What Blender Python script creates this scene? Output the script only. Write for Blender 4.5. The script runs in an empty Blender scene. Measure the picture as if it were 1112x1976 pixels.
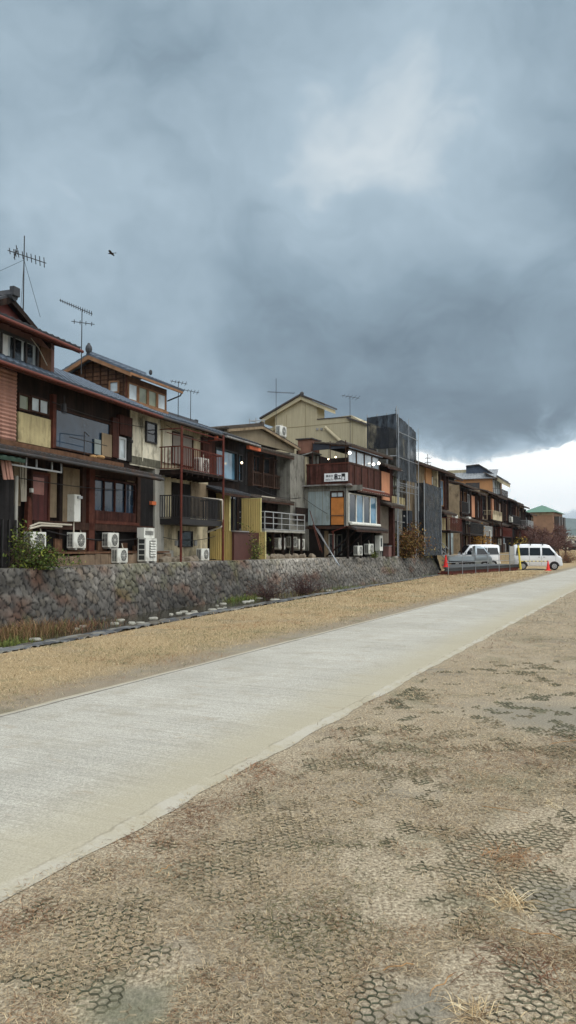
import bpy, math, random
import numpy as np
from math import radians, sin, cos, pi, sqrt, atan2
random.seed(7)
RS = np.random.RandomState(11)
SC = bpy.context.scene
COL = SC.collection

# tunables
SKY_BLOBS = [(735, 290, 6, 0.17), (680, 250, 13, 0.06), (60, 380, 6, 0.22), (320, 590, 6, 0.10), (860, 120, 8, 0.08), (930, 380, 7, 0.08), (420, 130, 8, -0.06), (200, 60, 22, 0.10), (980, 60, 16, 0.06), (150, 250, 16, 0.07), (330, 700, 12, 0.05), (300, 560, 10, 0.10),
             (1000, 620, 18, -0.06), (330, 400, 10, -0.06), (600, 620, 14, -0.07), (560, 760, 9, -0.04), (430, 800, 4, 0.22), (1080, 380, 10, 0.08)]
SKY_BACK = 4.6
SUN_E = 1.3
EXPO = 0.0
HAZE = 0.00012
NB_NEAR = 380000
NB_LEFT = 90000

# ------------------------------------------------------------------ camera
F_PX, CX, CY = 1480.0, 556.0, 988.0
PITCH = math.atan(70.0 / F_PX)
CAM = (0.0, 0.0, 1.6)
cd = bpy.data.cameras.new('camera')
cam = bpy.data.objects.new('camera', cd)
COL.objects.link(cam)
cam.location = CAM
cam.rotation_euler = (pi / 2 + PITCH, 0, 0)
cd.sensor_fit = 'AUTO'
cd.sensor_width = 36.0
cd.lens = F_PX / 1976.0 * 36.0
cd.clip_start = 0.05
cd.clip_end = 20000
SC.camera = cam

# ------------------------------------------------------------------ node helper
class NT:
    def __init__(s, tree):
        s.t = tree; s.n = tree.nodes; s.l = tree.links
    def new(s, kind, **kw):
        nd = s.n.new(kind)
        for k, v in kw.items():
            setattr(nd, k, v)
        return nd
    def put(s, sock, v):
        if v is None: return
        if hasattr(v, 'is_linked') or isinstance(v, bpy.types.NodeSocket):
            s.l.new(v, sock)
        else:
            if sock.type == 'RGBA' and not isinstance(v, (int, float)) and len(v) == 3:
                v = (*v, 1)
            sock.default_value = v
    def m(s, op, a, b=None, c=None, clamp=False):
        nd = s.new('ShaderNodeMath', operation=op, use_clamp=clamp)
        s.put(nd.inputs[0], a); s.put(nd.inputs[1], b); s.put(nd.inputs[2], c)
        return nd.outputs[0]
    def vm(s, op, a, b=None, scale=None):
        nd = s.new('ShaderNodeVectorMath', operation=op)
        s.put(nd.inputs[0], a); s.put(nd.inputs[1], b)
        if scale is not None: s.put(nd.inputs[3], scale)
        return nd.outputs['Value'] if op in ('DOT_PRODUCT', 'LENGTH', 'DISTANCE') else nd.outputs[0]
    def noise(s, vec, scale, detail=3, rough=0.5, dist=0.0):
        nd = s.new('ShaderNodeTexNoise')
        s.put(nd.inputs['Vector'], vec); nd.inputs['Scale'].default_value = scale
        nd.inputs['Detail'].default_value = detail; nd.inputs['Roughness'].default_value = rough
        nd.inputs['Distortion'].default_value = dist
        return nd.outputs['Fac']
    def mapr(s, v, a, b, c=0.0, d=1.0, smooth=False):
        nd = s.new('ShaderNodeMapRange')
        if smooth: nd.interpolation_type = 'SMOOTHSTEP'
        s.put(nd.inputs[0], v)
        for i, q in enumerate((a, b, c, d)): s.put(nd.inputs[i + 1], q)
        return nd.outputs[0]
    def mix(s, fac, a, b, mode='MIX'):
        nd = s.new('ShaderNodeMix', data_type='RGBA', blend_type=mode)
        s.put(nd.inputs[0], fac); s.put(nd.inputs[6], a); s.put(nd.inputs[7], b)
        return nd.outputs[2]
    def ramp(s, fac, stops):
        nd = s.new('ShaderNodeValToRGB')
        e = nd.color_ramp.elements
        while len(e) < len(stops): e.new(0.5)
        for q, (p, c) in zip(e, stops):
            q.position = p; q.color = (*c, 1)
        s.put(nd.inputs[0], fac)
        return nd.outputs[0]
    def mapping(s, vec, rot=(0, 0, 0), scale=(1, 1, 1), loc=(0, 0, 0)):
        nd = s.new('ShaderNodeMapping')
        s.put(nd.inputs[0], vec)
        nd.inputs['Rotation'].default_value = rot; nd.inputs['Scale'].default_value = scale
        nd.inputs['Location'].default_value = loc
        return nd.outputs[0]

def lin(r, g, b):
    f = lambda c: ((c / 255.0) / 12.92) if c <= 10 else (((c / 255.0) + 0.055) / 1.055) ** 2.4
    return (f(r), f(g), f(b))

# ------------------------------------------------------------------ pixel -> space (for measuring the place)
def raydir(px, py):
    a = px - CX; b = CY - py
    return (a, F_PX * cos(PITCH) - b * sin(PITCH), F_PX * sin(PITCH) + b * cos(PITCH))
def G(px, py, z=0.0):
    d = raydir(px, py); t = (z - CAM[2]) / d[2]
    return (d[0] * t, d[1] * t, z)
def AT(px, py, Y):
    d = raydir(px, py); t = Y / d[1]
    return (d[0] * t, Y, CAM[2] + d[2] * t)

# ------------------------------------------------------------------ world: overcast sky
SUN_EL, SUN_AZ = radians(58), radians(112)      # azimuth from +Y towards +X: behind the camera on the right
w = bpy.data.worlds.new('World'); SC.world = w; w.use_nodes = True
t = NT(w.node_tree)
for nd in list(t.n): t.n.remove(nd)
bg = t.new('ShaderNodeBackground'); out = t.new('ShaderNodeOutputWorld')
t.l.new(bg.outputs[0], out.inputs[0]); bg.inputs[1].default_value = 0.1
tc = t.new('ShaderNodeTexCoord').outputs['Generated']
nis = t.new('ShaderNodeTexSky', sky_type='NISHITA'); nis.sun_disc = False
nis.sun_elevation = SUN_EL; nis.sun_rotation = SUN_AZ
sep = t.new('ShaderNodeSeparateXYZ'); t.l.new(tc, sep.inputs[0])
dx, dy, dz = sep.outputs
dzc = t.m('MAXIMUM', dz, 0.0)
den = t.m('ADD', dzc, 0.24)
comb = t.new('ShaderNodeCombineXYZ')
t.put(comb.inputs[0], t.m('DIVIDE', dx, den)); t.put(comb.inputs[1], t.m('DIVIDE', dy, den)); comb.inputs[2].default_value = 3.3
cp = comb.outputs[0]
n1 = t.noise(t.mapping(cp, rot=(0, 0, 0.35), scale=(0.8, 1.0, 1)), 1.0, 4, 0.5, 0.35)
n2 = t.noise(t.mapping(cp, rot=(0, 0, -0.3), scale=(2.4, 3.0, 1), loc=(5, 2, 0)), 1.0, 6, 0.5, 0.4)
n3 = t.noise(tc, 3.0, 5, 0.55, 0.2)
nw = t.new('ShaderNodeTexNoise'); t.put(nw.inputs['Vector'], tc); nw.inputs['Scale'].default_value = 3.6; nw.inputs['Detail'].default_value = 4; nw.inputs['Roughness'].default_value = 0.6
tcw = t.vm('ADD', tc, t.vm('SCALE', t.vm('SUBTRACT', nw.outputs['Color'], (0.5, 0.5, 0.5)), scale=0.34))
n4 = t.noise(t.vm('MULTIPLY', tcw, (1.0, 1.0, 1.7)), 5.5, 6, 0.58, 0.3)
def blob(px, py, rad_deg, amp, sx=1.0):
    d = raydir(px, py); L = sqrt(sum(q * q for q in d)); d = tuple(q / L for q in d)
    dif = t.vm('SUBTRACT', tcw, d)
    dif = t.vm('MULTIPLY', dif, (1.0 / sx, 1.0, 1.0))
    r = t.vm('LENGTH', dif)
    g = t.m('DIVIDE', r, radians(rad_deg))
    g = t.m('MULTIPLY', g, g); g = t.m('MULTIPLY', g, -1.0); g = t.m('EXPONENT', g)
    return t.m('MULTIPLY', g, amp)
val = t.m('MULTIPLY_ADD', t.m('SUBTRACT', n1, 0.5), 0.42, 0.44)
val = t.m('MULTIPLY_ADD', t.m('SUBTRACT', n2, 0.5), 0.30, val)
val = t.m('MULTIPLY_ADD', t.m('SUBTRACT', n3, 0.5), 0.16, val)
val = t.m('MULTIPLY_ADD', t.m('SUBTRACT', n4, 0.5), 0.46, val)
for b in SKY_BLOBS: val = t.m('ADD', val, blob(*b))
val = t.m('MULTIPLY_ADD', t.m('MAXIMUM', t.m('SUBTRACT', val, 0.58), 0.0), 0.78, t.m('MINIMUM', val, 0.58))
# the lit gap under the cloud deck: a band low over the horizon, higher on the right
az = t.m('ARCTAN2', dx, dy)
edge = t.m('MULTIPLY_ADD', az, 0.13, 0.100)
edge = t.m('MULTIPLY_ADD', t.m('SUBTRACT', n4, 0.5), 0.11, edge)
rel = t.m('SUBTRACT', edge, dz)
side = t.mapr(az, -0.08, 0.2, 0.45, 1.0, True)
gap = t.m('MULTIPLY', t.mapr(rel, -0.022, 0.034, 0, 1, True), side)
bands = t.noise(t.vm('MULTIPLY', tcw, (2.2, 2.2, 16.0)), 1.6, 5, 0.6, 0.4)
low = t.mapr(t.m('MULTIPLY_ADD', t.m('SUBTRACT', bands, 0.5), 0.10, dz), 0.030, 0.095, 0.0, 1.0, True)
gapv = t.m('MULTIPLY', gap, t.mapr(low, 0, 1, 0.30, 1.0))
gapv = t.m('MULTIPLY', gapv, t.mapr(bands, 0.35, 0.65, 0.78, 1.1))
val = t.m('MULTIPLY_ADD', gapv, 0.95, val, clamp=True)
col = t.ramp(val, [(0.0, lin(78, 93, 104)), (0.3, lin(103, 121, 134)), (0.55, lin(141, 162, 176)),
                   (0.75, lin(174, 194, 207)), (0.9, lin(216, 226, 231)), (1.0, (1.30, 1.32, 1.30))])
# brighter sky overhead and behind the camera (outside the picture), added to light the scene
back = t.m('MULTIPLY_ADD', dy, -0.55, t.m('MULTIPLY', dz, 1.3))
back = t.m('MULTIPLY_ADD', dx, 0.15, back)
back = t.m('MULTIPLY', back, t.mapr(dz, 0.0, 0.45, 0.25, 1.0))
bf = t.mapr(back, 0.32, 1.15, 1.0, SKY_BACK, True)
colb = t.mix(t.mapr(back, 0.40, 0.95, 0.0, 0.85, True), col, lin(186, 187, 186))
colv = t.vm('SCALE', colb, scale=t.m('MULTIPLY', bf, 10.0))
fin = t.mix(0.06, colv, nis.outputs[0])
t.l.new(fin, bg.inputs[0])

sd = bpy.data.lights.new('sun', 'SUN'); sun = bpy.data.objects.new('sun', sd); COL.objects.link(sun)
sd.energy = SUN_E; sd.angle = radians(22); sd.color = (1.0, 0.965, 0.91)
sun.rotation_euler = (pi / 2 - SUN_EL, 0, -SUN_AZ + pi) if False else (0, 0, 0)
from mathutils import Vector
_d = Vector((sin(SUN_AZ) * cos(SUN_EL), cos(SUN_AZ) * cos(SUN_EL), sin(SUN_EL)))
sun.rotation_euler = _d.to_track_quat('Z', 'Y').to_euler()

vs = SC.view_settings
SC.display_settings.display_device = 'sRGB'
vs.view_transform = 'Standard'; vs.look = 'None'; vs.exposure = EXPO; vs.gamma = 1.0; vs.use_curve_mapping = False

# ------------------------------------------------------------------ materials
MATS = {}
def M(key, base, var=0.25, scale=3.0, rough=0.8, bump=0.15, streak=0.0, planks=None, metal=0.0, spec=0.3,
      dirt=None, dirt_amt=0.0, attr=None, fine=0.0, emit=None, coat=0.0, tint=None):
    """weathered procedural surface: blotches, vertical streaks, board joints, dirt patches"""
    if key in MATS: return MATS[key]
    m = bpy.data.materials.new(key); m.use_nodes = True; MATS[key] = m
    if rough > 0.65 and spec == 0.3: spec = 0.12
    t = NT(m.node_tree); p = t.n['Principled BSDF']
    oc = t.new('ShaderNodeTexCoord').outputs['Object']
    n = t.noise(oc, scale, 5, 0.6)
    f = t.mapr(n, 0.3, 0.7, 1 - var, 1 + var)
    if streak:
        sn = t.noise(t.mapping(oc, scale=(9, 9, 0.55)), 1.0, 4, 0.65)
        f = t.m('MULTIPLY', f, t.mapr(sn, 0.3, 0.7, 1 - streak, 1 + streak * 0.6))
    if fine:
        fn = t.noise(oc, scale * 14, 2, 0.6)
        f = t.m('MULTIPLY', f, t.mapr(fn, 0.25, 0.75, 1 - fine, 1 + fine))
    c = t.vm('SCALE', t.mix(0, base, base), scale=f)
    if tint:
        c = t.mix(t.mapr(t.noise(oc, scale * 0.7, 3, 0.5), 0.45, 0.65), c, tint)
    if dirt:
        dn = t.noise(t.mapping(oc, scale=(1.6, 1.6, 0.8), loc=(7, 3, 1)), 1.3, 6, 0.7)
        c = t.mix(t.mapr(dn, 0.52 - 0.12 * dirt_amt, 0.68, 0, 1), c, dirt)
    h = n
    if planks:
        ax, sp = planks
        s3 = t.new('ShaderNodeSeparateXYZ'); t.l.new(oc, s3.inputs[0])
        v = s3.outputs[ax]
        fr = t.m('FRACT', t.m('DIVIDE', v, sp))
        edge = t.m('ABSOLUTE', t.m('SUBTRACT', fr, 0.5))
        line = t.mapr(edge, 0.43, 0.49, 0, 1)
        wn = t.new('ShaderNodeTexWhiteNoise', noise_dimensions='1D')
        t.put(wn.inputs['W'], t.m('FLOOR', t.m('DIVIDE', v, sp)))
        c = t.vm('SCALE', c, scale=t.mapr(wn.outputs[0], 0, 1, 0.72, 1.2))
        c = t.mix(t.m('MULTIPLY', line, 0.75), c, tuple(q * 0.25 for q in base))
        h = t.m('SUBTRACT', n, t.m('MULTIPLY', line, 0.8))
    if attr:
        at = t.new('ShaderNodeAttribute', attribute_name=attr)
        c = t.mix(1.0, c, at.outputs['Color'], 'MULTIPLY')
    t.l.new(c, p.inputs['Base Color'])
    p.inputs['Roughness'].default_value = rough
    p.inputs['Metallic'].default_value = metal
    p.inputs['Specular IOR Level'].default_value = spec
    if coat: p.inputs['Coat Weight'].default_value = coat
    if emit:
        p.inputs['Emission Color'].default_value = (*emit[0], 1); p.inputs['Emission Strength'].default_value = emit[1]
    if bump:
        b = t.new('ShaderNodeBump'); b.inputs['Strength'].default_value = bump; b.inputs['Distance'].default_value = 0.03
        t.put(b.inputs['Height'], h); t.l.new(b.outputs[0], p.inputs['Normal'])
    return m

def glass(key, base, rough=0.06, spec=0.6, wob=0.02):
    if key in MATS: return MATS[key]
    m = bpy.data.materials.new(key); m.use_nodes = True; MATS[key] = m
    t = NT(m.node_tree); p = t.n['Principled BSDF']
    oc = t.new('ShaderNodeTexCoord').outputs['Object']
    n = t.noise(oc, 1.5, 3, 0.5)
    t.l.new(t.vm('SCALE', t.mix(0, base, base), scale=t.mapr(n, 0.3, 0.7, 0.6, 1.4)), p.inputs['Base Color'])
    p.inputs['Roughness'].default_value = rough; p.inputs['Specular IOR Level'].default_value = spec
    b = t.new('ShaderNodeBump'); b.inputs['Strength'].default_value = wob; b.inputs['Distance'].default_value = 0.05
    t.put(b.inputs['Height'], t.noise(oc, 2.5, 2, 0.5)); t.l.new(b.outputs[0], p.inputs['Normal'])
    return m

# ------------------------------------------------------------------ mesh builder
class MB:
    def __init__(s): s.v = []; s.f = []
    def add(s, vs, fs):
        o = len(s.v); s.v += [tuple(q) for q in vs]; s.f += [tuple(i + o for i in q) for q in fs]; return s
    def box(s, x0, x1, y0, y1, z0, z1):
        x0, x1 = min(x0, x1), max(x0, x1); y0, y1 = min(y0, y1), max(y0, y1); z0, z1 = min(z0, z1), max(z0, z1)
        return s.add([(x0,y0,z0),(x1,y0,z0),(x1,y1,z0),(x0,y1,z0),(x0,y0,z1),(x1,y0,z1),(x1,y1,z1),(x0,y1,z1)],
              [(0,3,2,1),(4,5,6,7),(0,1,5,4),(1,2,6,5),(2,3,7,6),(3,0,4,7)])
    def tube(s, p0, p1, r0, r1=None, n=8, caps=True):
        r1 = r0 if r1 is None else r1
        a = Vector(p0); b = Vector(p1); d = b - a
        if d.length < 1e-6: return s
        d.normalize(); up = Vector((0,0,1)) if abs(d.z) < 0.9 else Vector((1,0,0))
        u = d.cross(up).normalized(); v = d.cross(u)
        vs = []
        for c, r in ((a, r0), (b, r1)):
            for k in range(n):
                an = 2*pi*k/n; vs.append(c + (u*cos(an) + v*sin(an))*r)
        fs = [(k, n+k, n+(k+1)%n, (k+1)%n) for k in range(n)]
        if caps: fs += [tuple(range(n)), tuple(range(2*n-1, n-1, -1))]
        return s.add(vs, fs)
    def path(s, pts, r, n=6):
        for a, b in zip(pts[:-1], pts[1:]): s.tube(a, b, r, r, n)
        return s
    def prism(s, poly, axis, a0, a1):
        """poly of 2D points in the two other axes, extruded along axis between a0 and a1"""
        def P(q, a):
            if axis == 0: return (a, q[0], q[1])
            if axis == 1: return (q[0], a, q[1])
            return (q[0], q[1], a)
        n = len(poly); vs = [P(q, a0) for q in poly] + [P(q, a1) for q in poly]
        fs = [(k, (k+1)%n, n+(k+1)%n, n+k) for k in range(n)] + [tuple(range(n-1,-1,-1)), tuple(range(n, 2*n))]
        return s.add(vs, fs)
    def sphere(s, c, r, n=10, m=7, sz=1.0):
        vs = [(c[0], c[1], c[2]-r*sz)]
        for i in range(1, m):
            ph = -pi/2 + pi*i/m
            for k in range(n):
                vs.append((c[0]+r*cos(ph)*cos(2*pi*k/n), c[1]+r*cos(ph)*sin(2*pi*k/n), c[2]+r*sz*sin(ph)))
        vs.append((c[0], c[1], c[2]+r*sz)); fs = []
        for k in range(n): fs.append((0, 1+(k+1)%n, 1+k))
        for i in range(m-2):
            for k in range(n):
                a = 1+i*n+k; b = 1+i*n+(k+1)%n; fs.append((a, b, b+n, a+n))
        L = len(vs)-1
        for k in range(n): fs.append((L, 1+(m-2)*n+k, 1+(m-2)*n+(k+1)%n))
        return s.add(vs, fs)
    def corr(s, x0, x1, z0, z1, y, pitch=0.06, amp=0.012, thick=0.02):
        """corrugated / ribbed sheet with vertical ribs facing -y"""
        n = max(2, int((x1-x0)/pitch*2)); vs = []; fs = []
        for i in range(n+1):
            x = x0+(x1-x0)*i/n; yy = y-(amp if i % 2 else -amp)
            vs += [(x, yy, z0), (x, yy, z1), (x, y+thick, z0), (x, y+thick, z1)]
        for i in range(n):
            a = 4*i; fs += [(a, a+4, a+5, a+1), (a+2, a+3, a+7, a+6), (a+1, a+5, a+7, a+3), (a, a+2, a+6, a+4)]
        fs += [(0, 1, 3, 2), (4*n, 4*n+2, 4*n+3, 4*n+1)]
        return s.add(vs, fs)
    def corrh(s, x0, x1, z0, z1, y, pitch=0.09, amp=0.012, thick=0.02):
        """sheet with horizontal ribs facing -y"""
        n = max(2, int((z1-z0)/pitch*2)); vs = []; fs = []
        for i in range(n+1):
            z = z0+(z1-z0)*i/n; yy = y-(amp if i % 2 else -amp)
            vs += [(x0, yy, z), (x1, yy, z), (x0, y+thick, z), (x1, y+thick, z)]
        for i in range(n):
            a = 4*i; fs += [(a, a+1, a+5, a+4), (a+2, a+6, a+7, a+3), (a, a+4, a+6, a+2), (a+1, a+3, a+7, a+5)]
        fs += [(0, 2, 3, 1), (4*n, 4*n+1, 4*n+3, 4*n+2)]
        return s.add(vs, fs)
    def tiles(s, o, u, v, L, R, pitch=0.27, row=0.26, amp=0.028, step=0.022, thick=0.06):
        """tiled roof sheet: o = eave corner, u = unit along the eave, v = unit up the slope"""
        o = Vector(o); u = Vector(u); v = Vector(v); nn = u.cross(v).normalized()
        if nn.z < 0: nn = -nn
        nu = max(2, int(L/pitch*4)); nr = max(1, int(R/row)); vs = []; fs = []
        rows = []
        for j in range(nr):
            rows.append((R*j/nr, step)); rows.append((R*(j+1)/nr, 0.0))
        prof = (0.0, 0.35, 1.0, 0.35)
        for (rr, st) in rows:
            for i in range(nu+1):
                q = o + u*(L*i/nu) + v*rr + nn*(amp*prof[i % 4]+st); vs.append(q)
        W = nu+1
        for j in range(len(rows)-1):
            for i in range(nu):
                a = j*W+i; fs.append((a, a+1, a+W+1, a+W))
        base = len(vs)
        for i in range(nu+1): vs.append(o+u*(L*i/nu)-nn*thick)
        for i in range(nu+1): vs.append(o+u*(L*i/nu)+v*R-nn*thick)
        for i in range(nu): fs.append((base+i, base+i+1, i+1, i))
        for i in range(nu): fs.append((base+i, base+W+i, base+W+i+1, base+i+1))
        top = (len(rows)-1)*W
        for i in range(nu): fs.append((top+i, top+i+1, base+W+i+1, base+W+i))
        e0 = [j*W for j in range(len(rows))]; e1 = [j*W+nu for j in range(len(rows))]
        fs.append(tuple([base]+e0+[base+W])); fs.append(tuple([base+W+nu]+e1[::-1]+[base+nu]))
        return s.add(vs, fs)
    def build(s, name, mat, parent=None, loc=None, smooth=False, flip=False):
        me = bpy.data.meshes.new(name); me.from_pydata(s.v, [], s.f); me.update()
        if mat is not None: me.materials.append(mat)
        if smooth:
            for p in me.polygons: p.use_smooth = True
        o = bpy.data.objects.new(name, me); COL.objects.link(o)
        if parent is not None: o.parent = parent
        if loc is not None: o.location = loc
        return o

def tag(o, label=None, cat=None, group=None, kind=None):
    if label: o['label'] = label
    if cat: o['category'] = cat
    if group: o['group'] = group
    if kind: o['kind'] = kind
    return o
def empty(name, loc, rz=0.0, label=None, cat=None, group=None):
    o = bpy.data.objects.new(name, None); COL.objects.link(o)
    o.empty_display_size = 0.2
    o.location = loc; o.rotation_euler = (0, 0, rz)
    return tag(o, label, cat, group)
def copy_tree(o, parent=None):
    c = o.copy(); COL.objects.link(c); c.parent = parent
    for ch in [q for q in COL.objects if q.parent == o]: copy_tree(ch, c)
    return c

# value noise in numpy (for placing things on the ground)
def vnoise(x, y, seed=0):
    xi = np.floor(x).astype(np.int64); yi = np.floor(y).astype(np.int64); xf = x-xi; yf = y-yi
    def h(a, b):
        q = (a*374761393 + b*668265263 + seed*974634777) & 0xffffffff
        q = ((q ^ (q >> 13))*1274126177) & 0xffffffff
        return ((q ^ (q >> 16)) & 0xffff)/65535.0
    u = xf*xf*(3-2*xf); v = yf*yf*(3-2*yf)
    return (h(xi,yi)*(1-u)+h(xi+1,yi)*u)*(1-v)+(h(xi,yi+1)*(1-u)+h(xi+1,yi+1)*u)*v
def fbm(x, y, seed=0, o=4):
    s = 0; a = 1; tt = 0
    for k in range(o): s = s+a*vnoise(x*2**k, y*2**k, seed+k); tt += a; a *= 0.5
    return s/tt

def np_mesh(name, V, Fq, mat, color=None, parent=None, smooth=False):
    """V (n,3), Fq (m,3|4) -> object; color (n,3) per vertex as attribute 'tone'"""
    me = bpy.data.meshes.new(name); k = Fq.shape[1]
    me.vertices.add(len(V)); me.vertices.foreach_set('co', V.astype(np.float32).ravel())
    me.loops.add(Fq.size); me.loops.foreach_set('vertex_index', Fq.astype(np.int32).ravel())
    me.polygons.add(len(Fq)); me.polygons.foreach_set('loop_start', np.arange(0, Fq.size, k, dtype=np.int32))
    if color is not None:
        at = me.color_attributes.new('tone', 'FLOAT_COLOR', 'POINT')
        at.data.foreach_set('color', np.hstack([color, np.ones((len(color), 1))]).astype(np.float32).ravel())
    me.update(calc_edges=True)
    if smooth: me.polygons.foreach_set('use_smooth', np.ones(len(Fq), bool))
    me.materials.append(mat)
    o = bpy.data.objects.new(name, me); COL.objects.link(o)
    if parent is not None: o.parent = parent
    return o

# ------------------------------------------------------------------ layout of the bank (plan lines measured in metres)
E_ALONG = (0.4283, 0.9036); Q_RIGHT = (0.9036, -0.4283)
def acr(x, y): return x*Q_RIGHT[0]+y*Q_RIGHT[1]
def alo(x, y): return x*E_ALONG[0]+y*E_ALONG[1]
def fromac(a, c): return (a*E_ALONG[0]+c*Q_RIGHT[0], a*E_ALONG[1]+c*Q_RIGHT[1])
C_R, C_L = -2.69, -5.70          # edges of the path
WB = [(-17.5,-16),(-11.0,4.0),(-7.4,15.0),(-5.53,20.55),(-4.7,22.9),(-3.4,26.7),(-0.9,32.5),(1.7,37.9),(4.4,43.0),(7.2,47.7),(11.3,56.4)]
def interp(tab, Y):
    xs = [q[0] for q in tab]; ys = [q[1] for q in tab]
    return float(np.interp(Y, ys, xs)) if ys[0] <= Y <= ys[-1] else xs[-1]+(xs[-1]-xs[-2])/(ys[-1]-ys[-2])*(Y-ys[-1])
CE = [(-17.5,-20),(-9.0,0.0),(-4.42,11.6),(-3.5,13.9),(-1.93,18.4),(0.75,25.2),(9.0,45.5),(11.5,51.0)]
ZB, ZT = -0.42, 1.1
def lerp(a, b, k): return tuple(p+(q-p)*k for p, q in zip(a, b))

# ---- ground materials
def ground_mat():
    m = bpy.data.materials.new('dry turf'); m.use_nodes = True
    t = NT(m.node_tree); p = t.n['Principled BSDF']
    oc = t.new('ShaderNodeTexCoord').outputs['Object']
    rot = t.mapping(oc, rot=(0, 0, -atan2(E_ALONG[1], E_ALONG[0])))
    sp = t.new('ShaderNodeSeparateXYZ'); t.l.new(rot, sp.inputs[0])
    across = sp.outputs[1]           # + to the left of the path direction
    big = t.noise(oc, 0.55, 4, 0.55); mid = t.noise(oc, 3.2, 5, 0.62); fine = t.noise(oc, 55, 3, 0.7)
    fine2 = t.noise(t.mapping(oc, rot=(0, 0, 0.6), scale=(1, 0.35, 1)), 120, 2, 0.7)
    straw = t.ramp(fine, [(0.30, lin(80, 71, 58)), (0.45, lin(134, 122, 103)), (0.58, lin(166, 154, 132)), (0.75, lin(198, 187, 164))])
    gold = t.ramp(fine, [(0.30, lin(84, 72, 54)), (0.46, lin(140, 122, 92)), (0.6, lin(172, 152, 118)), (0.78, lin(198, 180, 146))])
    leftside = t.mapr(across, 5.9, 6.3, 0, 1)
    c = t.mix(leftside, straw, gold)
    soil = t.mix(mid, lin(112, 102, 88), lin(138, 128, 112))
    soil = t.mix(t.m('MULTIPLY', t.mapr(big, 0.5, 0.7), 0.5), soil, lin(126, 126, 116))
    bare = t.mapr(t.m('MULTIPLY_ADD', mid, 0.45, t.m('MULTIPLY', big, 0.55)), 0.50, 0.62, 0.0, 0.85, True)
    # worn, dusty margin beside the path
    marg = t.m('MULTIPLY', t.mapr(across, 6.9, 5.9, 0, 1, True), t.mapr(across, 5.5, 5.8, 0, 1))
    marg = t.m('MULTIPLY', marg, t.mapr(mid, 0.3, 0.6, 0.3, 1))
    bare = t.m('MAXIMUM', t.m('MULTIPLY', bare, t.mapr(leftside, 0, 1, 1, 0.45)), marg)
    c = t.mix(bare, c, soil)
    for (gx, gy, gr_) in ((*G(1085, 1385)[:2], 0.85), (*G(1100, 1745)[:2], 0.28), (*G(820, 1940)[:2], 0.16), (*G(250, 1945)[:2], 0.16)):
        dd_ = t.vm('DISTANCE', t.vm('MULTIPLY', oc, (1, 1, 0)), (gx, gy, 0))
        dd_ = t.m('MULTIPLY_ADD', t.m('SUBTRACT', mid, 0.5), gr_*1.6, dd_)
        c = t.mix(t.mapr(dd_, gr_*1.15, gr_*0.4, 0, 0.75, True), c, t.mix(fine, lin(104, 101, 92), lin(132, 127, 114)))
    # dull green dust patches
    gr = t.mapr(t.noise(t.mapping(oc, loc=(9, 4, 0)), 1.1, 5, 0.65), 0.54, 0.68, 0, 0.55)
    c = t.mix(gr, c, t.mix(fine, lin(70, 76, 58), lin(112, 112, 88)))
    # reddish dead runners
    rd = t.mapr(t.noise(t.mapping(oc, loc=(3, 14, 0)), 1.7, 5, 0.7), 0.62, 0.74, 0, 0.35)
    c = t.mix(rd, c, t.mix(fine, lin(70, 48, 34), lin(140, 104, 76)))
    c = t.vm('SCALE', c, scale=t.mapr(fine2, 0.25, 0.75, 0.72, 1.25))
    t.l.new(c, p.inputs['Base Color']); p.inputs['Roughness'].default_value = 0.95
    p.inputs['Specular IOR Level'].default_value = 0.1
    b = t.new('ShaderNodeBump'); b.inputs['Strength'].default_value = 0.7; b.inputs['Distance'].default_value = 0.03
    t.put(b.inputs['Height'], t.m('MULTIPLY_ADD', fine, 0.6, t.m('MULTIPLY', mid, 1.2))); t.l.new(b.outputs[0], p.inputs['Normal'])
    return m
TURF = ground_mat()

# ground: one sheet, cross-section by cross-section along the row
def strip_ground():
    ys = [-60, -16] + [y for y in np.arange(-10, 57, 2.0)] + [56.4]
    V = []; Fq = []
    def sect(Y):
        b = interp(WB, Y); e = interp(CE, Y)
        nx, ny = -0.93, 0.36
        return [(-3000+b, Y+1000, ZT), (b-26, Y+10, ZT), (b-0.84, Y+0.33, ZT), (b-0.74, Y+0.3, ZB), (b, Y, ZB), (b+(e-b)*0.5, Y-0.4, ZB-0.06),
                (e-1.15, Y-0.2, ZB+0.0), (e-0.15, Y, -0.05), (e, Y, 0.0)]
    rows = [sect(y) for y in ys]
    # right-hand part of the sheet follows with a fine lattice near the camera
    for r, Y in zip(rows, ys):
        e = r[-1][0]
        for k in (0.25, 0.5, 0.75, 1.0):
            r.append((e+(40)*k, Y-19*k, 0.0))
        r.append((3000+e, Y-1400, 0.0))
    W = len(rows[0])
    for r in rows: V += r
    for j in range(len(rows)-1):
        for i in range(W-1):
            a = j*W+i; Fq.append((a, a+1, a+W+1, a+W))
    mb = MB(); mb.add(V, Fq)
    # beyond the end of the stone bank: level ground far away, terrace behind it
    last = rows[-1]
    far = [(q[0]+4200*0.46, q[1]+4200, 0.0 if i >= 3 else ZT) for i, q in enumerate(last)]
    mid = [(q[0]+0.5*0.46*1, q[1]+0.5, (ZT if i < 3 else 0.0)) for i, q in enumerate(last)]
    n0 = len(mb.v); mb.v += mid; mb.v += far
    l0 = (len(rows)-1)*W
    for i in range(W-1):
        mb.f.append((l0+i, l0+i+1, n0+i+1, n0+i))
        mb.f.append((n0+i, n0+i+1, n0+W+i+1, n0+W+i))
    o = mb.build('ground', TURF); tag(o, kind='structure'); return o
strip_ground()

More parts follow.
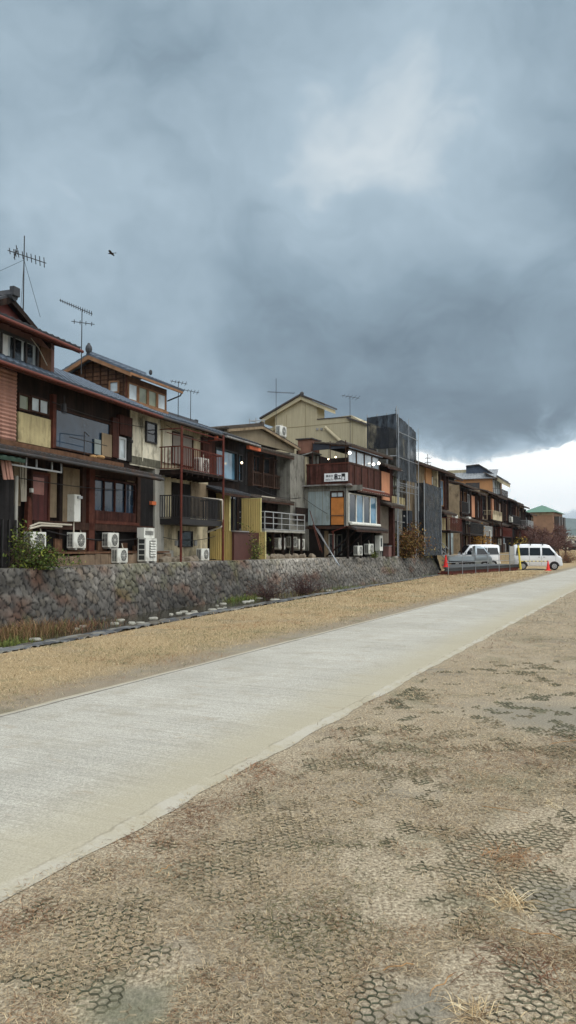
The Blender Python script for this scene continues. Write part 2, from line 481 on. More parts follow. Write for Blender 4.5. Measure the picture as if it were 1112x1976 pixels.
# path: pale concrete track with broom lines, dusty right edge, crumbling margin
def path_mat():
    m = bpy.data.materials.new('worn concrete track'); m.use_nodes = True
    t = NT(m.node_tree); p = t.n['Principled BSDF']
    oc = t.new('ShaderNodeTexCoord').outputs['Object']     # x along the path, y across (0 = right edge)
    sp = t.new('ShaderNodeSeparateXYZ'); t.l.new(oc, sp.inputs[0])
    big = t.noise(oc, 0.5, 5, 0.6); mid = t.noise(oc, 2.4, 5, 0.65); fine = t.noise(oc, 90, 3, 0.75)
    grit = t.noise(oc, 38, 4, 0.8)
    br = t.noise(t.mapping(oc, rot=(0, 0, 0.15), scale=(22, 0.5, 1)), 1.0, 4, 0.75, 0.3)
    br2 = t.noise(t.mapping(oc, rot=(0, 0, 0.15), scale=(70, 1.1, 1)), 1.0, 3, 0.7, 0.2)
    c = t.mix(t.mapr(big, 0.3, 0.7), lin(154, 151, 141), lin(174, 171, 161))
    c = t.vm('SCALE', c, scale=t.mapr(br, 0.35, 0.65, 0.90, 1.06))
    c = t.vm('SCALE', c, scale=t.mapr(br2, 0.35, 0.65, 0.84, 1.10))
    c = t.vm('SCALE', c, scale=t.mapr(fine, 0.32, 0.68, 0.62, 1.32))
    c = t.vm('SCALE', c, scale=t.mapr(grit, 0.32, 0.68, 0.76, 1.20))
    c = t.mix(t.mapr(mid, 0.50, 0.70, 0, 0.45), c, lin(136, 129, 113))
    # sandy drift along the right edge
    e = t.m('MULTIPLY_ADD', t.m('SUBTRACT', mid, 0.5), 0.9, sp.outputs[1])
    c = t.mix(t.mapr(e, 1.05, 0.12, 0, 0.75, True), c, t.mix(fine, lin(136, 129, 108), lin(168, 160, 138)))
    # bare curb line of cement at the very edge
    ed = t.m('MULTIPLY_ADD', t.m('SUBTRACT', t.noise(oc, 3.5, 4, 0.7), 0.5), 0.12, sp.outputs[1])
    c = t.mix(t.m('MULTIPLY', t.mapr(ed, 0.11, 0.09, 0, 1), t.mapr(t.noise(oc, 1.4, 4, 0.7), 0.42, 0.58, 0.0, 0.6)), c, lin(166, 162, 152))
    crack = t.m('MULTIPLY', t.mapr(t.m('ABSOLUTE', t.m('SUBTRACT', ed, 0.10)), 0.012, 0.003, 0, 1), t.mapr(mid, 0.42, 0.55, 0, 0.35))
    c = t.mix(crack, c, lin(96, 86, 70))
    # joint beside the left kerb
    jt = t.m('MULTIPLY_ADD', t.m('SUBTRACT', t.noise(oc, 2.0, 4, 0.7), 0.5), 0.05, sp.outputs[1])
    j = t.mapr(t.m('ABSOLUTE', t.m('SUBTRACT', jt, 2.86)), 0.03, 0.012, 0, 0.85)
    c = t.mix(j, c, lin(78, 70, 58))
    c = t.mix(t.mapr(jt, 2.9, 2.95, 0, 0.6), c, lin(160, 150, 128))
    # transverse joints every few metres, brown leaf stains
    fx = t.m('FRACT', t.m('DIVIDE', t.m('MULTIPLY_ADD', t.m('SUBTRACT', mid, 0.5), 0.05, sp.outputs[0]), 5.2))
    c = t.mix(t.mapr(t.m('ABSOLUTE', t.m('SUBTRACT', fx, 0.5)), 0.0024, 0.0008, 0, 0.35), c, lin(110, 104, 92))
    st = t.mapr(t.noise(t.mapping(oc, scale=(3.0, 0.9, 1), loc=(4, 8, 0)), 1.3, 6, 0.75), 0.60, 0.70, 0, 0.5)
    c = t.mix(st, c, lin(132, 114, 90))
    t.l.new(c, p.inputs['Base Color']); p.inputs['Roughness'].default_value = 0.9
    p.inputs['Specular IOR Level'].default_value = 0.15
    b = t.new('ShaderNodeBump'); b.inputs['Strength'].default_value = 0.35; b.inputs['Distance'].default_value = 0.012
    t.put(b.inputs['Height'], t.m('ADD', t.m('MULTIPLY_ADD', br2, 0.8, br), t.m('MULTIPLY', fine, 0.8))); t.l.new(b.outputs[0], p.inputs['Normal'])
    return m
PATHM = path_mat()
def build_path():
    a0, a1 = -40, 420; V = []; Fq = []
    xs = list(np.arange(a0, 3, 2.0))+list(np.arange(3, 24, 0.12))+list(np.arange(24, 60, 0.6))+list(np.arange(60, a1, 6))
    cs = [0.0, 0.12, 0.6, 1.5, 2.4, 2.84, 3.01]
    zz = [0.004, 0.02, 0.028, 0.034, 0.03, 0.024, 0.004]
    for x in xs:
        nz = float(fbm(np.array([x*1.6]), np.array([0.5]), 3)[0])-0.5; nz2 = float(fbm(np.array([x*1.1]), np.array([9.5]), 5)[0])-0.5
        hf = float(vnoise(np.array([x*7.0]), np.array([2.5]), 8)[0])-0.5
        for c, z in zip(cs, zz):
            cc = c
            if c <= 0.12: cc = c+nz*0.09+hf*0.03
            if c >= 2.84: cc = c+nz2*0.08
            V.append((x, cc, z))
    W = len(cs)
    for j in range(len(xs)-1):
        for i in range(W-1):
            a = j*W+i; Fq.append((a, a+W, a+W+1, a+1))
    mb = MB(); mb.add(V, Fq); o = mb.build('path', PATHM)
    o.rotation_euler = (0, 0, atan2(E_ALONG[1], E_ALONG[0]))
    p = fromac(0, C_R); o.location = (p[0], p[1], 0.0)
    tag(o, kind='structure')
build_path()

# ---- stone revetment: displaced Voronoi stones, each with its own tone
def voro(x, y, seed=0):
    """F1, F2, id on a jittered grid"""
    xi = np.floor(x).astype(np.int64); yi = np.floor(y).astype(np.int64)
    f1 = np.full(x.shape, 9.0); f2 = np.full(x.shape, 9.0); idd = np.zeros(x.shape, np.int64)
    def h(a, b, s):
        q = (a*374761393 + b*668265263 + s*974634777) & 0xffffffff
        q = ((q ^ (q >> 13))*1274126177) & 0xffffffff
        return ((q ^ (q >> 16)) & 0xffff)/65535.0
    for i in (-1, 0, 1):
        for j in (-1, 0, 1):
            cx = xi+i; cy = yi+j
            px = cx+0.5+(h(cx, cy, seed)-0.5)*0.8; py = cy+0.5+(h(cx, cy, seed+7)-0.5)*0.8
            d = np.sqrt((x-px)**2+(y-py)**2); nearer = d < f1
            f2 = np.where(nearer, f1, np.minimum(f2, d)); f1 = np.where(nearer, d, f1)
            idd = np.where(nearer, (cx*7919+cy*104729) & 0xffffff, idd)
    return f1, f2, idd
def hashid(i, s):
    q = (i*2654435761+s*974634777) & 0xffffffff; q = ((q ^ (q >> 15))*2246822519) & 0xffffffff
    return ((q ^ (q >> 13)) & 0xffff)/65535.0

def stone_face(name, pts, z0, z1, batter, mat, cell=0.34, res=0.055, bulge=0.07, seed=1, nz=None, cap=0.4):
    """a battered face of fitted stones following the plan line pts"""
    P = np.array(pts, float); seg = np.sqrt(((P[1:]-P[:-1])**2).sum(1)); cum = np.concatenate([[0], np.cumsum(seg)])
    S = np.arange(0, cum[-1], res); X = np.interp(S, cum, P[:, 0]); Y = np.interp(S, cum, P[:, 1])
    TX = np.gradient(X); TY = np.gradient(Y); L = np.sqrt(TX**2+TY**2); TX /= L; TY /= L
    k = 40; ker = np.ones(k)/k
    TXs = np.convolve(np.pad(TX, (k, k), 'edge'), ker, 'same')[k:-k]; TYs = np.convolve(np.pad(TY, (k, k), 'edge'), ker, 'same')[k:-k]
    L = np.sqrt(TXs**2+TYs**2); TX = TXs/L; TY = TYs/L
    NX = TY; NY = -TX
    Hh = sqrt((z1-z0)**2+batter**2); nv = max(4, int(Hh/res)); Tv = np.linspace(0, 1, nv+1)
    SS, TT = np.meshgrid(S, Tv, indexing='ij')
    u = SS/cell; v = TT*Hh/cell
    wob = fbm(u*0.7, v*0.7, 5)*0.9
    # courses leaning like hand-set stone
    ur = u*0.92+v*0.38+wob; vr = v*1.0-u*0.25+wob*0.6
    f1, f2, idd = voro(ur, vr, seed)
    e = np.clip((f2-f1)/0.22, 0, 1); hgt = (e**0.4)*bulge*0.6*(0.6+0.8*hashid(idd, 2))+(hashid(idd, 3)-0.5)*0.05
    hgt += (fbm(u*5, v*5, 9)-0.5)*0.03
    out = hgt-bulge*0.6
    bx = X[:, None]-NX[:, None]*batter*TT+NX[:, None]*out; by = Y[:, None]-NY[:, None]*batter*TT+NY[:, None]*out
    bz = z0+(z1-z0)*TT+(0.04*(hashid(idd, 4)-0.5)*(TT > 0.97))
    V = np.stack([bx, by, bz], -1)
    # colour per stone
    a = hashid(idd, 5); b = hashid(idd, 6)
    base = np.array(lin(108, 104, 98))
    tones = np.array([lin(92, 90, 88), lin(104, 102, 100), lin(118, 116, 114), lin(98, 94, 86), lin(108, 98, 86), lin(132, 130, 126), lin(84, 82, 82), lin(96, 96, 96)])
    ci = (a*len(tones)).astype(int).clip(0, len(tones)-1); C = (tones[ci]*0.55+lin(106, 104, 100)[0]*0.45)*(0.82+0.36*b)[..., None]*0.88
    # weather: large dark and pale zones, rusty stains
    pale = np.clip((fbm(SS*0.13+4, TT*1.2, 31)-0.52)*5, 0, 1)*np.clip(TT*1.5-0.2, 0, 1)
    Yg = np.broadcast_to(Y[:, None], SS.shape)
    pz = np.exp(-((Yg-35.5)/3.2)**2)*np.clip(TT*1.4, 0, 1)+0.6*np.exp(-((Yg-47)/6.0)**2)
    C = C*(1-0.32*(1-np.clip(pale+pz, 0, 1))[..., None])+np.array(lin(150, 148, 142))*0.55*np.clip(pale*0.25+pz*0.8, 0, 1)[..., None]
    dk = np.clip((fbm(SS*0.3, TT*2.5+3, 77)-0.5)*4, 0, 1)
    C = C*(1-0.45*dk[..., None])
    rust = np.clip((fbm(SS*0.8, TT*2.2, 55)-0.60)*4, 0, 0.6)
    C = C*(1-rust[..., None]*0.7)+np.array(lin(104, 66, 44))*rust[..., None]*0.7
    moss = np.clip((fbm(SS*1.1+9, TT*2.0, 66)-0.62)*5, 0, 0.6)
    C = C*(1-moss[..., None]*0.6)+np.array(lin(84, 88, 46))*moss[..., None]*0.6
    gap = np.clip(1.25-(f2-f1)/0.13, 0, 1)
    C = C*(1-0.88*gap[..., None])
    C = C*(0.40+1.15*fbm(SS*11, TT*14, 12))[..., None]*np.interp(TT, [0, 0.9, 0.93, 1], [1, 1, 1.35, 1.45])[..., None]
    C = C*np.array([1.0, 0.95, 0.87])*0.92
    n, mm = V.shape[0], V.shape[1]
    V = V.reshape(-1, 3); C = C.reshape(-1, 3)
    I = (np.arange(n-1)[:, None]*mm+np.arange(mm-1)[None, :]).ravel()
    Fq = np.stack([I, I+mm, I+mm+1, I+1], 1)
    # cap: flat rough stones running back from the top edge
    top = np.arange(n)*mm+mm-1
    back = V[top].copy(); back[:, 0] -= NX*cap; back[:, 1] -= NY*cap; back[:, 2] = z1+0.01
    cb = C[top]*0.9; o = len(V); V = np.vstack([V, back]); C = np.vstack([C, cb])
    K = np.arange(n-1); Fc = np.stack([top[K], top[K+1], o+K+1, o+K], 1)
    Fq = np.vstack([Fq, Fc])
    return np_mesh(name, V, Fq, mat, C)
STONE = M('fitted stone', (1, 1, 1), var=0.10, scale=6, rough=0.9, bump=0.35, attr='tone', fine=0.25, spec=0.2)
wl = stone_face('stone_wall', [WB[1]]+WB[2:], ZB-0.06, ZT, 0.62, STONE, cell=0.235, res=0.045)
tag(wl, 'long battered wall of fitted dark grey stones under the old houses beside the stream', 'wall')
# end return of the bank
we = stone_face('stone_wall', [(11.2, 56.2), (10.4, 57.9), (10.5, 58.3), (14.4, 66.5), (26, 92), (45, 134)], -0.05, ZT, 0.35, STONE, cell=0.4, res=0.12, seed=4)
tag(we, 'farther low stone wall behind the parked vans', 'wall')

# ---- channel: water, edge cobbles
WATER = glass('stream water', lin(52, 50, 36), rough=0.08, spec=0.5, wob=0.25)
mb = MB(); ys = list(np.arange(10, 57, 1.0)); V = []; 
for y in ys:
    V.append((interp(WB, y)+0.02, y, ZB+0.035)); V.append((interp(CE, y)-1.0, y-0.15, ZB+0.035))
mb.add(V, [(2*i, 2*i+1, 2*i+3, 2*i+2) for i in range(len(ys)-1)])
tag(mb.build('stream_water', WATER), kind='structure')

def cobble_strip():
    pts = [(interp(CE, y)-0.02, y) for y in np.arange(2, 52, 1.0)]
    P = np.array(pts); seg = np.sqrt(((P[1:]-P[:-1])**2).sum(1)); cum = np.concatenate([[0], np.cumsum(seg)])
    res = 0.045; S = np.arange(0, cum[-1], res); X = np.interp(S, cum, P[:, 0]); Y = np.interp(S, cum, P[:, 1])
    TX = np.gradient(X); TY = np.gradient(Y); L = np.sqrt(TX**2+TY**2); NX = TY/L; NY = -TX/L
    T = np.linspace(0, 1, 18); SS, TT = np.meshgrid(S, T, indexing='ij')
    Wd = 1.05
    f1, f2, idd = voro(SS/0.27, TT*Wd/0.2, 3)
    e = np.clip((f2-f1)/0.25, 0, 1); hg = e**0.6*0.05+(hashid(idd, 2)-0.5)*0.03
    dd = -TT*Wd
    z = np.interp(TT, [0, 0.5, 0.82, 1], [0.0, -0.03, -0.12, -0.44])+hg-0.02
    V = np.stack([X[:, None]+NX[:, None]*dd, Y[:, None]+NY[:, None]*dd, z], -1)
    tones = np.array([lin(96, 98, 100), lin(112, 114, 114), lin(80, 82, 86), lin(128, 126, 118), lin(100, 94, 84)])
    C = tones[(hashid(idd, 5)*5).astype(int).clip(0, 4)]*(0.7+0.5*hashid(idd, 6))[..., None]
    C = C*(1-0.65*np.clip(1-(f2-f1)/0.12, 0, 1)[..., None])*(0.8+0.4*fbm(SS*8, TT*8, 2))[..., None]
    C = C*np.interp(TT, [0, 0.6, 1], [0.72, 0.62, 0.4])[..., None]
    n, mm = V.shape[:2]; I = (np.arange(n-1)[:, None]*mm+np.arange(mm-1)[None, :]).ravel()
    Fq = np.stack([I, I+1, I+mm+1, I+mm], 1)
    o = np_mesh('stone_kerb', V.reshape(-1, 3), Fq, STONE, C.reshape(-1, 3))
    tag(o, 'rough grey cobble edging along the near side of the stream', 'kerb')
cobble_strip()

# flat stones lying in the water
def river_stone(seed):
    r = random.Random(seed); mb = MB(); n = 9
    rad = [r.uniform(0.75, 1.1) for _ in range(n)]
    vs = []
    for (k, z) in ((0.95, -0.12), (1.0, 0.01), (0.8, 0.045)):
        for i in range(n):
            a = 2*pi*i/n; vs.append((cos(a)*rad[i]*k*0.17, sin(a)*rad[i]*k*0.11, z+r.uniform(-.006, .006)))
    fs = [(j*n+i, j*n+(i+1) % n, (j+1)*n+(i+1) % n, (j+1)*n+i) for j in (0, 1) for i in range(n)]+[tuple(range(2*n, 3*n))]
    mb.add(vs, fs); return mb.build('stream_stone', RSTONE, smooth=False)
RSTONE = M('river stone', lin(148, 146, 136), var=0.3, scale=7, rough=0.6, bump=0.3, fine=0.2)
rs = [river_stone(i) for i in range(4)]
spots = []
r = random.Random(5)
for (y0, y1, n) in ((14.5, 19.5, 10), (19.5, 31.0, 74), (36.0, 49.0, 16)):
    for _ in range(n):
        y = r.uniform(y0, y1); a = interp(WB, y)+0.35; b = interp(CE, y)-1.15; k = r.random()**0.8
        spots.append((a+(b-a)*k, y))
for i, (x, y) in enumerate(spots):
    o = rs[i] if i < 4 else rs[i % 4].copy()
    if i >= 4: COL.objects.link(o)
    o.location = (x, y, ZB+0.03); o.rotation_euler = (0, 0, r.uniform(0, 6.28)); s = r.uniform(0.5, 1.35); o.scale = (s, s, 0.8)
    tag(o, 'flat pale stone breaking the surface of the shallow stream', 'stone', 'flat stones lying in the stream')

# ---- grass blades and runners (real geometry)
def blades(name, X, Y, Z, Ln, Wd, tilt, az, C, mat, bend=0.35):
    n = len(X); dx = np.cos(az); dy = np.sin(az); px = -dy; py = dx
    ct = np.cos(tilt); st = np.sin(tilt)
    b0 = np.stack([X-px*Wd/2, Y-py*Wd/2, Z], 1); b1 = np.stack([X+px*Wd/2, Y+py*Wd/2, Z], 1)
    k = 0.55; mx = X+dx*ct*Ln*k; my = Y+dy*ct*Ln*k; mz = Z+st*Ln*k
    m0 = np.stack([mx-px*Wd*0.42, my-py*Wd*0.42, mz], 1); m1 = np.stack([mx+px*Wd*0.42, my+py*Wd*0.42, mz], 1)
    t2 = tilt-bend; tp = np.stack([mx+dx*np.cos(t2)*Ln*(1-k), my+dy*np.cos(t2)*Ln*(1-k), np.maximum(mz+np.sin(t2)*Ln*(1-k), Z+0.002)], 1)
    V = np.stack([b0, b1, m1, m0, tp], 1).reshape(-1, 3)
    I = np.arange(n)*5
    F3 = np.concatenate([np.stack([I, I+1, I+2], 1), np.stack([I, I+2, I+3], 1), np.stack([I+3, I+2, I+4], 1)])
    Cc = np.repeat(C, 5, axis=0)
    return np_mesh(name, V, F3, mat, Cc)
BLADE = M('dry blade', (1, 1, 1), var=0.05, scale=20, rough=0.85, bump=0, attr='tone', spec=0.2)
def pal(lst, n):
    A = np.array([lin(*q) for q in lst]); return A[RS.randint(0, len(A), n)]*RS.uniform(0.8, 1.15, (n, 1))
straw_p = [(186,170,142),(160,144,118),(206,192,164),(138,122,100),(174,158,130),(122,106,86),(198,182,150),(154,146,126)]
gold_p = [(182,162,124),(196,178,142),(162,142,106),(206,190,156),(142,122,92),(174,158,124),(142,132,104)]
red_p = [(102,74,56),(122,92,70),(86,60,46),(142,112,86)]
green_p = [(78,84,50),(96,98,62),(62,70,44)]
# bare patches of soil: centre x,y and radius, measured on the ground
BARE = [(*G(1085, 1745)[:2], 0.33), (*G(1090, 1378)[:2], 0.95), (*G(800, 1940)[:2], 0.20), (*G(960, 1900)[:2], 0.26), (*G(1060, 1600)[:2], 0.38),
        (*G(820, 1755)[:2], 0.2), (*G(250, 1940)[:2], 0.18), (*G(1110, 1660)[:2], 0.3)]
def bare_mask(x, y):
    m = np.zeros(x.shape)
    for (bx, by, br) in BARE:
        d = np.sqrt((x-bx)**2+(y-by)**2)/br+(fbm(x*6, y*6, 21)-0.5)*1.1
        m = np.maximum(m, np.clip((1.15-d)*3, 0, 1))
    nz = fbm(x*2.3+3, y*2.3, 41); m = np.maximum(m, np.clip((nz-0.60)*9, 0, 0.85))
    return m
def near_grass():
    n = NB_NEAR
    Yd = 2.0*np.exp(RS.uniform(0, math.log(15.0), n)); lat = RS.uniform(-0.48, 0.62, n)
    X = Yd*lat; Y = Yd+RS.uniform(-0.2, 0.2, n)
    c = acr(X, Y); keep = (c > C_R-0.05+0.12*(fbm(alo(X, Y)*2, c*0, 3)-0.5)) & (RS.uniform(0, 1, n) > bare_mask(X, Y))
    marg = np.clip((C_R+0.30-c)/0.30, 0, 1); keep &= RS.uniform(0, 1, n) > marg*0.65
    X, Y = X[keep], Y[keep]; n = len(X); c = c[keep]
    dist = Y
    Ln = RS.uniform(0.012, 0.036, n)*(0.75+0.14*dist); Wd = RS.uniform(0.0010, 0.0022, n)*(0.6+0.22*dist)
    tilt = np.abs(RS.normal(0.10, 0.22, n)); az = RS.uniform(0, 2*pi, n)
    C = pal(straw_p, n)
    redm = fbm(X*1.7+5, Y*1.7, 61); sel = RS.uniform(0, 1, n) < np.clip((redm-0.60)*5, 0, 0.4); C[sel] = pal(red_p+[(160,130,100)], n)[sel]*1.15
    edge = np.exp(-((c-(C_R+0.22))/0.13)**2)*np.clip((fbm(alo(X, Y)*1.3, c*0+3, 71)-0.42)*6, 0, 1); sel = RS.uniform(0, 1, n) < edge*0.8; C[sel] = pal(red_p, n)[sel]*1.2
    gm = fbm(X*1.2+15, Y*1.2, 81); sel = RS.uniform(0, 1, n) < np.clip((gm-0.57)*5, 0, 0.4); C[sel] = pal(green_p, n)[sel]
    tone = 0.74+0.42*fbm(X*0.8, Y*0.8, 91); C = C*tone[:, None]*np.array([[0.84, 0.79, 0.725]])
    o = blades('grass', X, Y, np.full(n, 0.002)+RS.uniform(0, 0.012, n), Ln, Wd, tilt, az, C, BLADE)
    tag(o, 'short trampled straw coloured grass on the near side of the path', 'grass', kind='stuff')
near_grass()
def left_grass():
    n = NB_LEFT
    Yd = 6.5*np.exp(RS.uniform(0, math.log(8.0), n)); k = RS.uniform(0, 1, n)
    e = np.array([interp(CE, q) for q in Yd]); xl = (C_L+0.428*Yd)/0.9036
    X = e+(xl-e)*k; Y = Yd; c = acr(X, Y)
    marg = np.clip((c-(C_L-0.9))/0.9, 0, 1)*(0.55+0.9*fbm(X*1.5, Y*1.5, 7)-0.1)
    keep = RS.uniform(0, 1, n) > marg; X, Y = X[keep], Y[keep]; n = len(X)
    Ln = RS.uniform(0.03, 0.07, n)*(0.6+0.06*Y); Wd = RS.uniform(0.002, 0.004, n)*(0.5+0.06*Y)
    C = pal(gold_p, n); gm = fbm(X*0.7+2, Y*0.7, 33); sel = RS.uniform(0, 1, n) < np.clip((gm-0.56)*5, 0, 0.5); C[sel] = pal(green_p, n)[sel]*1.2
    rm = fbm(X*0.9+8, Y*0.9, 37); sel = RS.uniform(0, 1, n) < np.clip((rm-0.56)*5, 0, 0.5); C[sel] = pal([(150,110,76),(128,92,62)], n)[sel]
    o = blades('grass', X, Y, np.full(n, 0.002), Ln, Wd, np.abs(RS.normal(0.3, 0.3, n)), RS.uniform(0, 2*pi, n), C*(0.76+0.38*fbm(X, Y, 95))[:, None]*np.array([[0.97, 0.94, 0.92]]), BLADE)
    tag(o, 'golden dry grass strip between the path and the stream', 'grass', kind='stuff')
left_grass()

# ---- plastic turf-protection mesh: hexagonal rims showing through the grass in patches
def hex_mesh():
    p = 0.044; R = p/sqrt(3); Ln = []; mask_pts = [(*G(640, 1915)[:2], 0.30), (*G(870, 1790)[:2], 0.17), (*G(215, 1835)[:2], 0.26), (*G(90, 1905)[:2], 0.26),
        (*G(450, 1885)[:2], 0.2), (*G(220, 1780)[:2], 0.3), (*G(420, 1700)[:2], 0.3), (*G(700, 1480)[:2], 0.8), (*G(560, 1600)[:2], 0.45), (*G(380, 1640)[:2], 0.35), (*G(30, 1760)[:2], 0.2), (*G(640, 1560)[:2], 0.5), (*G(740, 1430)[:2], 0.7)]
    ii, jj = np.meshgrid(np.arange(-80, 250), np.arange(0, 300), indexing='ij')
    cx = (ii+0.5*(jj % 2))*p; cy = 2.2+jj*p*sqrt(3)/2
    # lay the net along the path
    a = cy; b = cx; X0 = 0+a*E_ALONG[0]+b*Q_RIGHT[0]; Y0 = a*E_ALONG[1]+b*Q_RIGHT[1]
    X0 = X0.ravel(); Y0 = Y0.ravel()
    msk = np.clip((fbm(X0*2.1+1, Y0*2.1, 101)-0.53)*5, 0, 1)*0.5*np.clip(1.35-Y0/9.0, 0.4, 1)
    msk = np.maximum(msk, np.clip((fbm(X0*4.5, Y0*4.5, 105)-0.58)*7, 0, 1)*0.6)
    for (mx, my, mr) in mask_pts:
        d = np.sqrt((X0-mx)**2+(Y0-my)**2)/mr+(fbm(X0*5, Y0*5, 3)-0.5)*0.9; msk = np.maximum(msk, np.clip((1.1-d)*1.6, 0, 1)*(0.80 if mr < 0.31 else 0.30)*np.clip(fbm(X0*4, Y0*4, 9)*3.6-0.8, 0.0, 1))
    c = acr(X0, Y0); ok = (c > C_R+0.12) & (Y0 > 2.1) & (Y0 < 11) & (X0 < 0.45*Y0+0.6) & (np.abs(X0) < 0.6*Y0+0.5) & (msk > 0.27+0.10*(RS.uniform(0, 1, len(X0))-0.5))
    X0, Y0, mk = X0[ok], Y0[ok], msk[ok]
    V = []; Fq = []; k0 = 0; C = []
    for x, y, mm in zip(X0, Y0, mk):
        rz = 0.0
        for k in range(3):
            if RS.uniform() > 0.88: continue
            a0 = pi/3*k; a1 = a0+pi/3
            ps = []
            for aa in (a0, a1):
                q = R; jx = RS.normal(0, .0013); jy = RS.normal(0, .0013)
                lx = q*cos(aa); ly = q*sin(aa)
                ps.append((x+ly*E_ALONG[0]*0+lx*E_ALONG[0]+ly*Q_RIGHT[0]+jx, y+lx*E_ALONG[1]+ly*Q_RIGHT[1]+jy))
            (xa, ya), (xb, yb) = ps; nx, ny = -(yb-ya), xb-xa; L = sqrt(nx*nx+ny*ny); wv = 0.0013*(0.6+0.11*y); nx *= wv/L; ny *= wv/L
            z0 = 0.005+RS.uniform(0, 0.004)
            V += [(xa-nx, ya-ny, 0.0), (xb-nx, yb-ny, 0.0), (xb, yb, z0), (xa, ya, z0), (xb+nx, yb+ny, 0.0), (xa+nx, ya+ny, 0.0)]
            Fq += [(k0, k0+1, k0+2, k0+3), (k0+3, k0+2, k0+4, k0+5)]
            k0 += 6; C.append(mm)
    V = np.array(V); Fq = np.array(Fq)
    C = np.clip((np.array(C)[:, None]-0.25)*1.5, 0, 1); cc = np.array([lin(112, 104, 86)])*(1-C)**1.5+np.array([lin(62, 68, 54)])*(1-(1-C)**1.5); cc = np.repeat(cc*RS.uniform(0.6, 1.4, (len(C), 1)), 6, axis=0)
    o = np_mesh('turf_netting', V, Fq, M('green plastic', (1, 1, 1), var=0.3, scale=9, rough=0.7, bump=0, attr='tone'), cc)
    tag(o, 'dark green hexagonal plastic netting showing through the trampled grass', 'netting', kind='stuff')
hex_mesh()

def tuft(name, px, py, n, ln, colp, label, spread=0.16, tl=(0.02, 0.45), wd=0.0035, group=None, z=0.0, col=1.0):
    x, y, _ = G(px, py, z)
    X = RS.normal(0, spread*0.25, n); Y = RS.normal(0, spread*0.25, n); az = RS.uniform(0, 2*pi, n)
    o = blades(name, X, Y, np.zeros(n), RS.uniform(0.35, 1.0, n)*ln, np.full(n, wd), RS.uniform(tl[0], tl[1], n), az, pal(colp, n)*col, BLADE, bend=0.5)
    o.location = (x, y, z); tag(o, label, 'grass tuft', group)
    if spread > 0.25: o['kind'] = 'stuff'
    return o
pale = [(186,166,130),(170,146,108),(200,184,150),(150,126,92)]
tuft('grass_tuft', 915, 1962, 70, 0.14, pale, 'pale splayed straw tuft at the bottom edge, right of centre')
tuft('grass_tuft', 990, 1745, 130, 0.19, pale, 'largest pale straw tuft sprawling beside the bare soil on the right')
tuft('grass_tuft', 1070, 1553, 34, 0.10, [(190,174,142),(176,158,124)], 'small whitish straw tuft on bare soil by the right edge', wd=0.005)
tuft('grass_tuft', 1010, 1462, 240, 0.22, [(98,70,52),(124,92,68),(144,112,82)], 'wide reddish brown clump of dead stems near the right edge', spread=0.9, tl=(0.05, 0.35), col=0.9)
tuft('grass_tuft', 985, 1655, 130, 0.15, [(120,84,56),(150,112,76)], 'brown matted clump behind the largest pale tuft', spread=0.3, tl=(0.05, 0.45))
tuft('grass_tuft', 1040, 1855, 200, 0.13, [(88,60,46),(108,78,58),(134,104,76)], 'dark reddish clump of roots at the lower right corner', spread=0.45, tl=(0.03, 0.3))
tuft('grass_tuft', 490, 1484, 200, 0.13, red_p+[(160,110,76)], 'reddish tuft growing over the path edge, middle of the edge row', spread=0.5, tl=(0.05, 0.35))
tuft('grass_tuft', 365, 1565, 180, 0.11, red_p, 'reddish tuft on the path edge nearest but one to the camera', spread=0.45, tl=(0.05, 0.3))
tuft('grass_tuft', 255, 1618, 160, 0.10, red_p+[(150,118,84)], 'reddish brown tuft on the path edge nearest the camera', spread=0.5, tl=(0.05, 0.3))
tuft('grass_tuft', 690, 1352, 140, 0.15, red_p, 'rusty tuft on the path edge farther off, below the fence platform', spread=0.6, tl=(0.05, 0.3))
# dead brown stalks lying on the soil
for i, (px, py, ln, az) in enumerate([(930, 1560, 0.28, -0.5), (300, 1690, 0.1, 0.8), (830, 1930, 0.16, 0.9), (1080, 1765, 0.24, 0.1), (700, 1560, 0.12, 2.2), (1060, 1440, 0.3, 0.4), (740, 1880, 0.12, 0.2), (1085, 1820, 0.2, 2.8)]):
    x, y, _ = G(px, py); mb = MB(); pts = [(0, 0, 0.01)]
    for k in range(1, 6): pts.append((ln*k/5, random.uniform(-.012, .012), 0.012+random.uniform(0, .012)))
    mb.path(pts, 0.0022, 5)
    o = mb.build('dead_stalk', M('dead stalk', lin(150, 118, 82), var=0.3, scale=30, bump=0)); o.location = (x, y, 0.004); o.rotation_euler = (0, 0, az)
    tag(o, 'thin dry brown stalk lying on the trampled grass', 'stalk', 'dry stalks lying on the ground')

# longer matted straw and dead stems lying across the worn ground at the right
def matted():
    n = 15000; X = []; Y = []
    Yd = 2.4*np.exp(RS.uniform(0, math.log(2.6), n)); lat = RS.uniform(-0.05, 0.50, n); X = Yd*lat; Y = Yd
    den = np.clip((fbm(X*2.2+7, Y*2.2, 201)-0.40)*4, 0, 1)*np.clip((lat-0.02)*6, 0.12, 1)
    keep = (RS.uniform(0, 1, n) < den) & (acr(X, Y) > C_R+0.2) & (RS.uniform(0, 1, n) > bare_mask(X, Y)*0.8); X, Y = X[keep], Y[keep]; n = len(X)
    C = pal([(176,154,118),(150,124,90),(128,98,70),(104,74,54),(196,176,140),(140,112,82),(92,68,52)], n)*np.array([[0.85, 0.80, 0.76]])
    dk = np.clip((fbm(X*1.9+3, Y*1.9, 211)-0.5)*4, 0, 0.6); C = C*(1-dk[:, None]*0.6)
    o = blades('dead_straw', X, Y, np.full(n, 0.006)+RS.uniform(0, 0.012, n), RS.uniform(0.03, 0.13, n), RS.uniform(0.0012, 0.0024, n), np.abs(RS.normal(0.05, 0.12, n)), RS.normal(0.3, 0.9, n), C, BLADE, bend=0.15)
    tag(o, 'matted longer straw and brown stems lying over the worn ground on the right', 'straw', kind='stuff')
matted()

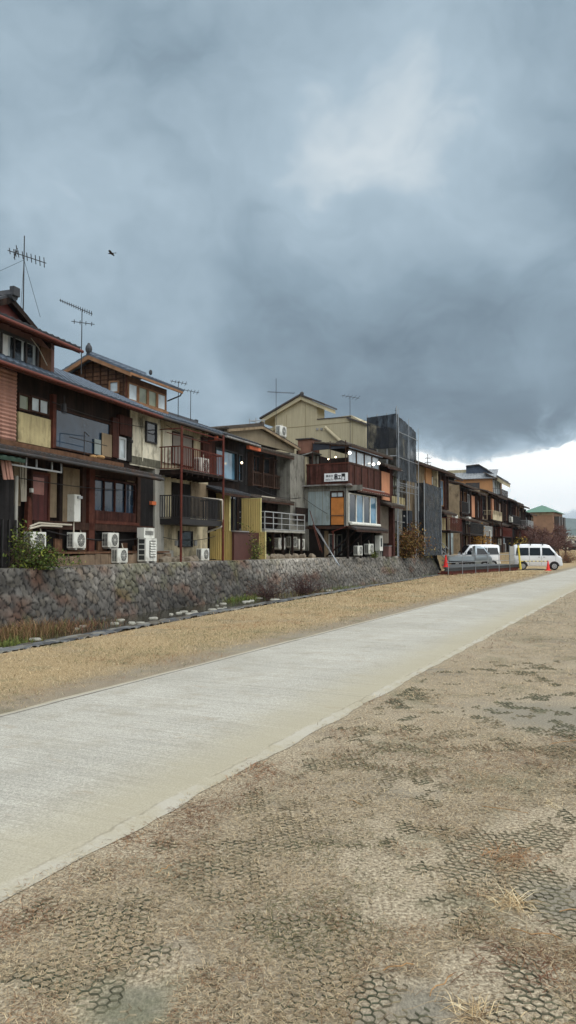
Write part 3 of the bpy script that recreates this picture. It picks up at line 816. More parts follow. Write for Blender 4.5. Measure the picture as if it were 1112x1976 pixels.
# ------------------------------------------------------------------ facade frames: s along the row, d towards the river, z above the terrace
from mathutils import Matrix
class Fr:
    def __init__(s, A, u, z0=ZT):
        L = sqrt(u[0]**2+u[1]**2); s.u = (u[0]/L, u[1]/L); s.A = (A[0], A[1]); s.z0 = z0
        s.n = (s.u[1], -s.u[0]); s.ang = atan2(s.u[1], s.u[0])
        s.M = Matrix.Translation((A[0], A[1], z0)) @ Matrix.Rotation(s.ang, 4, 'Z')
    def sz(s, px, py, d=0.0):
        r = raydir(px, py); px0 = (s.A[0]+s.n[0]*d-CAM[0], s.A[1]+s.n[1]*d-CAM[1])
        t = (px0[0]*s.n[0]+px0[1]*s.n[1])/(r[0]*s.n[0]+r[1]*s.n[1])
        P = (r[0]*t+CAM[0], r[1]*t+CAM[1], r[2]*t+CAM[2])
        return ((P[0]-s.A[0])*s.u[0]+(P[1]-s.A[1])*s.u[1], P[2]-s.z0)
    def S(s, px, d=0.0, py=960): return s.sz(px, py, d)[0]
    def Z(s, px, py, d=0.0): return s.sz(px, py, d)[1]
    def W(s, x, d, z=0.0):
        return (s.A[0]+s.u[0]*x+s.n[0]*d, s.A[1]+s.u[1]*x+s.n[1]*d, s.z0+z)
    def R(s, pl, pr, yt, yb, d=0.0):
        """extent of a facade rectangle measured at its left edge"""
        ym = (yt+yb)/2
        return (s.S(pl, d, ym), s.S(pr, d, ym), s.Z(pl, yb, d), s.Z(pl, yt, d))
    def root(s, name, label, cat, group=None, x=0.0, d=0.0):
        p = s.W(x, d); o = empty(name, p, s.ang, label, cat, group); o['_f'] = 0; del o['_f']
        return o
    def put(s, mb, name, mat, root, smooth=False, label=None):
        o = mb.build(name, mat, root, smooth=smooth)
        rm = Matrix.Translation(root.location) @ root.rotation_euler.to_matrix().to_4x4()
        if root.parent is not None:
            rm = ABS[root.name]
        o.matrix_local = rm.inverted() @ s.M
        ABS[o.name] = s.M
        if label: o['label'] = label
        return o
    def perp(s, x, d=0.0):
        """frame of the end wall at x: its own s runs outwards (towards the river), its d faces the camera side"""
        p = s.W(x, d); return Fr((p[0], p[1]), s.n, s.z0)
ABS = {}
def bx(s0, s1, d0, d1, z0, z1): return MB().box(s0, s1, -d1, -d0, z0, z1)

# palette (true surface colours)
m_dkwood = M('dark stained wood', lin(44, 33, 28), var=0.5, rough=0.75, streak=0.55, planks=(0, 0.19), bump=0.3)
m_blackwood = M('charred wood', lin(36, 34, 34), var=0.35, rough=0.8, streak=0.4, planks=(0, 0.16), bump=0.3)
m_redwood = M('red brown wood', lin(72, 43, 36), var=0.4, rough=0.7, streak=0.55, planks=(0, 0.17), bump=0.3)
m_beam = M('brown beam', lin(62, 44, 36), var=0.35, rough=0.75, streak=0.3, scale=5)
m_redbeam = M('red painted timber', lin(86, 50, 40), var=0.3, rough=0.7, scale=5, streak=0.2)
m_ltwood = M('light timber', lin(134, 100, 74), var=0.25, rough=0.7, scale=5)
m_slat = M('weathered plank', lin(98, 72, 55), var=0.35, rough=0.8, scale=4, streak=0.3)
m_cream = M('stained cream stucco', lin(186, 174, 146), var=0.14, scale=1.2, streak=0.26, dirt=lin(104, 98, 82), dirt_amt=0.5, rough=0.9)
m_creamw = M('grubby white stucco', lin(206, 200, 180), var=0.10, scale=1.2, streak=0.16, dirt=lin(96, 92, 80), dirt_amt=0.35, rough=0.9)
m_mustard = M('ochre panel', lin(176, 163, 124), var=0.14, scale=1.5, streak=0.22, rough=0.9, dirt=lin(120, 108, 82), dirt_amt=0.2)
m_tan = M('tan plaster', lin(136, 120, 98), var=0.15, scale=1.5, streak=0.15, dirt=lin(92, 80, 64), dirt_amt=0.2, rough=0.9)
m_yel = M('pale yellow render', lin(168, 159, 134), var=0.07, scale=0.6, streak=0.14, rough=0.9, bump=0.05)
m_grey = M('grey render', lin(128, 126, 118), var=0.14, scale=1.2, streak=0.25, dirt=lin(70, 68, 62), dirt_amt=0.3, rough=0.9)
m_conc = M('concrete', lin(150, 148, 140), var=0.18, scale=2, streak=0.2, rough=0.9)
m_bluegrey = M('blue grey sheet', lin(140, 152, 153), var=0.12, scale=1.5, streak=0.22, rough=0.6, dirt=lin(104, 104, 96), dirt_amt=0.2)
m_tile = M('grey clay tile', lin(60, 62, 66), var=0.3, scale=3, rough=0.65, fine=0.2, spec=0.2, tint=lin(62, 62, 64))
m_tileblue = M('slate blue tile', lin(78, 88, 100), var=0.3, scale=3, rough=0.6, fine=0.25, spec=0.25)
m_oldtile = M('old brown tile', lin(76, 69, 63), var=0.35, scale=3, rough=0.8, fine=0.25, tint=lin(66, 60, 54))
m_sheet = M('dull metal sheet', lin(132, 132, 130), var=0.2, scale=2, streak=0.2, rough=0.5, dirt=lin(92, 70, 54), dirt_amt=0.3)
m_dksheet = M('dark metal sheet', lin(62, 60, 60), var=0.3, scale=2, rough=0.55, dirt=lin(84, 62, 48), dirt_amt=0.2)
m_redgut = M('rust red gutter', lin(100, 52, 42), var=0.2, rough=0.55, scale=4)
m_pink = M('pinkish ribbed sheet', lin(156, 118, 104), var=0.15, rough=0.7, scale=2, streak=0.25)
m_mauve = M('mauve ribbed sheet', lin(118, 88, 82), var=0.12, rough=0.7, scale=2, streak=0.15)
m_pinkwall = M('dusty pink plaster', lin(112, 68, 66), var=0.1, rough=0.9, scale=2)
m_ysheet = M('yellow ribbed sheet', lin(186, 164, 102), var=0.10, rough=0.6, scale=1.5, streak=0.15)
m_orange = M('orange shutter sheet', lin(178, 124, 92), var=0.10, rough=0.65, scale=1.5, streak=0.12)
m_orwall = M('orange tan render', lin(176, 130, 90), var=0.07, rough=0.9, scale=0.7, streak=0.1)
m_rust = M('rusty steel paint', lin(92, 46, 38), var=0.3, rough=0.7, scale=8, dirt=lin(70, 44, 36), dirt_amt=0.3)
m_black = M('black metal', lin(40, 38, 38), var=0.2, rough=0.55, scale=6)
m_white = M('off white enamel', lin(214, 214, 206), var=0.05, rough=0.45, scale=3, streak=0.05, dirt=lin(150, 146, 134), dirt_amt=0.1)
m_fan = M('dark fan void', lin(56, 58, 58), var=0.1, rough=0.7, scale=8)
m_vinyl = M('pale plastic pipe', lin(186, 178, 162), var=0.1, rough=0.6, scale=6)
m_steel = M('galvanised tube', lin(150, 154, 158), var=0.15, rough=0.42, metal=0.6, scale=10)
m_alu = M('dull aluminium', lin(170, 172, 172), var=0.08, rough=0.4, metal=0.3, scale=6)
m_void = M('shaded interior', lin(30, 26, 24), var=0.3, rough=0.9, scale=2)  # dark colour painted in for the shade inside openings and voids
m_net = M('black netting', lin(42, 45, 50), var=0.35, rough=0.85, scale=2.2, streak=0.25, fine=0.2)
m_lattice = M('aged lattice', lin(66, 50, 42), var=0.3, rough=0.8, scale=6)
m_blind = M('bamboo blind', lin(184, 122, 66), var=0.2, rough=0.8, scale=3)
_nt = NT(m_net.node_tree)
def netting(m):
    t = NT(m.node_tree); o = [n for n in t.n if n.type == 'OUTPUT_MATERIAL'][0]; p = t.n['Principled BSDF']; tr = t.new('ShaderNodeBsdfTransparent'); mx = t.new('ShaderNodeMixShader')
    oc = t.new('ShaderNodeTexCoord').outputs['Object']; t.put(mx.inputs[0], t.mapr(t.noise(t.mapping(oc, scale=(1, 1, 0.4)), 3.0, 4, 0.6), 0.35, 0.65, 0.50, 0.92))
    t.l.new(tr.outputs[0], mx.inputs[1]); t.l.new(p.outputs[0], mx.inputs[2]); t.l.new(mx.outputs[0], o.inputs[0]); return m
m_curtain = M('white curtain', lin(206, 208, 206), var=0.12, rough=0.85, scale=4, streak=0.25)
g_dark = glass('dark window glass', lin(40, 44, 48))
g_blue = glass('blue sky glass', lin(84, 122, 146), spec=0.7)
g_big = glass('tall smoked glass', lin(36, 52, 68), rough=0.05, spec=0.45)
g_green = glass('greenish frosted glass', lin(112, 118, 96), rough=0.3)
g_milky = glass('frosted glass', lin(176, 186, 190), rough=0.35)

def window(fr, root, s0, s1, z0, z1, d, n=2, fm=None, gm=None, fw=0.05, depth=0.07, rows=1, name='window', label=None, sill=False):
    fm = fm or m_beam; gm = gm or g_dark; mb = MB()
    def b(a, c, e, f): mb.box(a, c, -d-depth, -d, e, f)
    b(s0, s1, z0, z0+fw); b(s0, s1, z1-fw, z1); b(s0, s0+fw, z0+fw, z1-fw); b(s1-fw, s1, z0+fw, z1-fw)
    for k in range(1, n):
        x = s0+(s1-s0)*k/n; mb.box(x-fw*0.4, x+fw*0.4, -d-depth*0.8, -d, z0+fw, z1-fw)
    for k in range(1, rows):
        z = z0+(z1-z0)*k/rows; mb.box(s0+fw, s1-fw, -d-depth*0.7, -d, z-fw*0.3, z+fw*0.3)
    if sill: mb.box(s0-0.06, s1+0.06, -d-depth-0.06, -d, z0-0.06, z0)
    f = fr.put(mb, name, fm, root, label=label)
    g = MB().box(s0+fw*0.5, s1-fw*0.5, -d-depth*0.35, -d-0.004, z0+fw*0.5, z1-fw*0.5)
    fr.put(g, 'pane', gm, f); return f
def roofing(fr, root, s0, s1, de, ze, dt, zt, mat, name='roof', gutter=None, fascia=None, pitch=0.27, rafters=True, thick=0.06):
    R = sqrt((de-dt)**2+(zt-ze)**2); mb = MB()
    mb.tiles((s0, -de, ze), (1, 0, 0), (0, (de-dt)/R, (zt-ze)/R), s1-s0, R, pitch=pitch, thick=thick)
    r = fr.put(mb, name, mat, root)
    if rafters:
        b = MB(); n = max(2, int((s1-s0)/0.45)); L = min(abs(de-dt), 1.3)
        dzz = (zt-ze)/(de-dt)*L
        for k in range(n+1):
            x = s0+0.05+(s1-s0-0.1)*k/n
            b.prism([(-de+0.03, ze-0.13), (-de+0.03, ze-0.075), (-de+L, ze+dzz-0.075), (-de+L, ze+dzz-0.14)], 0, x-0.03, x+0.03)
        b.box(s0+0.02, s1-0.02, -de+0.005, -de+0.03, ze-0.16, ze-0.065)
        fr.put(b, 'rafters', fascia or m_beam, r)
    if gutter:
        g = MB(); g.tube((s0-0.03, -de-0.05, ze-0.10), (s1+0.03, -de-0.05, ze-0.10), 0.045, n=10)
        fr.put(g, 'gutter', gutter, r, smooth=False)
    return r
def ridge(fr, root, p0, p1, mat, r=0.09, finial=True):
    b = MB(); b.tube(p0, p1, r, n=8)
    b.tube((p0[0], p0[1], p0[2]-0.08), (p1[0], p1[1], p1[2]-0.08), r*1.5, n=8)
    if finial:
        for p in (p0, p1): b.box(p[0]-r*1.3, p[0]+r*1.3, p[1]-r*0.7, p[1]+r*0.7, p[2]-r, p[2]+r*1.4)
    return fr.put(b, 'ridge', mat, root)
def railing(fr, root, s0, s1, d, z0, z1, mat, step=0.12, r=0.012, bars='v', name='railing', side=None, d_back=0.0, rails=2):
    b = MB()
    b.box(s0, s1, -d-0.02, -d+0.02, z1-0.04, z1); b.box(s0, s1, -d-0.015, -d+0.015, z0, z0+0.03)
    if bars == 'v':
        n = max(2, int((s1-s0)/step))
        for k in range(n+1):
            x = s0+(s1-s0)*k/n; b.box(x-r, x+r, -d-r, -d+r, z0+0.03, z1-0.04)
    else:
        for k in range(1, rails+1):
            z = z0+(z1-z0)*k/(rails+1); b.box(s0, s1, -d-r, -d+r, z-r, z+r)
        n = max(2, int((s1-s0)/step))
        for k in range(n+1):
            x = s0+(s1-s0)*k/n; b.box(x-0.02, x+0.02, -d-0.018, -d+0.018, z0, z1)
    for q in (side or ()):
        b.box(q-0.02, q+0.02, -d, -d_back, z1-0.04, z1); b.box(q-0.015, q+0.015, -d, -d_back, z0, z0+0.03)
        n = max(2, int(abs(d-d_back)/step))
        for k in range(n):
            y = -d+(d-d_back)*k/n
            if bars == 'v': b.box(q-r, q+r, y-r, y+r, z0, z1)
        if bars != 'v':
            for k in range(1, rails+1):
                z = z0+(z1-z0)*k/(rails+1); b.box(q-r, q+r, -d, -d_back, z-r, z+r)
    return fr.put(b, name, mat, root)
def pipe(fr, root, pts, r=0.035, mat=None, name='drain_pipe'):
    b = MB(); b.path([(p[0], -p[1], p[2]) for p in pts], r, 8)
    return fr.put(b, name, mat or m_vinyl, root)

# ---- air conditioner outdoor unit
def make_ac():
    t = empty('air_conditioner', (0, 0, 0), 0, 'x', 'air conditioner')
    b = MB().box(0, 0.8, 0, 0.29, 0.06, 0.64); o = b.build('casing', m_white, t)
    bv = o.modifiers.new('b', 'BEVEL'); bv.width = 0.012; bv.segments = 2
    b = MB(); cx, cz, r = 0.48, 0.35, 0.235
    b.prism([(cx+r*cos(2*pi*k/28), cz+r*sin(2*pi*k/28)) for k in range(28)], 1, -0.006, 0.004); f = b.build('fan_opening', m_fan, t)
    b = MB()
    for q in (0.09, 0.14, 0.19, 0.24):
        for k in range(24):
            a0 = 2*pi*k/24; a1 = 2*pi*(k+1)/24
            b.tube((cx+q*cos(a0), -0.012, cz+q*sin(a0)), (cx+q*cos(a1), -0.012, cz+q*sin(a1)), 0.0045, n=4, caps=False)
    for k in range(10):
        a = 2*pi*k/10; b.tube((cx+.03*cos(a), -0.012, cz+.03*sin(a)), (cx+.24*cos(a), -0.012, cz+.24*sin(a)), 0.004, n=4, caps=False)
    b.prism([(cx+.04*cos(2*pi*k/12), cz+.04*sin(2*pi*k/12)) for k in range(12)], 1, -0.018, -0.008); b.build('grille', m_white, f)
    b = MB().box(-0.006, 0.0, 0.03, 0.26, 0.12, 0.58)
    sg = b.build('side_vent', m_fan, t); b = MB()
    for k in range(9): b.box(-0.012, -0.006, 0.03, 0.26, 0.14+k*0.05, 0.152+k*0.05)
    for k in range(3): b.box(-0.012, -0.006, 0.03+k*0.11, 0.042+k*0.11, 0.12, 0.58)
    b.build('slats', m_white, sg)
    MB().path([(0.80, 0.18, 0.3), (0.90, 0.2, 0.28), (0.95, 0.28, 0.5), (0.93, 0.36, 0.85)], 0.022, 6).build('hose', m_vinyl, t)
    for x in (0.1, 0.6): MB().box(x, x+0.1, -0.02, 0.31, 0, 0.06).build('foot', m_conc, t)
    return t
AC0 = make_ac(); AC_USED = [False]
def place_ac(x, y, z, ang, label, sc=1.0, group='air conditioner outdoor units along the backs of the houses'):
    o = AC0 if not AC_USED[0] else copy_tree(AC0)
    AC_USED[0] = True
    o.location = (x, y, z); o.rotation_euler = (0, 0, ang); o.scale = (sc, sc, sc); o['label'] = label; o['group'] = group
    return o
def ac_on(fr, px, py_bottom, d, label, sc=1.0, dang=0.0):
    s, z = fr.sz(px, py_bottom, d); w_ = fr.W(s, d, z)
    return place_ac(w_[0], w_[1], w_[2], fr.ang+dang, label, sc)

# ---- aerials
def aerial(px, y_top, y_bot, Y, label, booms, guy=None, r=0.018):
    b0 = AT(px, y_bot, Y); tp = AT(px, y_top, Y); t = empty('tv_aerial', b0, 0, label, 'aerial')
    H = tp[2]-b0[2]; MB().tube((0, 0, 0), (0, 0, H), r, r*0.8, 6).build('mast', m_black, t)
    for (x0, y0, x1, y1, n, el, vert) in booms:
        a = AT(x0, y0, Y); c = AT(x1, y1, Y); a = Vector((a[0]-b0[0], 0.0, a[2]-b0[2])); c = Vector((c[0]-b0[0], 0.12, c[2]-b0[2]))
        bo = MB().tube(a, c, 0.013, n=5).build('boom', m_black, t); e = MB()
        ax = Vector((0.42, -0.8, 0.30)).normalized() if not vert else Vector((0.35, 0.1, 1.0)).normalized()
        for k in range(n):
            q = a.lerp(c, (k+0.5)/n); l = el*(0.7+0.5*k/max(1, n-1)) if n > 4 else el*(0.7+0.5*random.random())
            e.tube(q-ax*l/2+Vector((0.10*l, 0, 0.10*l)), q+ax*l/2-Vector((0.10*l, 0, 0.10*l)), 0.012, n=4)
        e.build('rods', m_black, bo)
    if guy:
        for (gx, gy, dY) in guy:
            a = AT(px, y_top+(y_bot-y_top)*0.32, Y); c = AT(gx, gy, Y+dY)
            MB().tube((0, 0, a[2]-b0[2]), (c[0]-b0[0], c[1]-b0[1], c[2]-b0[2]), 0.006, n=4).build('guy_wire', m_black, t)
    return t

# ---- shrubs and bare trees
LEAFM = {}
def leafmat(key, c):
    return M(key, c, var=0.3, scale=6, rough=0.7, bump=0, spec=0.3, attr='tone')
LEAF = leafmat('leaf', (1, 1, 1)); BARK = M('twig bark', lin(84, 70, 60), var=0.3, scale=12, rough=0.9)
def shrub(name, loc, rx, ry, h, nleaf, size, cols, label, cat, twig=True, bark=None, seed=0, hang=0.0, flat=0.3, ntw=26, twr=0.012):
    rs = np.random.RandomState(seed+100); t = empty(name, loc, 0, label, cat)
    # stems: random walk fans
    tips = []; mb = MB()
    for k in range(ntw):
        a = rs.uniform(0, 2*pi); rr = rs.uniform(0.2, 1.0); end = Vector((rx*rr*cos(a), ry*rr*sin(a), h*rs.uniform(0.45, 1.0)*(1-0.45*rr*rr)))
        st = Vector((rs.uniform(-.2, .2)*rx, rs.uniform(-.2, .2)*ry, 0.0)); p = st; n = 5
        for j in range(1, n+1):
            f = j/n; q = st.lerp(end, f)+Vector(rs.normal(0, 0.05*h, 3)); q.z = max(q.z+hang*0.2*h*sin(f*pi), 0.02)
            mb.tube(p, q, twr*(1.1-f*0.8), twr*(1.0-f*0.8), 4, caps=False); p = q; tips.append((q, f))
            if j > 1:
                for _ in range(2):
                    e = q+Vector(rs.normal(0, 0.13*h, 3)); e.z = max(e.z, 0.03)
                    mb.tube(q, e, twr*0.45, twr*0.2, 3, caps=False); tips.append((e, 1.0))
    mb.build('stems', bark or BARK, t)
    if nleaf:
        tp = np.array([list(q) for q, f in tips]); idx = rs.randint(0, len(tp), nleaf)
        C = tp[idx]+rs.normal(0, 1, (nleaf, 3))*np.array([rx, ry, h*0.6])*0.13; C[:, 2] = np.maximum(C[:, 2], 0.02)
        A = rs.normal(0, 1, (nleaf, 3)); A /= np.linalg.norm(A, axis=1)[:, None]; B = rs.normal(0, 1, (nleaf, 3)); B -= (A*B).sum(1)[:, None]*A; B /= np.linalg.norm(B, axis=1)[:, None]
        sz = size*rs.uniform(0.5, 1.2, nleaf)[:, None]
        V = np.stack([C-A*sz, C+B*sz*0.45, C+A*sz, C-B*sz*0.45], 1).reshape(-1, 3); I = np.arange(nleaf)*4
        Fq = np.stack([I, I+1, I+2, I+3], 1); cl = np.array([lin(*c) for c in cols]); tone = cl[rs.randint(0, len(cl), nleaf)]*rs.uniform(0.6, 1.3, (nleaf, 1))
        np_mesh('foliage', V, Fq, LEAF, np.repeat(tone, 4, 0), t)
    return t
def bare_tree(loc, h, spread, seed, label, cat='tree', col=None, twr=0.06):
    rs = np.random.RandomState(seed); t = empty('bare_tree', loc, 0, label, cat); tr = MB(); cr = MB()
    def grow(p, d, L, r, lev):
        q = p+d*L; (tr if lev < 2 else cr).tube(p, q, r, r*0.75, 5 if lev < 2 else 3, caps=False)
        if lev >= 5: return
        for _ in range(3 if lev < 3 else 4):
            nd = (d+Vector(rs.normal(0, 0.42+0.05*lev, 3))*(1.0)+Vector((0, 0, 0.10))).normalized(); nd.x *= spread; nd.y *= spread
            nd.normalize(); grow(p.lerp(q, rs.uniform(0.6, 1.0)), nd, L*rs.uniform(0.62, 0.88), r*0.68, lev+1)
    grow(Vector((0, 0, -0.1)), Vector((rs.normal(0, .08), rs.normal(0, .08), 1)).normalized(), h*0.27, twr*h/4, 0)
    tr.build('trunk', BARK, t); cr.build('crown', col or M('reddish twigs', lin(104, 74, 66), var=0.3, scale=1.5, bump=0), t); return t

# ================================================================== HOUSE A: red and brown three-storey timber house (far left)
FA = Fr((-8.345, 17.0), (0.3138, 0.9495))
sR = FA.S(272, 0, 800)
A = FA.root('wooden_house', 'nearest three storey brown timber house with red gutters and a huge smoked window', 'house')
eaveZ = FA.Z(140, 740, 0.75); pentZ = FA.Z(120, 884, 0.9); flo1 = FA.Z(180, 1010, 0)
# body
FA.put(bx(-1, FA.S(300, 0, 960), -7.0, -0.10, 0.32, pentZ+0.2), 'lower_wall', m_dkwood, A)
FA.put(bx(-1, sR, -7.0, -0.03, pentZ+0.1, eaveZ+0.15), 'upper_wall', m_dkwood, A)
# rough stone plinth carrying the lower floor, dark gap above it
mbp = MB(); sP0, sP1 = FA.S(100, 0.2, 1075), FA.S(318, 0.2, 1075)
rr = random.Random(3); x = sP0
while x < sP1:
    w_ = rr.uniform(0.25, 0.6); mbp.box(x, x+w_-0.015, -0.35-rr.uniform(0, .06), -0.02, 0.0, 0.30+rr.uniform(-.04, .04)); x += w_
FA.put(mbp, 'stone_plinth', M('plinth stone', lin(112, 96, 80), var=0.4, scale=3, bump=0.6), A)
b = MB().box(sP0, sP1, -0.40, 0.1, 0.34, 0.40); FA.put(b, 'plinth_beam', m_slat, A)
# floor beam and posts
zf0, zf1 = FA.Z(180, 1024, 0), FA.Z(180, 1010, 0)
FA.put(bx(FA.S(60, 0, 1015), FA.S(300, 0, 1015), -0.02, 0.10, zf0, zf1), 'floor_beam', m_beam, A)
for (pl, pr, yt, yb, mt, dd) in [(112, 118, 895, 1040, m_dkwood, 0.06), (156, 163, 895, 1040, m_beam, 0.06), (167, 178, 895, 1072, m_redbeam, 0.10), (262, 268, 910, 1020, m_beam, 0.07), (262, 266, 1030, 1062, m_beam, 0.05), (57, 60, 900, 1015, m_beam, 0.06)]:
    s0, s1, z0, z1 = FA.R(pl, pr, yt, yb); FA.put(bx(s0, s1, -0.1, dd, z0, z1), 'post', mt, A)
# plaster panels between the posts
for (pl, pr, yt, yb, mt) in [(29, 42, 885, 975, m_tan), (96, 111, 905, 998, m_tan), (120, 155, 900, 1010, m_tan), (179, 197, 898, 916, m_tan), (247, 262, 914, 929, m_tan)]:
    s0, s1, z0, z1 = FA.R(pl, pr, yt, yb); FA.put(bx(s0, s1, -0.09, -0.02, z0, z1), 'plaster_panel', mt, A)
# door
s0, s1, z0, z1 = FA.R(62, 94, 914, 1008)
dr = FA.put(bx(s0, s1, -0.09, -0.03, z0, z1), 'door', M('dark red door', lin(84, 36, 32), var=0.3, streak=0.3, planks=(0, 0.24), rough=0.6), A)
FA.put(bx(s0+0.06, s1-0.2, -0.03, -0.01, z1-0.55, z1-0.08), 'door_pane', M('frosted pink pane', lin(150, 96, 84), var=0.2, scale=5, rough=0.3), dr)
FA.put(bx(s0-0.08, s0, -0.09, 0.0, z0-0.05, z1+0.08).box(s1, s1+0.08, 0.0, 0.09, z0-0.05, z1+0.08).box(s0, s1, 0.0, 0.09, z1, z1+0.08), 'door_frame', m_redbeam, dr)
# white letter plate beside the door, conduits running down, brown cover
s0, s1, z0, z1 = FA.R(57, 61, 942, 950); FA.put(bx(s0, s1, 0.0, 0.07, z0, z1), 'switch_box', m_white, A)
for k, q in enumerate((40, 43, 46, 49, 52)):
    s_ = FA.S(q, 0.08, 920); pipe(FA, A, [(s_, 0.06+0.02*(k % 2), FA.Z(q, 892, .08)), (s_+0.02*(2-k), 0.09, FA.Z(q, 968, .08))], 0.017, m_vinyl, 'conduit')
s0, s1, z0, z1 = FA.R(44, 55, 966, 1032); FA.put(MB().prism([(s0, z0), (s1, z0), (s1-0.06, z1), ((s0+s1)/2, z1+0.12), (s0+0.06, z1)], 1, -0.14, -0.02), 'conduit_cover', m_redbeam, A)
pipe(FA, A, [(FA.S(58, .15, 1015), 0.14, FA.Z(58, 1016, .15)), (FA.S(75, .15, 1010), 0.16, FA.Z(75, 1009, .15)), (FA.S(98, .15, 1012), 0.16, FA.Z(98, 1011, .15)), (FA.S(138, .15, 1013), 0.15, FA.Z(138, 1013, .15))], 0.028, m_vinyl, 'wrapped_pipe')
pipe(FA, A, [(FA.S(58, .2, 1018), 0.18, FA.Z(58, 1020, .2)), (FA.S(80, .2, 1013), 0.2, FA.Z(80, 1014, .2)), (FA.S(120, .2, 1015), 0.19, FA.Z(120, 1016, .2))], 0.028, m_vinyl, 'wrapped_pipe')
# tall water heater on the wall
s0, s1, z0, z1 = FA.R(137, 149, 954, 1006, 0.1)
wh = FA.put(bx(s0, s1, -0.02, 0.22, z0, z1), 'water_heater', m_white, A)
FA.put(bx(s0+0.02, s1-0.02, 0.22, 0.235, z0+0.62*(z1-z0), z1-0.02), 'upper_cover', m_white, wh)
FA.put(bx(s0+0.10, s1-0.02, 0.235, 0.30, z1-0.12, z1-0.04), 'flue', m_alu, wh)
pipe(FA, wh, [((s0+s1)/2, 0.1, z0), ((s0+s1)/2-0.03, 0.12, z0-0.3), ((s0+s1)/2+0.05, 0.05, z0-0.45)], 0.02, m_vinyl, 'heater_pipe')
# lower windows
s0, s1, z0, z1 = FA.R(180, 262, 920, 1004)
window(FA, A, s0, s1, z0, z1, -0.10, n=4, fm=m_redwood, gm=g_big, fw=0.07, depth=0.12)
FA.put(bx(s0-0.05, s1+0.05, 0.02, 0.12, z0-0.10, z0), 'window_ledge', m_redbeam, A)
FA.put(bx(s0, s1, -0.04, 0.03, z0+0.06, z0+0.32), 'lower_board', m_redwood, A)
s0, s1, z0, z1 = FA.R(269, 299, 915, 1016); FA.put(bx(s0, s1, -0.05, 0.03, z0, z1), 'plank_panel', m_blackwood, A)
s0, s1, z0, z1 = FA.R(292, 300, 967, 974, 0.1); FA.put(bx(s0, s1, 0.02, 0.14, z0, z1), 'letter_box', M('orange box', lin(190, 104, 66), var=0.1), A)
FA.put(bx(FA.S(178, 0, 900), FA.S(262, 0, 915), -0.05, 0.02, FA.Z(180, 916, 0), FA.Z(180, 896, 0)), 'lintel', m_beam, A)
# dark sheet, its colour standing in for shade in the void below the floor
FA.put(bx(sP0, FA.S(300, 0, 1040), -0.10, -0.06, 0.3, zf0), 'underfloor_shade', m_void, A)
# pent roof over the lower floor
roofing(FA, A, -1.0, FA.S(310, 0.9, 915), 0.95, pentZ, 0.0, pentZ+0.22, m_dksheet, name='pent_roof', gutter=m_dksheet, fascia=m_beam, pitch=0.18, thick=0.04)
b = MB(); zz = FA.Z(80, 868, .5)
for q in (50, 70, 100, 118): b.box(FA.S(q, .7, 880), FA.S(q, .7, 880)+0.03, -0.72, -0.68, pentZ-0.36, pentZ-0.02)
b.box(FA.S(22, .7, 880), FA.S(118, .7, 880)+0.03, -0.72, -0.68, pentZ-0.38, pentZ-0.34)
FA.put(b, 'awning_frame', m_alu, A)
# upper storey, river face
zc = FA.Z(100, 862, 0.0)
FA.put(bx(-1, FA.S(228, 0, 885), 0.0, 0.22, pentZ+0.2, pentZ+0.34), 'ledge', m_slat, A)
s1 = FA.S(32, 0.18, 790); z0, z1 = FA.Z(32, 852, .18), FA.Z(32, 718, .18)
FA.put(MB().corrh(-0.8, s1, z0, z1, -0.18, pitch=0.10, amp=0.014), 'shutter_box', m_pink, A)
FA.put(bx(-0.8, s1, 0.0, 0.15, z0, z1), 'shutter_case', m_mauve, A)
s0, s1, z0, z1 = FA.R(34, 57, 757, 790); window(FA, A, s0, s1, z0, z1, -0.03, n=1, gm=g_green)
s0, s1, z0, z1 = FA.R(58, 94, 762, 794); window(FA, A, s0, s1, z0, z1, -0.03, n=2, gm=g_milky, fm=m_beam)
s0, s1, z0, z1 = FA.R(34, 97, 794, 852); FA.put(bx(s0, s1, -0.03, 0.03, z0, z1), 'ochre_panel', m_mustard, A)
s0, s1, z0, z1 = FA.R(97, 103, 760, 864); FA.put(bx(s0, s1, -0.03, 0.10, z0, z1), 'post', m_redbeam, A)
s0, s1, z0, z1 = FA.R(105, 213, 778, 864); bigw = window(FA, A, s0, s1, z0, z1-0.12, -0.03, n=1, fm=m_beam, gm=g_big, fw=0.05)
# seen through the big window: a plastered side screen, a pale curtain and a drying pole
sa, sb = FA.S(196, 0.03, 860), FA.S(212, 0.03, 860)
FA.put(bx(sa, sb+0.1, 0.035, 0.05, z0+0.06, z1-0.5), 'inner_screen', m_tan, bigw)
FA.put(bx(FA.S(182, 0.03, 860), sa-0.05, 0.032, 0.045, z0+0.06, z1-0.75), 'curtain', M('grey blue curtain', lin(132, 140, 138), var=0.1, scale=3), bigw)
pipe(FA, bigw, [(FA.S(133, .4, 840), 0.42, FA.Z(133, 843, .42)), (FA.S(180, .4, 838), 0.42, FA.Z(133, 843, .42)), (FA.S(206, .4, 838), 0.42, FA.Z(133, 843, .42))], 0.013, m_black, 'drying_pole')
pipe(FA, bigw, [(FA.S(162, .4, 838), 0.42, FA.Z(162, 872, .42)-0.1), (FA.S(162, .4, 838), 0.42, FA.Z(162, 833, .42)), (FA.S(172, .05, 838), 0.06, FA.Z(162, 833, .42))], 0.013, m_black, 'pole_bracket')
FA.put(MB().sphere((FA.S(202, .3, 870), -0.14, pentZ+0.40), 0.16, 10, 6, 0.45).sphere((FA.S(190, .3, 870), -0.12, pentZ+0.38), 0.12, 8, 6, 0.5), 'straw_bundle', M('straw bundle', lin(176, 140, 96), var=0.3, scale=20), A)
s0, s1, z0, z1 = FA.R(214, 226, 805, 882); FA.put(bx(s0, s1, -0.03, 0.08, z0, z1), 'plank_panel', m_redwood, A)
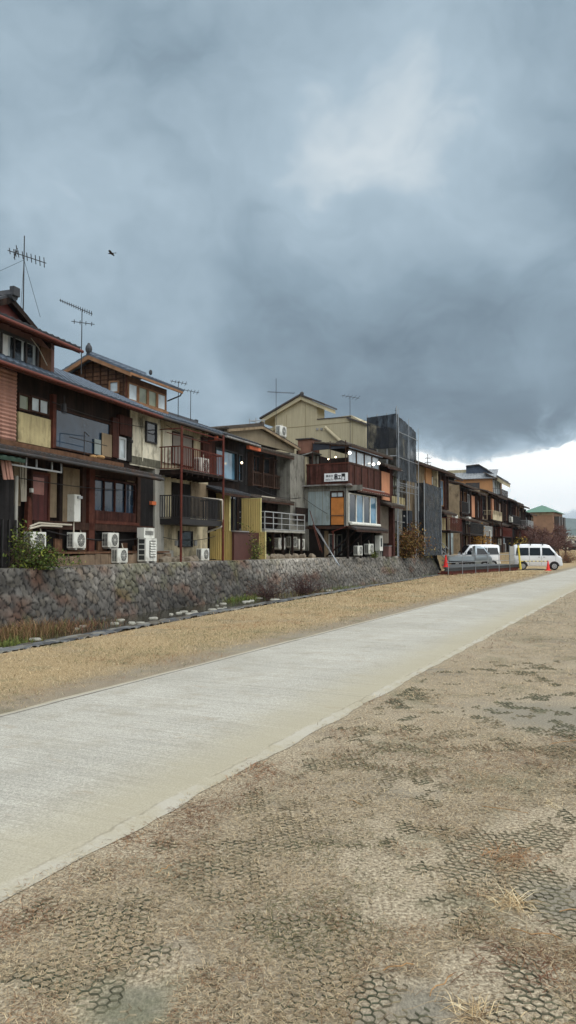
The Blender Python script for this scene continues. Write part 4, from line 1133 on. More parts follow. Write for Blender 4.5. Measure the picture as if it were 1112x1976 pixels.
s0, s1, z0, z1 = FA.R(226, 250, 800, 838); FA.put(bx(s0, s1, -0.03, 0.12, z0, z1), 'plank_panel', m_redwood, A)
s0, s1, z0, z1 = FA.R(228, 242, 842, 886); window(FA, A, s0, s1, z0, z1, -0.03, n=1, fm=m_alu, gm=g_milky, name='door', fw=0.07)
s0, s1, z0, z1 = FA.R(243, 252, 842, 890); FA.put(bx(s0, s1, -0.03, 0.06, z0, z1), 'plank_panel', m_blackwood, A)
FA.put(MB().sphere((FA.S(252, .2, 852), -0.22, FA.Z(252, 852, .2)), 0.08, 8, 6), 'wall_lamp', m_black, A)
# hanging iron lantern under the eave
ls, lz = FA.sz(124, 787, .35)
ln = FA.put(MB().tube((ls, -0.35, lz+0.35), (ls, -0.35, lz+0.15), 0.012, n=5).tube((ls, -0.35, lz-0.12), (ls, -0.35, lz+0.12), 0.08, 0.06, 8).tube((ls-0.11, -0.35, lz-0.16), (ls+0.11, -0.35, lz-0.16), 0.014, n=5).tube((ls-0.13, -0.35, lz-0.12), (ls-0.16, -0.35, lz+0.1), 0.012, n=5), 'lantern', m_black, A)
# main eave roof
rA = roofing(FA, A, -1.0, sR+0.05, 0.75, eaveZ, -2.6, eaveZ+1.55, m_tileblue, gutter=m_redgut, fascia=m_redbeam)
FA.put(bx(-1, sR+0.05, 0.62, 0.74, eaveZ-0.15, eaveZ-0.04), 'fascia_board', m_redbeam, rA)
# top storey
sT = FA.S(105, -0.35, 690); zT0 = eaveZ+0.30; zT1 = FA.Z(105, 655, -0.35)
FA.put(bx(-3.0, sT, -5.5, -0.35, zT0-0.15, zT1-0.12), 'top_wall', m_mauve, A)
s0, s1, z0, z1 = FA.R(2, 70, 646, 694, -0.33)
s0 = FA.S(-26, -0.33, 670); tw = window(FA, A, s0, s1, FA.Z(68, 716, -.33), FA.Z(68, 664, -.33), -0.35, n=4, fm=m_dksheet, gm=g_milky, fw=0.06, depth=0.12)
for (a, c, mt) in ((2, 18, m_curtain), (19, 44, g_dark), (45, 66, g_dark)):
    FA.put(bx(FA.S(a, -.28, 680)+0.05, FA.S(c, -.28, 680)-0.05, -0.30, -0.285, FA.Z(68, 714, -.33)+0.06, FA.Z(68, 666, -.33)-0.06), 'curtain' if mt is m_curtain else 'pane', mt, tw)
s0, s1 = FA.S(72, -0.33, 690), FA.S(92, -0.33, 690)
FA.put(bx(s0, s1, -0.33, -0.20, FA.Z(72, 722, -.33), FA.Z(72, 668, -.33)), 'shutter_box', m_slat, A)
FA.put(MB().corr(s1+0.02, sT, zT0-0.1, zT1-0.12, 0.36, pitch=0.12, amp=0.012), 'ribbed_siding', m_mauve, A)
# skirt eave and gable (ridge runs away from the river)
sA = FA.S(42, 0.0, 565); zap = FA.Z(42, 572, 0.0); half = FA.S(150, 0.3, 655)-sA; zsk = FA.Z(20, 606, 0.75)
sE1 = FA.S(156, 0.55, 660); sE0 = 2*sA-sE1
roofing(FA, A, sE0, sE1, 0.55, zsk, -0.55, zsk+0.36, m_tile, name='skirt_roof', gutter=m_redgut, fascia=m_redbeam)
zr = zap+0.05
for sgn in (1, -1):
    run = abs(sE1-sA); rise = zr-(zsk+0.02); R_ = sqrt(run*run+rise*rise); mb = MB()
    if sgn > 0: mb.tiles((sE1, 0.35, zsk+0.05), (0, 1, 0), (-run/R_, 0, rise/R_), 6.0, R_)
    else: mb.tiles((sE0, 0.35, zsk+0.05), (0, 1, 0), (run/R_, 0, rise/R_), 6.0, R_)
    FA.put(mb, 'gable_roof', m_tile, A)
FA.put(MB().prism([(sE0+0.5, zsk+0.22), (sE1-0.5, zsk+0.22), (sA, zr-0.12)], 1, 0.55, 0.65), 'gable_panel', m_pinkwall, A)
b = MB()
for sgn in (1, -1):
    e = sA+sgn*abs(sE1-sA)*0.88
    b.add([(e, 0.30, zsk+0.14), (e, 0.42, zsk+0.14), (sA, 0.42, zr-0.02), (sA, 0.30, zr-0.02), (e, 0.30, zsk+0.0), (e, 0.42, zsk+0.0), (sA, 0.42, zr-0.2), (sA, 0.30, zr-0.2)],
          [(0, 1, 2, 3), (4, 7, 6, 5), (0, 3, 7, 4), (1, 5, 6, 2), (0, 4, 5, 1)])
FA.put(b, 'barge_board', m_dkwood, A)
ridge(FA, A, (sA, 0.22, zr+0.08), (sA, 6.2, zr+0.08), m_tile, 0.10)
# thin wall cable
pipe(FA, A, [(FA.S(60, -.2, 652), -0.2, FA.Z(60, 652, -.2)), (FA.S(75, -.2, 672), -0.2, FA.Z(75, 672, -.2)), (FA.S(90, -.2, 705), -0.18, FA.Z(90, 705, -.2))], 0.012, m_vinyl, 'cable')

# black board fence and lean-to at the left edge
FL = Fr(FA.W(0, 0.55)[:2], FA.u)
t = FL.root('board_fence', 'black weathered board fence with spiked top rail at the left edge of the bank', 'fence')
s1 = FL.S(27, 0, 1000); FL.put(bx(-1.2, s1, -0.05, 0.0, 0.0, FL.Z(27, 925, 0)), 'boards', m_blackwood, t)
b = MB()
for k in range(16): 
    x = -1.0+(s1+1.0)*k/15; b.box(x, x+0.045, -0.06, -0.02, 0.05, FL.Z(20, 1003, 0))
FL.put(b, 'palings', m_black, t)
pw = FL.put(MB().tube((FL.S(31, 0, 1000), 0.0, 0), (FL.S(31, 0, 1000), 0.0, FL.Z(31, 918, 0)), 0.045, n=8), 'post', m_conc, t)
tt = FL.root('drain_awning', 'little green tiled awning with broken pink sheets above the black fence', 'awning', x=0, d=0)
b = MB(); s_, z_ = FL.sz(12, 885, 0.3)
b.tiles((-1.0, -0.45, z_), (1, 0, 0), (0, 0.95, 0.3), s_+0.55+1.0, 0.5); FL.put(b, 'roof', M('green tile', lin(60, 78, 68), var=0.3, scale=4), tt)
for k, (a, c) in enumerate(((6, 14), (13, 20), (17, 22))):
    s0, z0 = FL.sz(a, 925, 0.25); s1_, z1_ = FL.sz(a-4, 888, 0.25)
    FL.put(MB().add([(s1_, -.25-.02*k, z1_), (s1_+0.12, -.25-.02*k, z1_), (s0+0.12, -.27-.02*k, z0), (s0, -.27-.02*k, z0), (s1_, -.23-.02*k, z1_), (s1_+0.12, -.23-.02*k, z1_), (s0+0.12, -.25-.02*k, z0), (s0, -.25-.02*k, z0)], [(0, 3, 2, 1), (4, 5, 6, 7), (0, 1, 5, 4), (1, 2, 6, 5), (2, 3, 7, 6), (3, 0, 4, 7)]), 'pink_sheet', m_pink, tt)

# ================================================================== top floor building behind (Z)
cz = (-6.1, 28.56); FB_u = (0.377, 0.926)
FZ = Fr(cz, FB_u); FZe = FZ.perp(0.0)
Z_ = FZ.root('wooden_house', 'brown house rising behind, its gabled top floor clad in battened boards', 'house')
Ez = 3.0; Lz = 2.95; zb = 4.0; zwt = FZ.Z(240, 722, 0)
FZ.put(bx(0, Lz, -Ez, 0, 0, zwt), 'wall', m_slat, Z_)
zri = zwt+0.75; sa = -1.38
FZe.put(MB().prism([(-Ez, zwt), (0, zwt), (sa, zri)], 1, 0.0, 0.1), 'gable_wall', m_slat, Z_)
# board courses with battens on the gable end
b = MB()
for k in range(13):
    z = 5.7+k*0.17
    hw = Ez if z < zwt else Ez*(1-(z-zwt)/0.75)
    if hw > 0.3 and z < zri-0.12: c0 = (-Ez if z < zwt else sa-hw/2); b.box(c0+0.03, c0+hw-0.03, -0.035, 0.0, z, z+0.02); 
for k in range(9):
    x = -Ez+0.12+k*(Ez-0.2)/8; zt_ = zwt+0.75*(1-abs(x-sa)/(Ez/2))
    b.box(x-0.015, x+0.015, -0.05, 0.0, 5.4, max(zwt, zt_-0.05))
FZe.put(b, 'battens', M('dark batten', lin(66, 46, 36), var=0.2), Z_)
s0, s1, z0, z1 = FZe.R(213, 232, 737, 760); window(FZe, Z_, s0, s1, z0, z1, 0.03, n=1, fm=m_ltwood, gm=g_milky, fw=0.05, depth=0.08)
s0, s1, z0, z1 = FZ.R(245, 319, 737, 771); zt = z1
for k in range(4):
    a = s0+(s1-s0)*k/4; c = s0+(s1-s0)*(k+1)/4
    window(FZ, Z_, a+0.02, c-0.02, z0, z1, 0.0, n=1, fm=m_ltwood, gm=(g_milky if k in (0, 3) else g_green), fw=0.045)
FZ.put(bx(0, s0-0.02, 0.0, 0.03, 5, zwt), 'corner_post', m_redbeam, Z_)
FZ.put(bx(s0-0.1, s1+0.1, 0.0, 0.10, z0-0.12, z0), 'window_ledge', m_ltwood, Z_)
run = 0.5+1.38; rise = 0.80; R_ = sqrt(run*run+rise*rise)
for sg in (1, -1):
    mb = MB()
    if sg > 0: mb.tiles((-0.45, -0.5, zri-rise+0.08), (1, 0, 0), (0, run/R_, rise/R_), Lz+1.0, R_)
    else: mb.tiles((-0.45, 1.38*2+0.5, zri-rise+0.08), (1, 0, 0), (0, -run/R_, rise/R_), Lz+1.0, R_)
    FZ.put(mb, 'roof', m_tileblue, Z_)
b = MB()
for sg in (1, -1):
    e = 1.38-sg*run
    b.add([(-0.46, e, zri-rise+0.0), (-0.36, e, zri-rise), (-0.36, 1.38, zri+0.02), (-0.46, 1.38, zri+0.02), (-0.46, e, zri-rise-0.14), (-0.36, e, zri-rise-0.14), (-0.36, 1.38, zri-0.13), (-0.46, 1.38, zri-0.13)],
          [(0, 1, 2, 3), (4, 7, 6, 5), (0, 3, 7, 4), (1, 5, 6, 2), (0, 4, 5, 1)])
b.box(-0.4, Lz+0.5, -0.48, -0.42, zri-rise-0.06, zri-rise+0.03)
FZ.put(b, 'barge_board', m_ltwood, Z_)
ridge(FZ, Z_, (-0.45, 1.38, zri+0.14), (Lz+0.5, 1.38, zri+0.14), m_tileblue, 0.07, finial=False)
FZ.put(MB().sphere((-0.42, 1.38, zri+0.26), 0.13, 8, 6, 1.5).sphere((-0.42, 1.38, zri+0.44), 0.06, 6, 5), 'ridge_ornament', m_tile, Z_)
FZ.put(MB().sphere((1.4, -0.2, zri-rise+0.42), 0.07, 6, 5, 1.6), 'roof_ornament', m_tile, Z_)
pipe(FZ, Z_, [(Lz+0.45, 0.45, zri-rise), (Lz+0.42, 0.40, zri-rise-0.15), (Lz+0.02, 0.02, zri-rise-0.42)], 0.03, m_black)

# ================================================================== HOUSE B: cream house with two balconies
FB = Fr((-4.76, 27.5), FB_u)
B = FB.root('stucco_house', 'cream stained stucco house with two stacked iron balconies', 'house')
sC0 = FB.S(252, 0, 850); sC1 = FB.S(310, 0, 850); sEnd = FB.S(412, 0, 900); zeB = FB.Z(310, 800, 0.45)
FB.put(bx(sC0, sC1, -5, 0, FB.Z(300, 905, 0), zeB+0.1), 'bay_wall', m_creamw, B)
FB.put(bx(sC1, sEnd, -5, -0.25, 0.0, zeB+0.1), 'wall', m_cream, B)
s0, s1, z0, z1 = FB.R(299, 317, 905, 1078, 0); FB.put(bx(s0, s1, -5, 0, -0.1, FB.Z(300, 905, 0)+0.05), 'pillar', m_conc, B)
s0, s1, z0, z1 = FB.R(280, 301, 812, 853, 0); window(FB, B, s0, s1, z0, z1, 0.0, n=1, fm=m_black, gm=g_dark, fw=0.05)
pipe(FB, B, [(FB.S(276, .05, 800), 0.05, zeB-0.1), (FB.S(276, .05, 800), 0.05, FB.Z(276, 890, .05))], 0.02, m_creamw)
FB.put(bx(sC0, sC1, 0.0, 0.012, FB.Z(300, 903, 0), FB.Z(300, 888, 0)), 'mould_band', M('mouldy stucco', lin(92, 90, 78), var=0.4, scale=5, streak=0.4), B)
# upper recessed windows: white shutter, grey screen
zu0, zu1 = FB.Z(320, 898, -.2), FB.Z(320, 828, -.2)
s0, s1 = FB.S(314, -.2, 860), FB.S(331, -.2, 860); FB.put(bx(s0, s1, -0.25, -0.18, zu0+0.1, zu1), 'white_shutter', m_creamw, B)
s0, s1 = FB.S(332, -.2, 860), FB.S(373, -.2, 860); window(FB, B, s0, s1, zu0+0.1, zu1, -0.25, n=2, fm=m_beam, gm=M('grey insect screen', lin(132, 124, 116), var=0.1, rough=0.6, scale=2))
s0, s1 = FB.S(389, -.2, 860), FB.S(412, -.2, 860); FB.put(bx(s0, s1, -0.25, -0.12, zu0-0.1, zu1+0.1), 'plank_panel', m_redwood, B)
# upper balcony
dB = 0.9; bs0, bs1 = FB.S(313, 0, 900), FB.S(431, dB, 900); zfl = FB.Z(352, 905, dB); zra = FB.Z(352, 860, dB)
bsL = FB.S(350, dB, 905)
bal = FB.put(bx(bsL, bs1, -0.25, dB+0.03, zfl-0.10, zfl), 'upper_balcony', m_dkwood, B)
b = MB()
for k in range(9):
    x = bsL+(bs1-bsL)*k/8; b.box(x-0.03, x+0.03, -dB, 0.25, zfl-0.2, zfl-0.105)
FB.put(b, 'joists', m_dkwood, bal)
railing(FB, bal, bsL, bs1, dB, zfl+0.02, zra, m_rust, step=0.13, side=(bsL, bs1), d_back=-0.2)
# posts and clothes-pole frame
for px in (350, 431):
    s_ = FB.S(px, dB, 950); z1 = FB.Z(px, 822 if px == 350 else 840, dB); FB.put(MB().tube((s_, -dB, -0.1), (s_, -dB, z1), 0.045, n=8), 'post', m_rust, B)
zt = FB.Z(350, 826, dB)
b = MB(); b.tube((bsL, -dB, zt), (bs1, -dB, zt), 0.022, n=6).tube((bsL, -dB, zt), (bsL, 0.2, zt), 0.022, n=6).tube((bs1, -dB, zt), (bs1, 0.2, zt), 0.022, n=6).tube((bsL, -0.3, zt-0.12), (bs1, -0.3, zt-0.12), 0.018, n=6)
FB.put(b, 'clothes_frame', m_rust, B)
ac_on(FB, 386, 914, 0.55, 'outdoor unit standing on the upper iron balcony of the cream house', 1.0)
# lower balcony
zf2 = FB.Z(352, 1000, dB-0.1); zr2 = FB.Z(352, 955, dB-0.1); d2 = dB-0.1; b2 = FB.S(427, d2, 980); l2 = FB.S(346, d2, 980)
bal2 = FB.put(bx(l2, b2, -0.25, d2+0.03, zf2-0.22, zf2), 'lower_balcony', m_black, B)
railing(FB, bal2, l2, b2, d2, zf2+0.02, zr2, m_black, step=0.10, r=0.014, side=(l2, b2), d_back=-0.2)
pipe(FB, B, [(FB.S(400, .5, 955), 0.3, zr2+0.05), (b2-0.05, d2+0.08, zr2-0.02), (b2-0.02, d2+0.1, zf2-0.2), (b2-0.25, 0.3, zf2-0.45)], 0.04, m_vinyl)
# lower wall openings
s0, s1, z0, z1 = FB.R(333, 368, 930, 1000, -.2); FB.put(bx(s0, s1, -0.25, -0.2, z0, z1), 'dark_opening', m_void, B)
s0, s1, z0, z1 = FB.R(368, 399, 930, 995, -.2); FB.put(bx(s0, s1, -0.25, -0.17, z0, z1), 'blind', m_tan, B)
s0, s1, z0, z1 = FB.R(343, 370, 1024, 1056, -.25); window(FB, B, s0, s1, z0, z1, -0.25, n=1, fm=m_black, gm=g_dark, fw=0.04)
for q in (337, 374): 
    s0, s1, z0, z1 = FB.R(q, q+5, 1043, 1053, -.25); FB.put(bx(s0, s1, -0.25, -0.20, z0, z1), 'vent', m_sheet, B)
FB.put(bx(FB.S(403, -.2, 1020), sEnd, -0.25, -0.15, 0.4, FB.Z(405, 1010, -.2)), 'dark_board', m_dkwood, B)
FB.put(bx(sC1, FB.S(334, -.2, 1070), -0.25, -0.18, -0.1, FB.Z(334, 1062, -.2)), 'cement_foot', m_conc, B)
# roof shared width of B; C has its own sheet beyond
roofing(FB, B, FB.S(268, 0.45, 795), sEnd, 0.45, zeB, -3.0, zeB+1.25, m_tileblue, gutter=m_dksheet, fascia=m_beam)
ridge(FB, B, (0, 3.1, zeB+1.33), (sEnd, 3.1, zeB+1.33), m_tileblue, 0.08, finial=False)

# ================================================================== HOUSE C: blue glass upstairs, yellow screens below
C = FB.root('wooden_house', 'dark timber house with one big blue window upstairs and yellow ribbed screens below', 'house', x=sEnd)
sD = FB.S(476, 0, 900)
FB.put(bx(sEnd+0.01, sD, -5, -0.35, 0, zeB+0.05), 'wall', m_dkwood, C)
roofing(FB, C, sEnd+0.01, FB.S(502, 0.6, 860), 0.55, zeB-0.02, -3.0, zeB+1.25, m_tile, gutter=m_sheet, fascia=m_beam)
ridge(FB, C, (sEnd+0.05, 3.1, zeB+1.33), (sD+0.9, 3.1, zeB+1.33), m_tile, 0.08)
s0, s1, z0, z1 = FB.R(419, 461, 862, 922, -.1); window(FB, C, s0, s1, z0, z1, -0.35, n=1, fm=m_black, gm=g_blue, fw=0.06, depth=0.2)
s0, s1, z0, z1 = FB.R(463, 471, 876, 928, -.1); window(FB, C, s0, s1, z0, z1, -0.35, n=1, rows=3, fm=m_black, gm=g_blue, fw=0.05, depth=0.2)
b = MB(); b.tube((FB.S(473, 0, 900), -0.05, FB.Z(473, 935, 0)), (FB.S(473, 0, 900), -0.05, FB.Z(473, 862, 0)), 0.03, n=6); FB.put(b, 'drain_pipe', m_black, C)
lb = FB.put(MB().sphere((FB.S(466, .1, 893), -0.12, FB.Z(466, 893, .1)), 0.055, 8, 6), 'lamp', M('warm bulb glass', (0.9, 0.8, 0.6), var=0, bump=0, emit=((1.0, 0.78, 0.5), 4.0)), C)
zp = FB.Z(430, 945, 0.8)
roofing(FB, C, sEnd-0.3, FB.S(486, .6, 940), 0.55, zp, -0.35, zp+0.28, m_tile, name='pent_roof', fascia=m_beam)
FB.put(bx(FB.S(474, .3, 870), FB.S(502, .3, 870)-0.35, 0.35, 0.5, zeB-0.32, zeB-0.18), 'orange_beam', M('orange steel beam', lin(196, 104, 72), var=0.2, scale=5), C)
FB.put(bx(sEnd-0.5, FB.S(415, .3, 840), 0.3, 0.45, zeB-0.30, zeB-0.16), 'orange_beam', MATS['orange steel beam'], C)
s0, s1, z0, z1 = FB.R(445, 462, 955, 1025, -.2); window(FB, C, s0, s1, z0, z1, -0.35, n=2, fm=m_dkwood, gm=g_dark)
# brown sheet wall in front of the recess
s0, s1 = FB.S(452, 0.55, 1050), FB.S(478, 0.55, 1050); zb_ = FB.Z(452, 1026, 0.55)
FB.put(bx(s0, s1+1.2, 0.45, 0.55, -0.05, zb_), 'brown_wall', M('brown painted sheet', lin(78, 48, 42), var=0.15, scale=2, rough=0.6), C)
FB.put(bx(s0-0.03, s1+0.03, 0.42, 0.62, zb_, zb_+0.05), 'wall_cap', m_sheet, C)
def yscreen(px_top0, px_top1, py_top, px_bot1, py_step, label):
    sc_ = FB.S(px_top0, 0.0, 1000); f = FB.perp(sc_)
    t = f.root('ribbed_screen', label, 'screen', 'yellow ribbed screens')
    a, z1 = f.sz(px_top1, py_top, 0); c, zs = f.sz(px_bot1, py_step, 0)
    u_ = f.put(MB().corr(-0.35, a, zs+0.005, z1, 0, pitch=0.085, amp=0.012, thick=0.03), 'upper_sheet', m_ysheet, t)
    f.put(MB().box(-0.35, a, -0.02, 0.05, z1, z1+0.025).box(a, a+0.025, -0.02, 0.05, zs, z1+0.025), 'edge_trim', M('pale yellow trim', lin(206, 196, 140)), u_)
    l_ = f.put(MB().corr(-0.35, c, 0.0, zs, 0, pitch=0.085, amp=0.012, thick=0.03), 'lower_sheet', m_ysheet, t)
    f.put(MB().box(a, c, -0.02, 0.05, zs, zs+0.025).box(c, c+0.025, -0.02, 0.05, 0.0, zs+0.025), 'edge_trim', MATS['pale yellow trim'], l_)
    return t
yscreen(431, 443, 952, 452, 1025, 'yellow ribbed screen beside the rusty balcony post of the cream house')
yscreen(479, 503, 962, 512, 1027, 'yellow ribbed screen with a leafy plant growing at its foot')
f_ = FB.perp(FB.S(417, 0.0, 1050)); t = f_.root('ribbed_screen', 'short shaded yellow ribbed screen under the lower balcony', 'screen', 'yellow ribbed screens')
f_.put(MB().corr(-0.3, f_.sz(431, 1050)[0], 0.05, f_.Z(425, 1025), 0, pitch=0.085, amp=0.012), 'sheet', m_ysheet, t)

# ================================================================== HOUSE D: dark lattice house with plaster gable
FD = Fr((-1.9, 37.3), (0.4415, 0.8973))
D = FD.root('wooden_house', 'dark old timber house with a plaster gable under a tiled ridge and latticed upper floor', 'house')
sL, sRr = FD.S(476, 0, 900), FD.S(568, 0, 900)
zg_ = FD.Z(505, 862, 0.5)
FD.put(bx(sL, sRr, -6, -0.4, 0, zg_+0.1), 'wall', m_blackwood, D)
# side wall of the neighbour closing the recess: grey plaster return
s0 = FD.S(547, 0.0, 930)
FD.put(bx(s0, s0+2.4, -3, 0.4, 1.3, FD.Z(556, 872, .4)), 'grey_bay', m_grey, D)
# gable
ga = FD.S(501, 0, 830); gl, gr_ = FD.S(479, 0, 850), FD.S(572, 0, 870); zga = FD.Z(501, 824, 0); zb0 = FD.Z(505, 856, 0.0); zr_ = FD.Z(571, 855, 0)
gl = ga-(gr_-ga)*0.75
zb0 = min(zr_, zga-0.5)
FD.put(MB().prism([(gl, zb0-0.35), (gr_-0.2, zb0-0.35), (gr_-0.2, zb0), (ga, zga-0.1), (gl, zb0)], 1, 0.02, 0.14), 'gable_wall', M('dull mud plaster', lin(122, 112, 94), var=0.12, scale=1.5, streak=0.15), D)
for sg, e in ((1, gr_+0.15), (-1, gl-0.1)):
    run = abs(e-ga); rise = (zga-zb0)+0.10; R_ = sqrt(run**2+rise**2); mb = MB()
    if sg > 0: mb.tiles((e, -0.18, zga-rise+0.08), (0, 1, 0), (-run/R_, 0, rise/R_), 5.5, R_)
    else: mb.tiles((e, -0.18, zga-rise+0.08), (0, 1, 0), (run/R_, 0, rise/R_), 5.5, R_)
    FD.put(mb, 'roof', m_oldtile, D)
    b = MB(); b.add([(e, -0.2, zga-rise+0.02), (e, -0.1, zga-rise+0.02), (ga, -0.1, zga+0.02), (ga, -0.2, zga+0.02), (e, -0.2, zga-rise-0.1), (e, -0.1, zga-rise-0.1), (ga, -0.1, zga-0.1), (ga, -0.2, zga-0.1)], [(0, 1, 2, 3), (4, 7, 6, 5), (0, 3, 7, 4), (1, 5, 6, 2), (0, 4, 5, 1)])
    FD.put(b, 'barge_board', m_tan, D)
ridge(FD, D, (ga, -0.15, zga+0.12), (ga, 5.3, zga+0.12), m_oldtile, 0.09)
zs_ = FD.Z(530, 872, 0.55)
roofing(FD, D, FD.S(502, .5, 860), FD.S(567, .5, 880), 0.55, zs_, 0.0, zs_+0.22, m_oldtile, name='skirt_roof', fascia=m_beam)
# lattice upper floor
s0, s1, z0, z1 = FD.R(481, 545, 872, 938, -.35)
window(FD, D, s0, s1, z0+0.75, z1-0.1, -0.4, n=5, fm=m_lattice, gm=g_dark, fw=0.06)
b = MB(); b.box(s0, s1, 0.18, 0.24, z0+0.68, z0+0.74).box(s0, s1, 0.18, 0.24, z0+0.05, z0+0.11)
n = 22
for k in range(n+1):
    x = s0+(s1-s0)*k/n; b.box(x-0.02, x+0.02, 0.19, 0.23, z0+0.11, z0+0.68)
FD.put(b, 'lattice', m_lattice, D)
for q in (0.0, 0.3, 0.62, 1.0):
    x = s0+(s1-s0)*q; FD.put(bx(x-0.05, x+0.05, -0.4, -0.12, z0, z1), 'post', m_lattice, D)
zpd = FD.Z(500, 962, 0.6)
roofing(FD, D, sL, FD.S(567, .6, 965), 0.65, zpd, -0.4, zpd+0.3, m_oldtile, name='pent_roof', fascia=m_beam)
pipe(FD, D, [(sL+0.4, 0.62, zpd+0.12), (FD.S(530, .6, 950), 0.62, zpd+0.12)], 0.025, m_vinyl)
# lower floor: dark, terrace with white rail on stilts
s0, s1, z0, z1 = FD.R(512, 560, 962, 1015, -.35); FD.put(bx(s0, s1, -0.4, -0.33, z0, z1), 'sliding_screen', m_dkwood, D)
s0, s1, z0, z1 = FD.R(553, 559, 978, 988, -.3); FD.put(bx(s0, s1, -0.33, -0.30, z0, z1), 'notice', m_white, D)
lmp = FD.put(MB().sphere((FD.S(532, .2, 964), -0.2, FD.Z(532, 964, .2)), 0.05, 8, 6), 'lamp', MATS['warm bulb glass'], D)
dd = 1.15; t0, t1 = FD.S(511, dd, 1000), FD.S(588, dd, 1010); zfl = FD.Z(512, 1022, dd); zra = FD.Z(511, 986, dd)
ter = FD.put(bx(t0, t1, -0.4, dd+0.02, zfl-0.10, zfl), 'terrace_floor', m_conc, D)
railing(FD, ter, t0, t1, dd, zfl+0.02, zra, m_alu, step=(t1-t0)/5, bars='h', rails=2, r=0.014, side=(t0, t1), d_back=-0.3)
for k in range(5):
    x = t0+0.1+(t1-t0-0.2)*k/4; FD.put(bx(x-0.05, x+0.05, dd-0.2, dd-0.1, -0.1, zfl-0.1), 'stilt', m_dkwood, D)
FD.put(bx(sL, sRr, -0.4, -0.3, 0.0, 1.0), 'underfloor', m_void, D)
s0, s1 = FD.S(562, .3, 985), FD.S(596, .3, 985); FD.put(bx(s0, s1, 0.55, 0.6, FD.Z(562, 1005, .5), FD.Z(562, 978, .5)), 'reddish_fence_panel', m_dkwood, D)
for i, (px, py, l) in enumerate([(538, 1061, 'first outdoor unit from the left under the white railed terrace'), (562, 1058, 'middle outdoor unit under the white railed terrace'), (577, 1062, 'right hand outdoor unit under the white railed terrace')]):
    ac_on(FD, px, py, 0.75, l, 0.95)
# rooftop unit
sz_ = FD.sz(541, 842, -1.2); w_ = FD.W(sz_[0], -1.2, sz_[1]); place_ac(w_[0], w_[1], w_[2], FD.ang, 'outdoor unit perched on the tiled roof below the tall yellow building', 1.0)

# ================================================================== HOUSE E: restaurant on stilts, with terrace and sign
ER = Fr((3.2, 41.0), (0.4472, 0.8944)); EL = ER.perp(0.0)     # EL: s runs towards the river, corner at 0
E_ = ER.root('restaurant', 'projecting restaurant on struts with lamp lit terrace and white sign board', 'restaurant')
eL = EL.S(567, 0, 900); sE = ER.S(733, 0, 900)
zled = EL.Z(640, 937, 0); zrail = EL.Z(640, 896, 0); ztop = EL.Z(672, 860, 0); zlow = EL.Z(640, 1013, 0)
# lower storey walls
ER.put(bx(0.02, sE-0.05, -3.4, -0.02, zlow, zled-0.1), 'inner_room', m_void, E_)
s0, s1, _, _ = EL.R(595, 637, 945, 1012); EL.put(bx(s0, s1, -0.1, 0.02, zlow, zled-0.08), 'sheet_wall', m_bluegrey, E_)
b = MB(); 
for q in (0.33, 0.66): b.box(s0+(s1-s0)*q-0.01, s0+(s1-s0)*q+0.01, -0.03, -0.02, zlow, zled-0.1)
EL.put(b, 'sheet_joint', m_grey, E_)
EL.put(bx(eL-1.5, s0, -0.1, 0.0, zlow-1.4, zled-0.05), 'grey_wall', m_grey, E_)
EL.put(bx(eL, s1+1.9, 0.02, 0.03, zled-0.30, zled-0.02), 'shadow_board', m_grey, E_)
s0, s1, z0, z1 = EL.R(640, 664, 960, 1013); bl = EL.put(MB().corrh(s0, s1, z0, z1, -0.05, pitch=0.05, amp=0.008), 'bamboo_blind', m_blind, E_)
EL.put(bx(s0-0.02, s1+0.02, 0.06, 0.09, z0+0.48, z0+0.53), 'blind_rail', m_slat, bl)
s0, s1, z0, z1 = EL.R(639, 664, 949, 961); window(EL, E_, s0, s1, z0+0.01, z1, 0.0, n=2, fm=m_beam, gm=g_milky)
s0 = EL.S(665, 0, 980); EL.put(bx(s0, 0.0, -0.1, 0.04, zlow-0.1, zled-0.15), 'corner_panel', m_conc, E_)
pipe(EL, E_, [(-0.12, 0.06, zlow-0.05), (-0.12, 0.06, zled-0.1)], 0.03, m_black)
# river face, lower windows
s0, s1, z0, z1 = ER.R(674, 722, 951, 1010)
wz0, wz1 = z0+0.05, z1
n4 = 4
for k in range(4):
    a = 0.04+(sE-0.75)*k/4; c = 0.04+(sE-0.75)*(k+1)/4
    window(ER, E_, a, c, wz0, wz1, 0.0, n=1, fm=m_white, gm=(g_dark if k in (0, 2) else g_blue), fw=0.055, depth=0.06)
ER.put(bx(sE-0.68, sE-0.05, -0.1, 0.03, wz0-0.1, zled-0.1), 'plank_panel', m_redwood, E_)
# scalloped white tile fringe under the upper ledge
b = MB(); k = 0; x = 0.9
while x < sE+0.3:
    b.sphere((x, -0.34, zled-0.27), 0.11, 8, 6, 0.55); x += 0.36
ER.put(b, 'scalloped_fringe', m_white, E_)
roofing(ER, E_, 0.3, sE+0.55, 0.45, zled-0.20, 0.0, zled-0.02, m_redgut, name='side_canopy', fascia=m_beam, pitch=0.2)
# ledge around the terrace
lg = EL.put(MB().box(eL-0.1, 0.25, -0.32, 0.0, zled-0.02, zled+0.05), 'ledge', m_sheet, E_)
ER.put(MB().prism([(0.0, zled-0.025), (0.0, zled+0.04), (0.40, zled-0.06), (0.40, zled-0.10)], 0, 0.25, sE) if False else bx(-0.3, sE, 0.0, 0.3, zled-0.08, zled-0.03), 'river_ledge', m_sheet, E_)
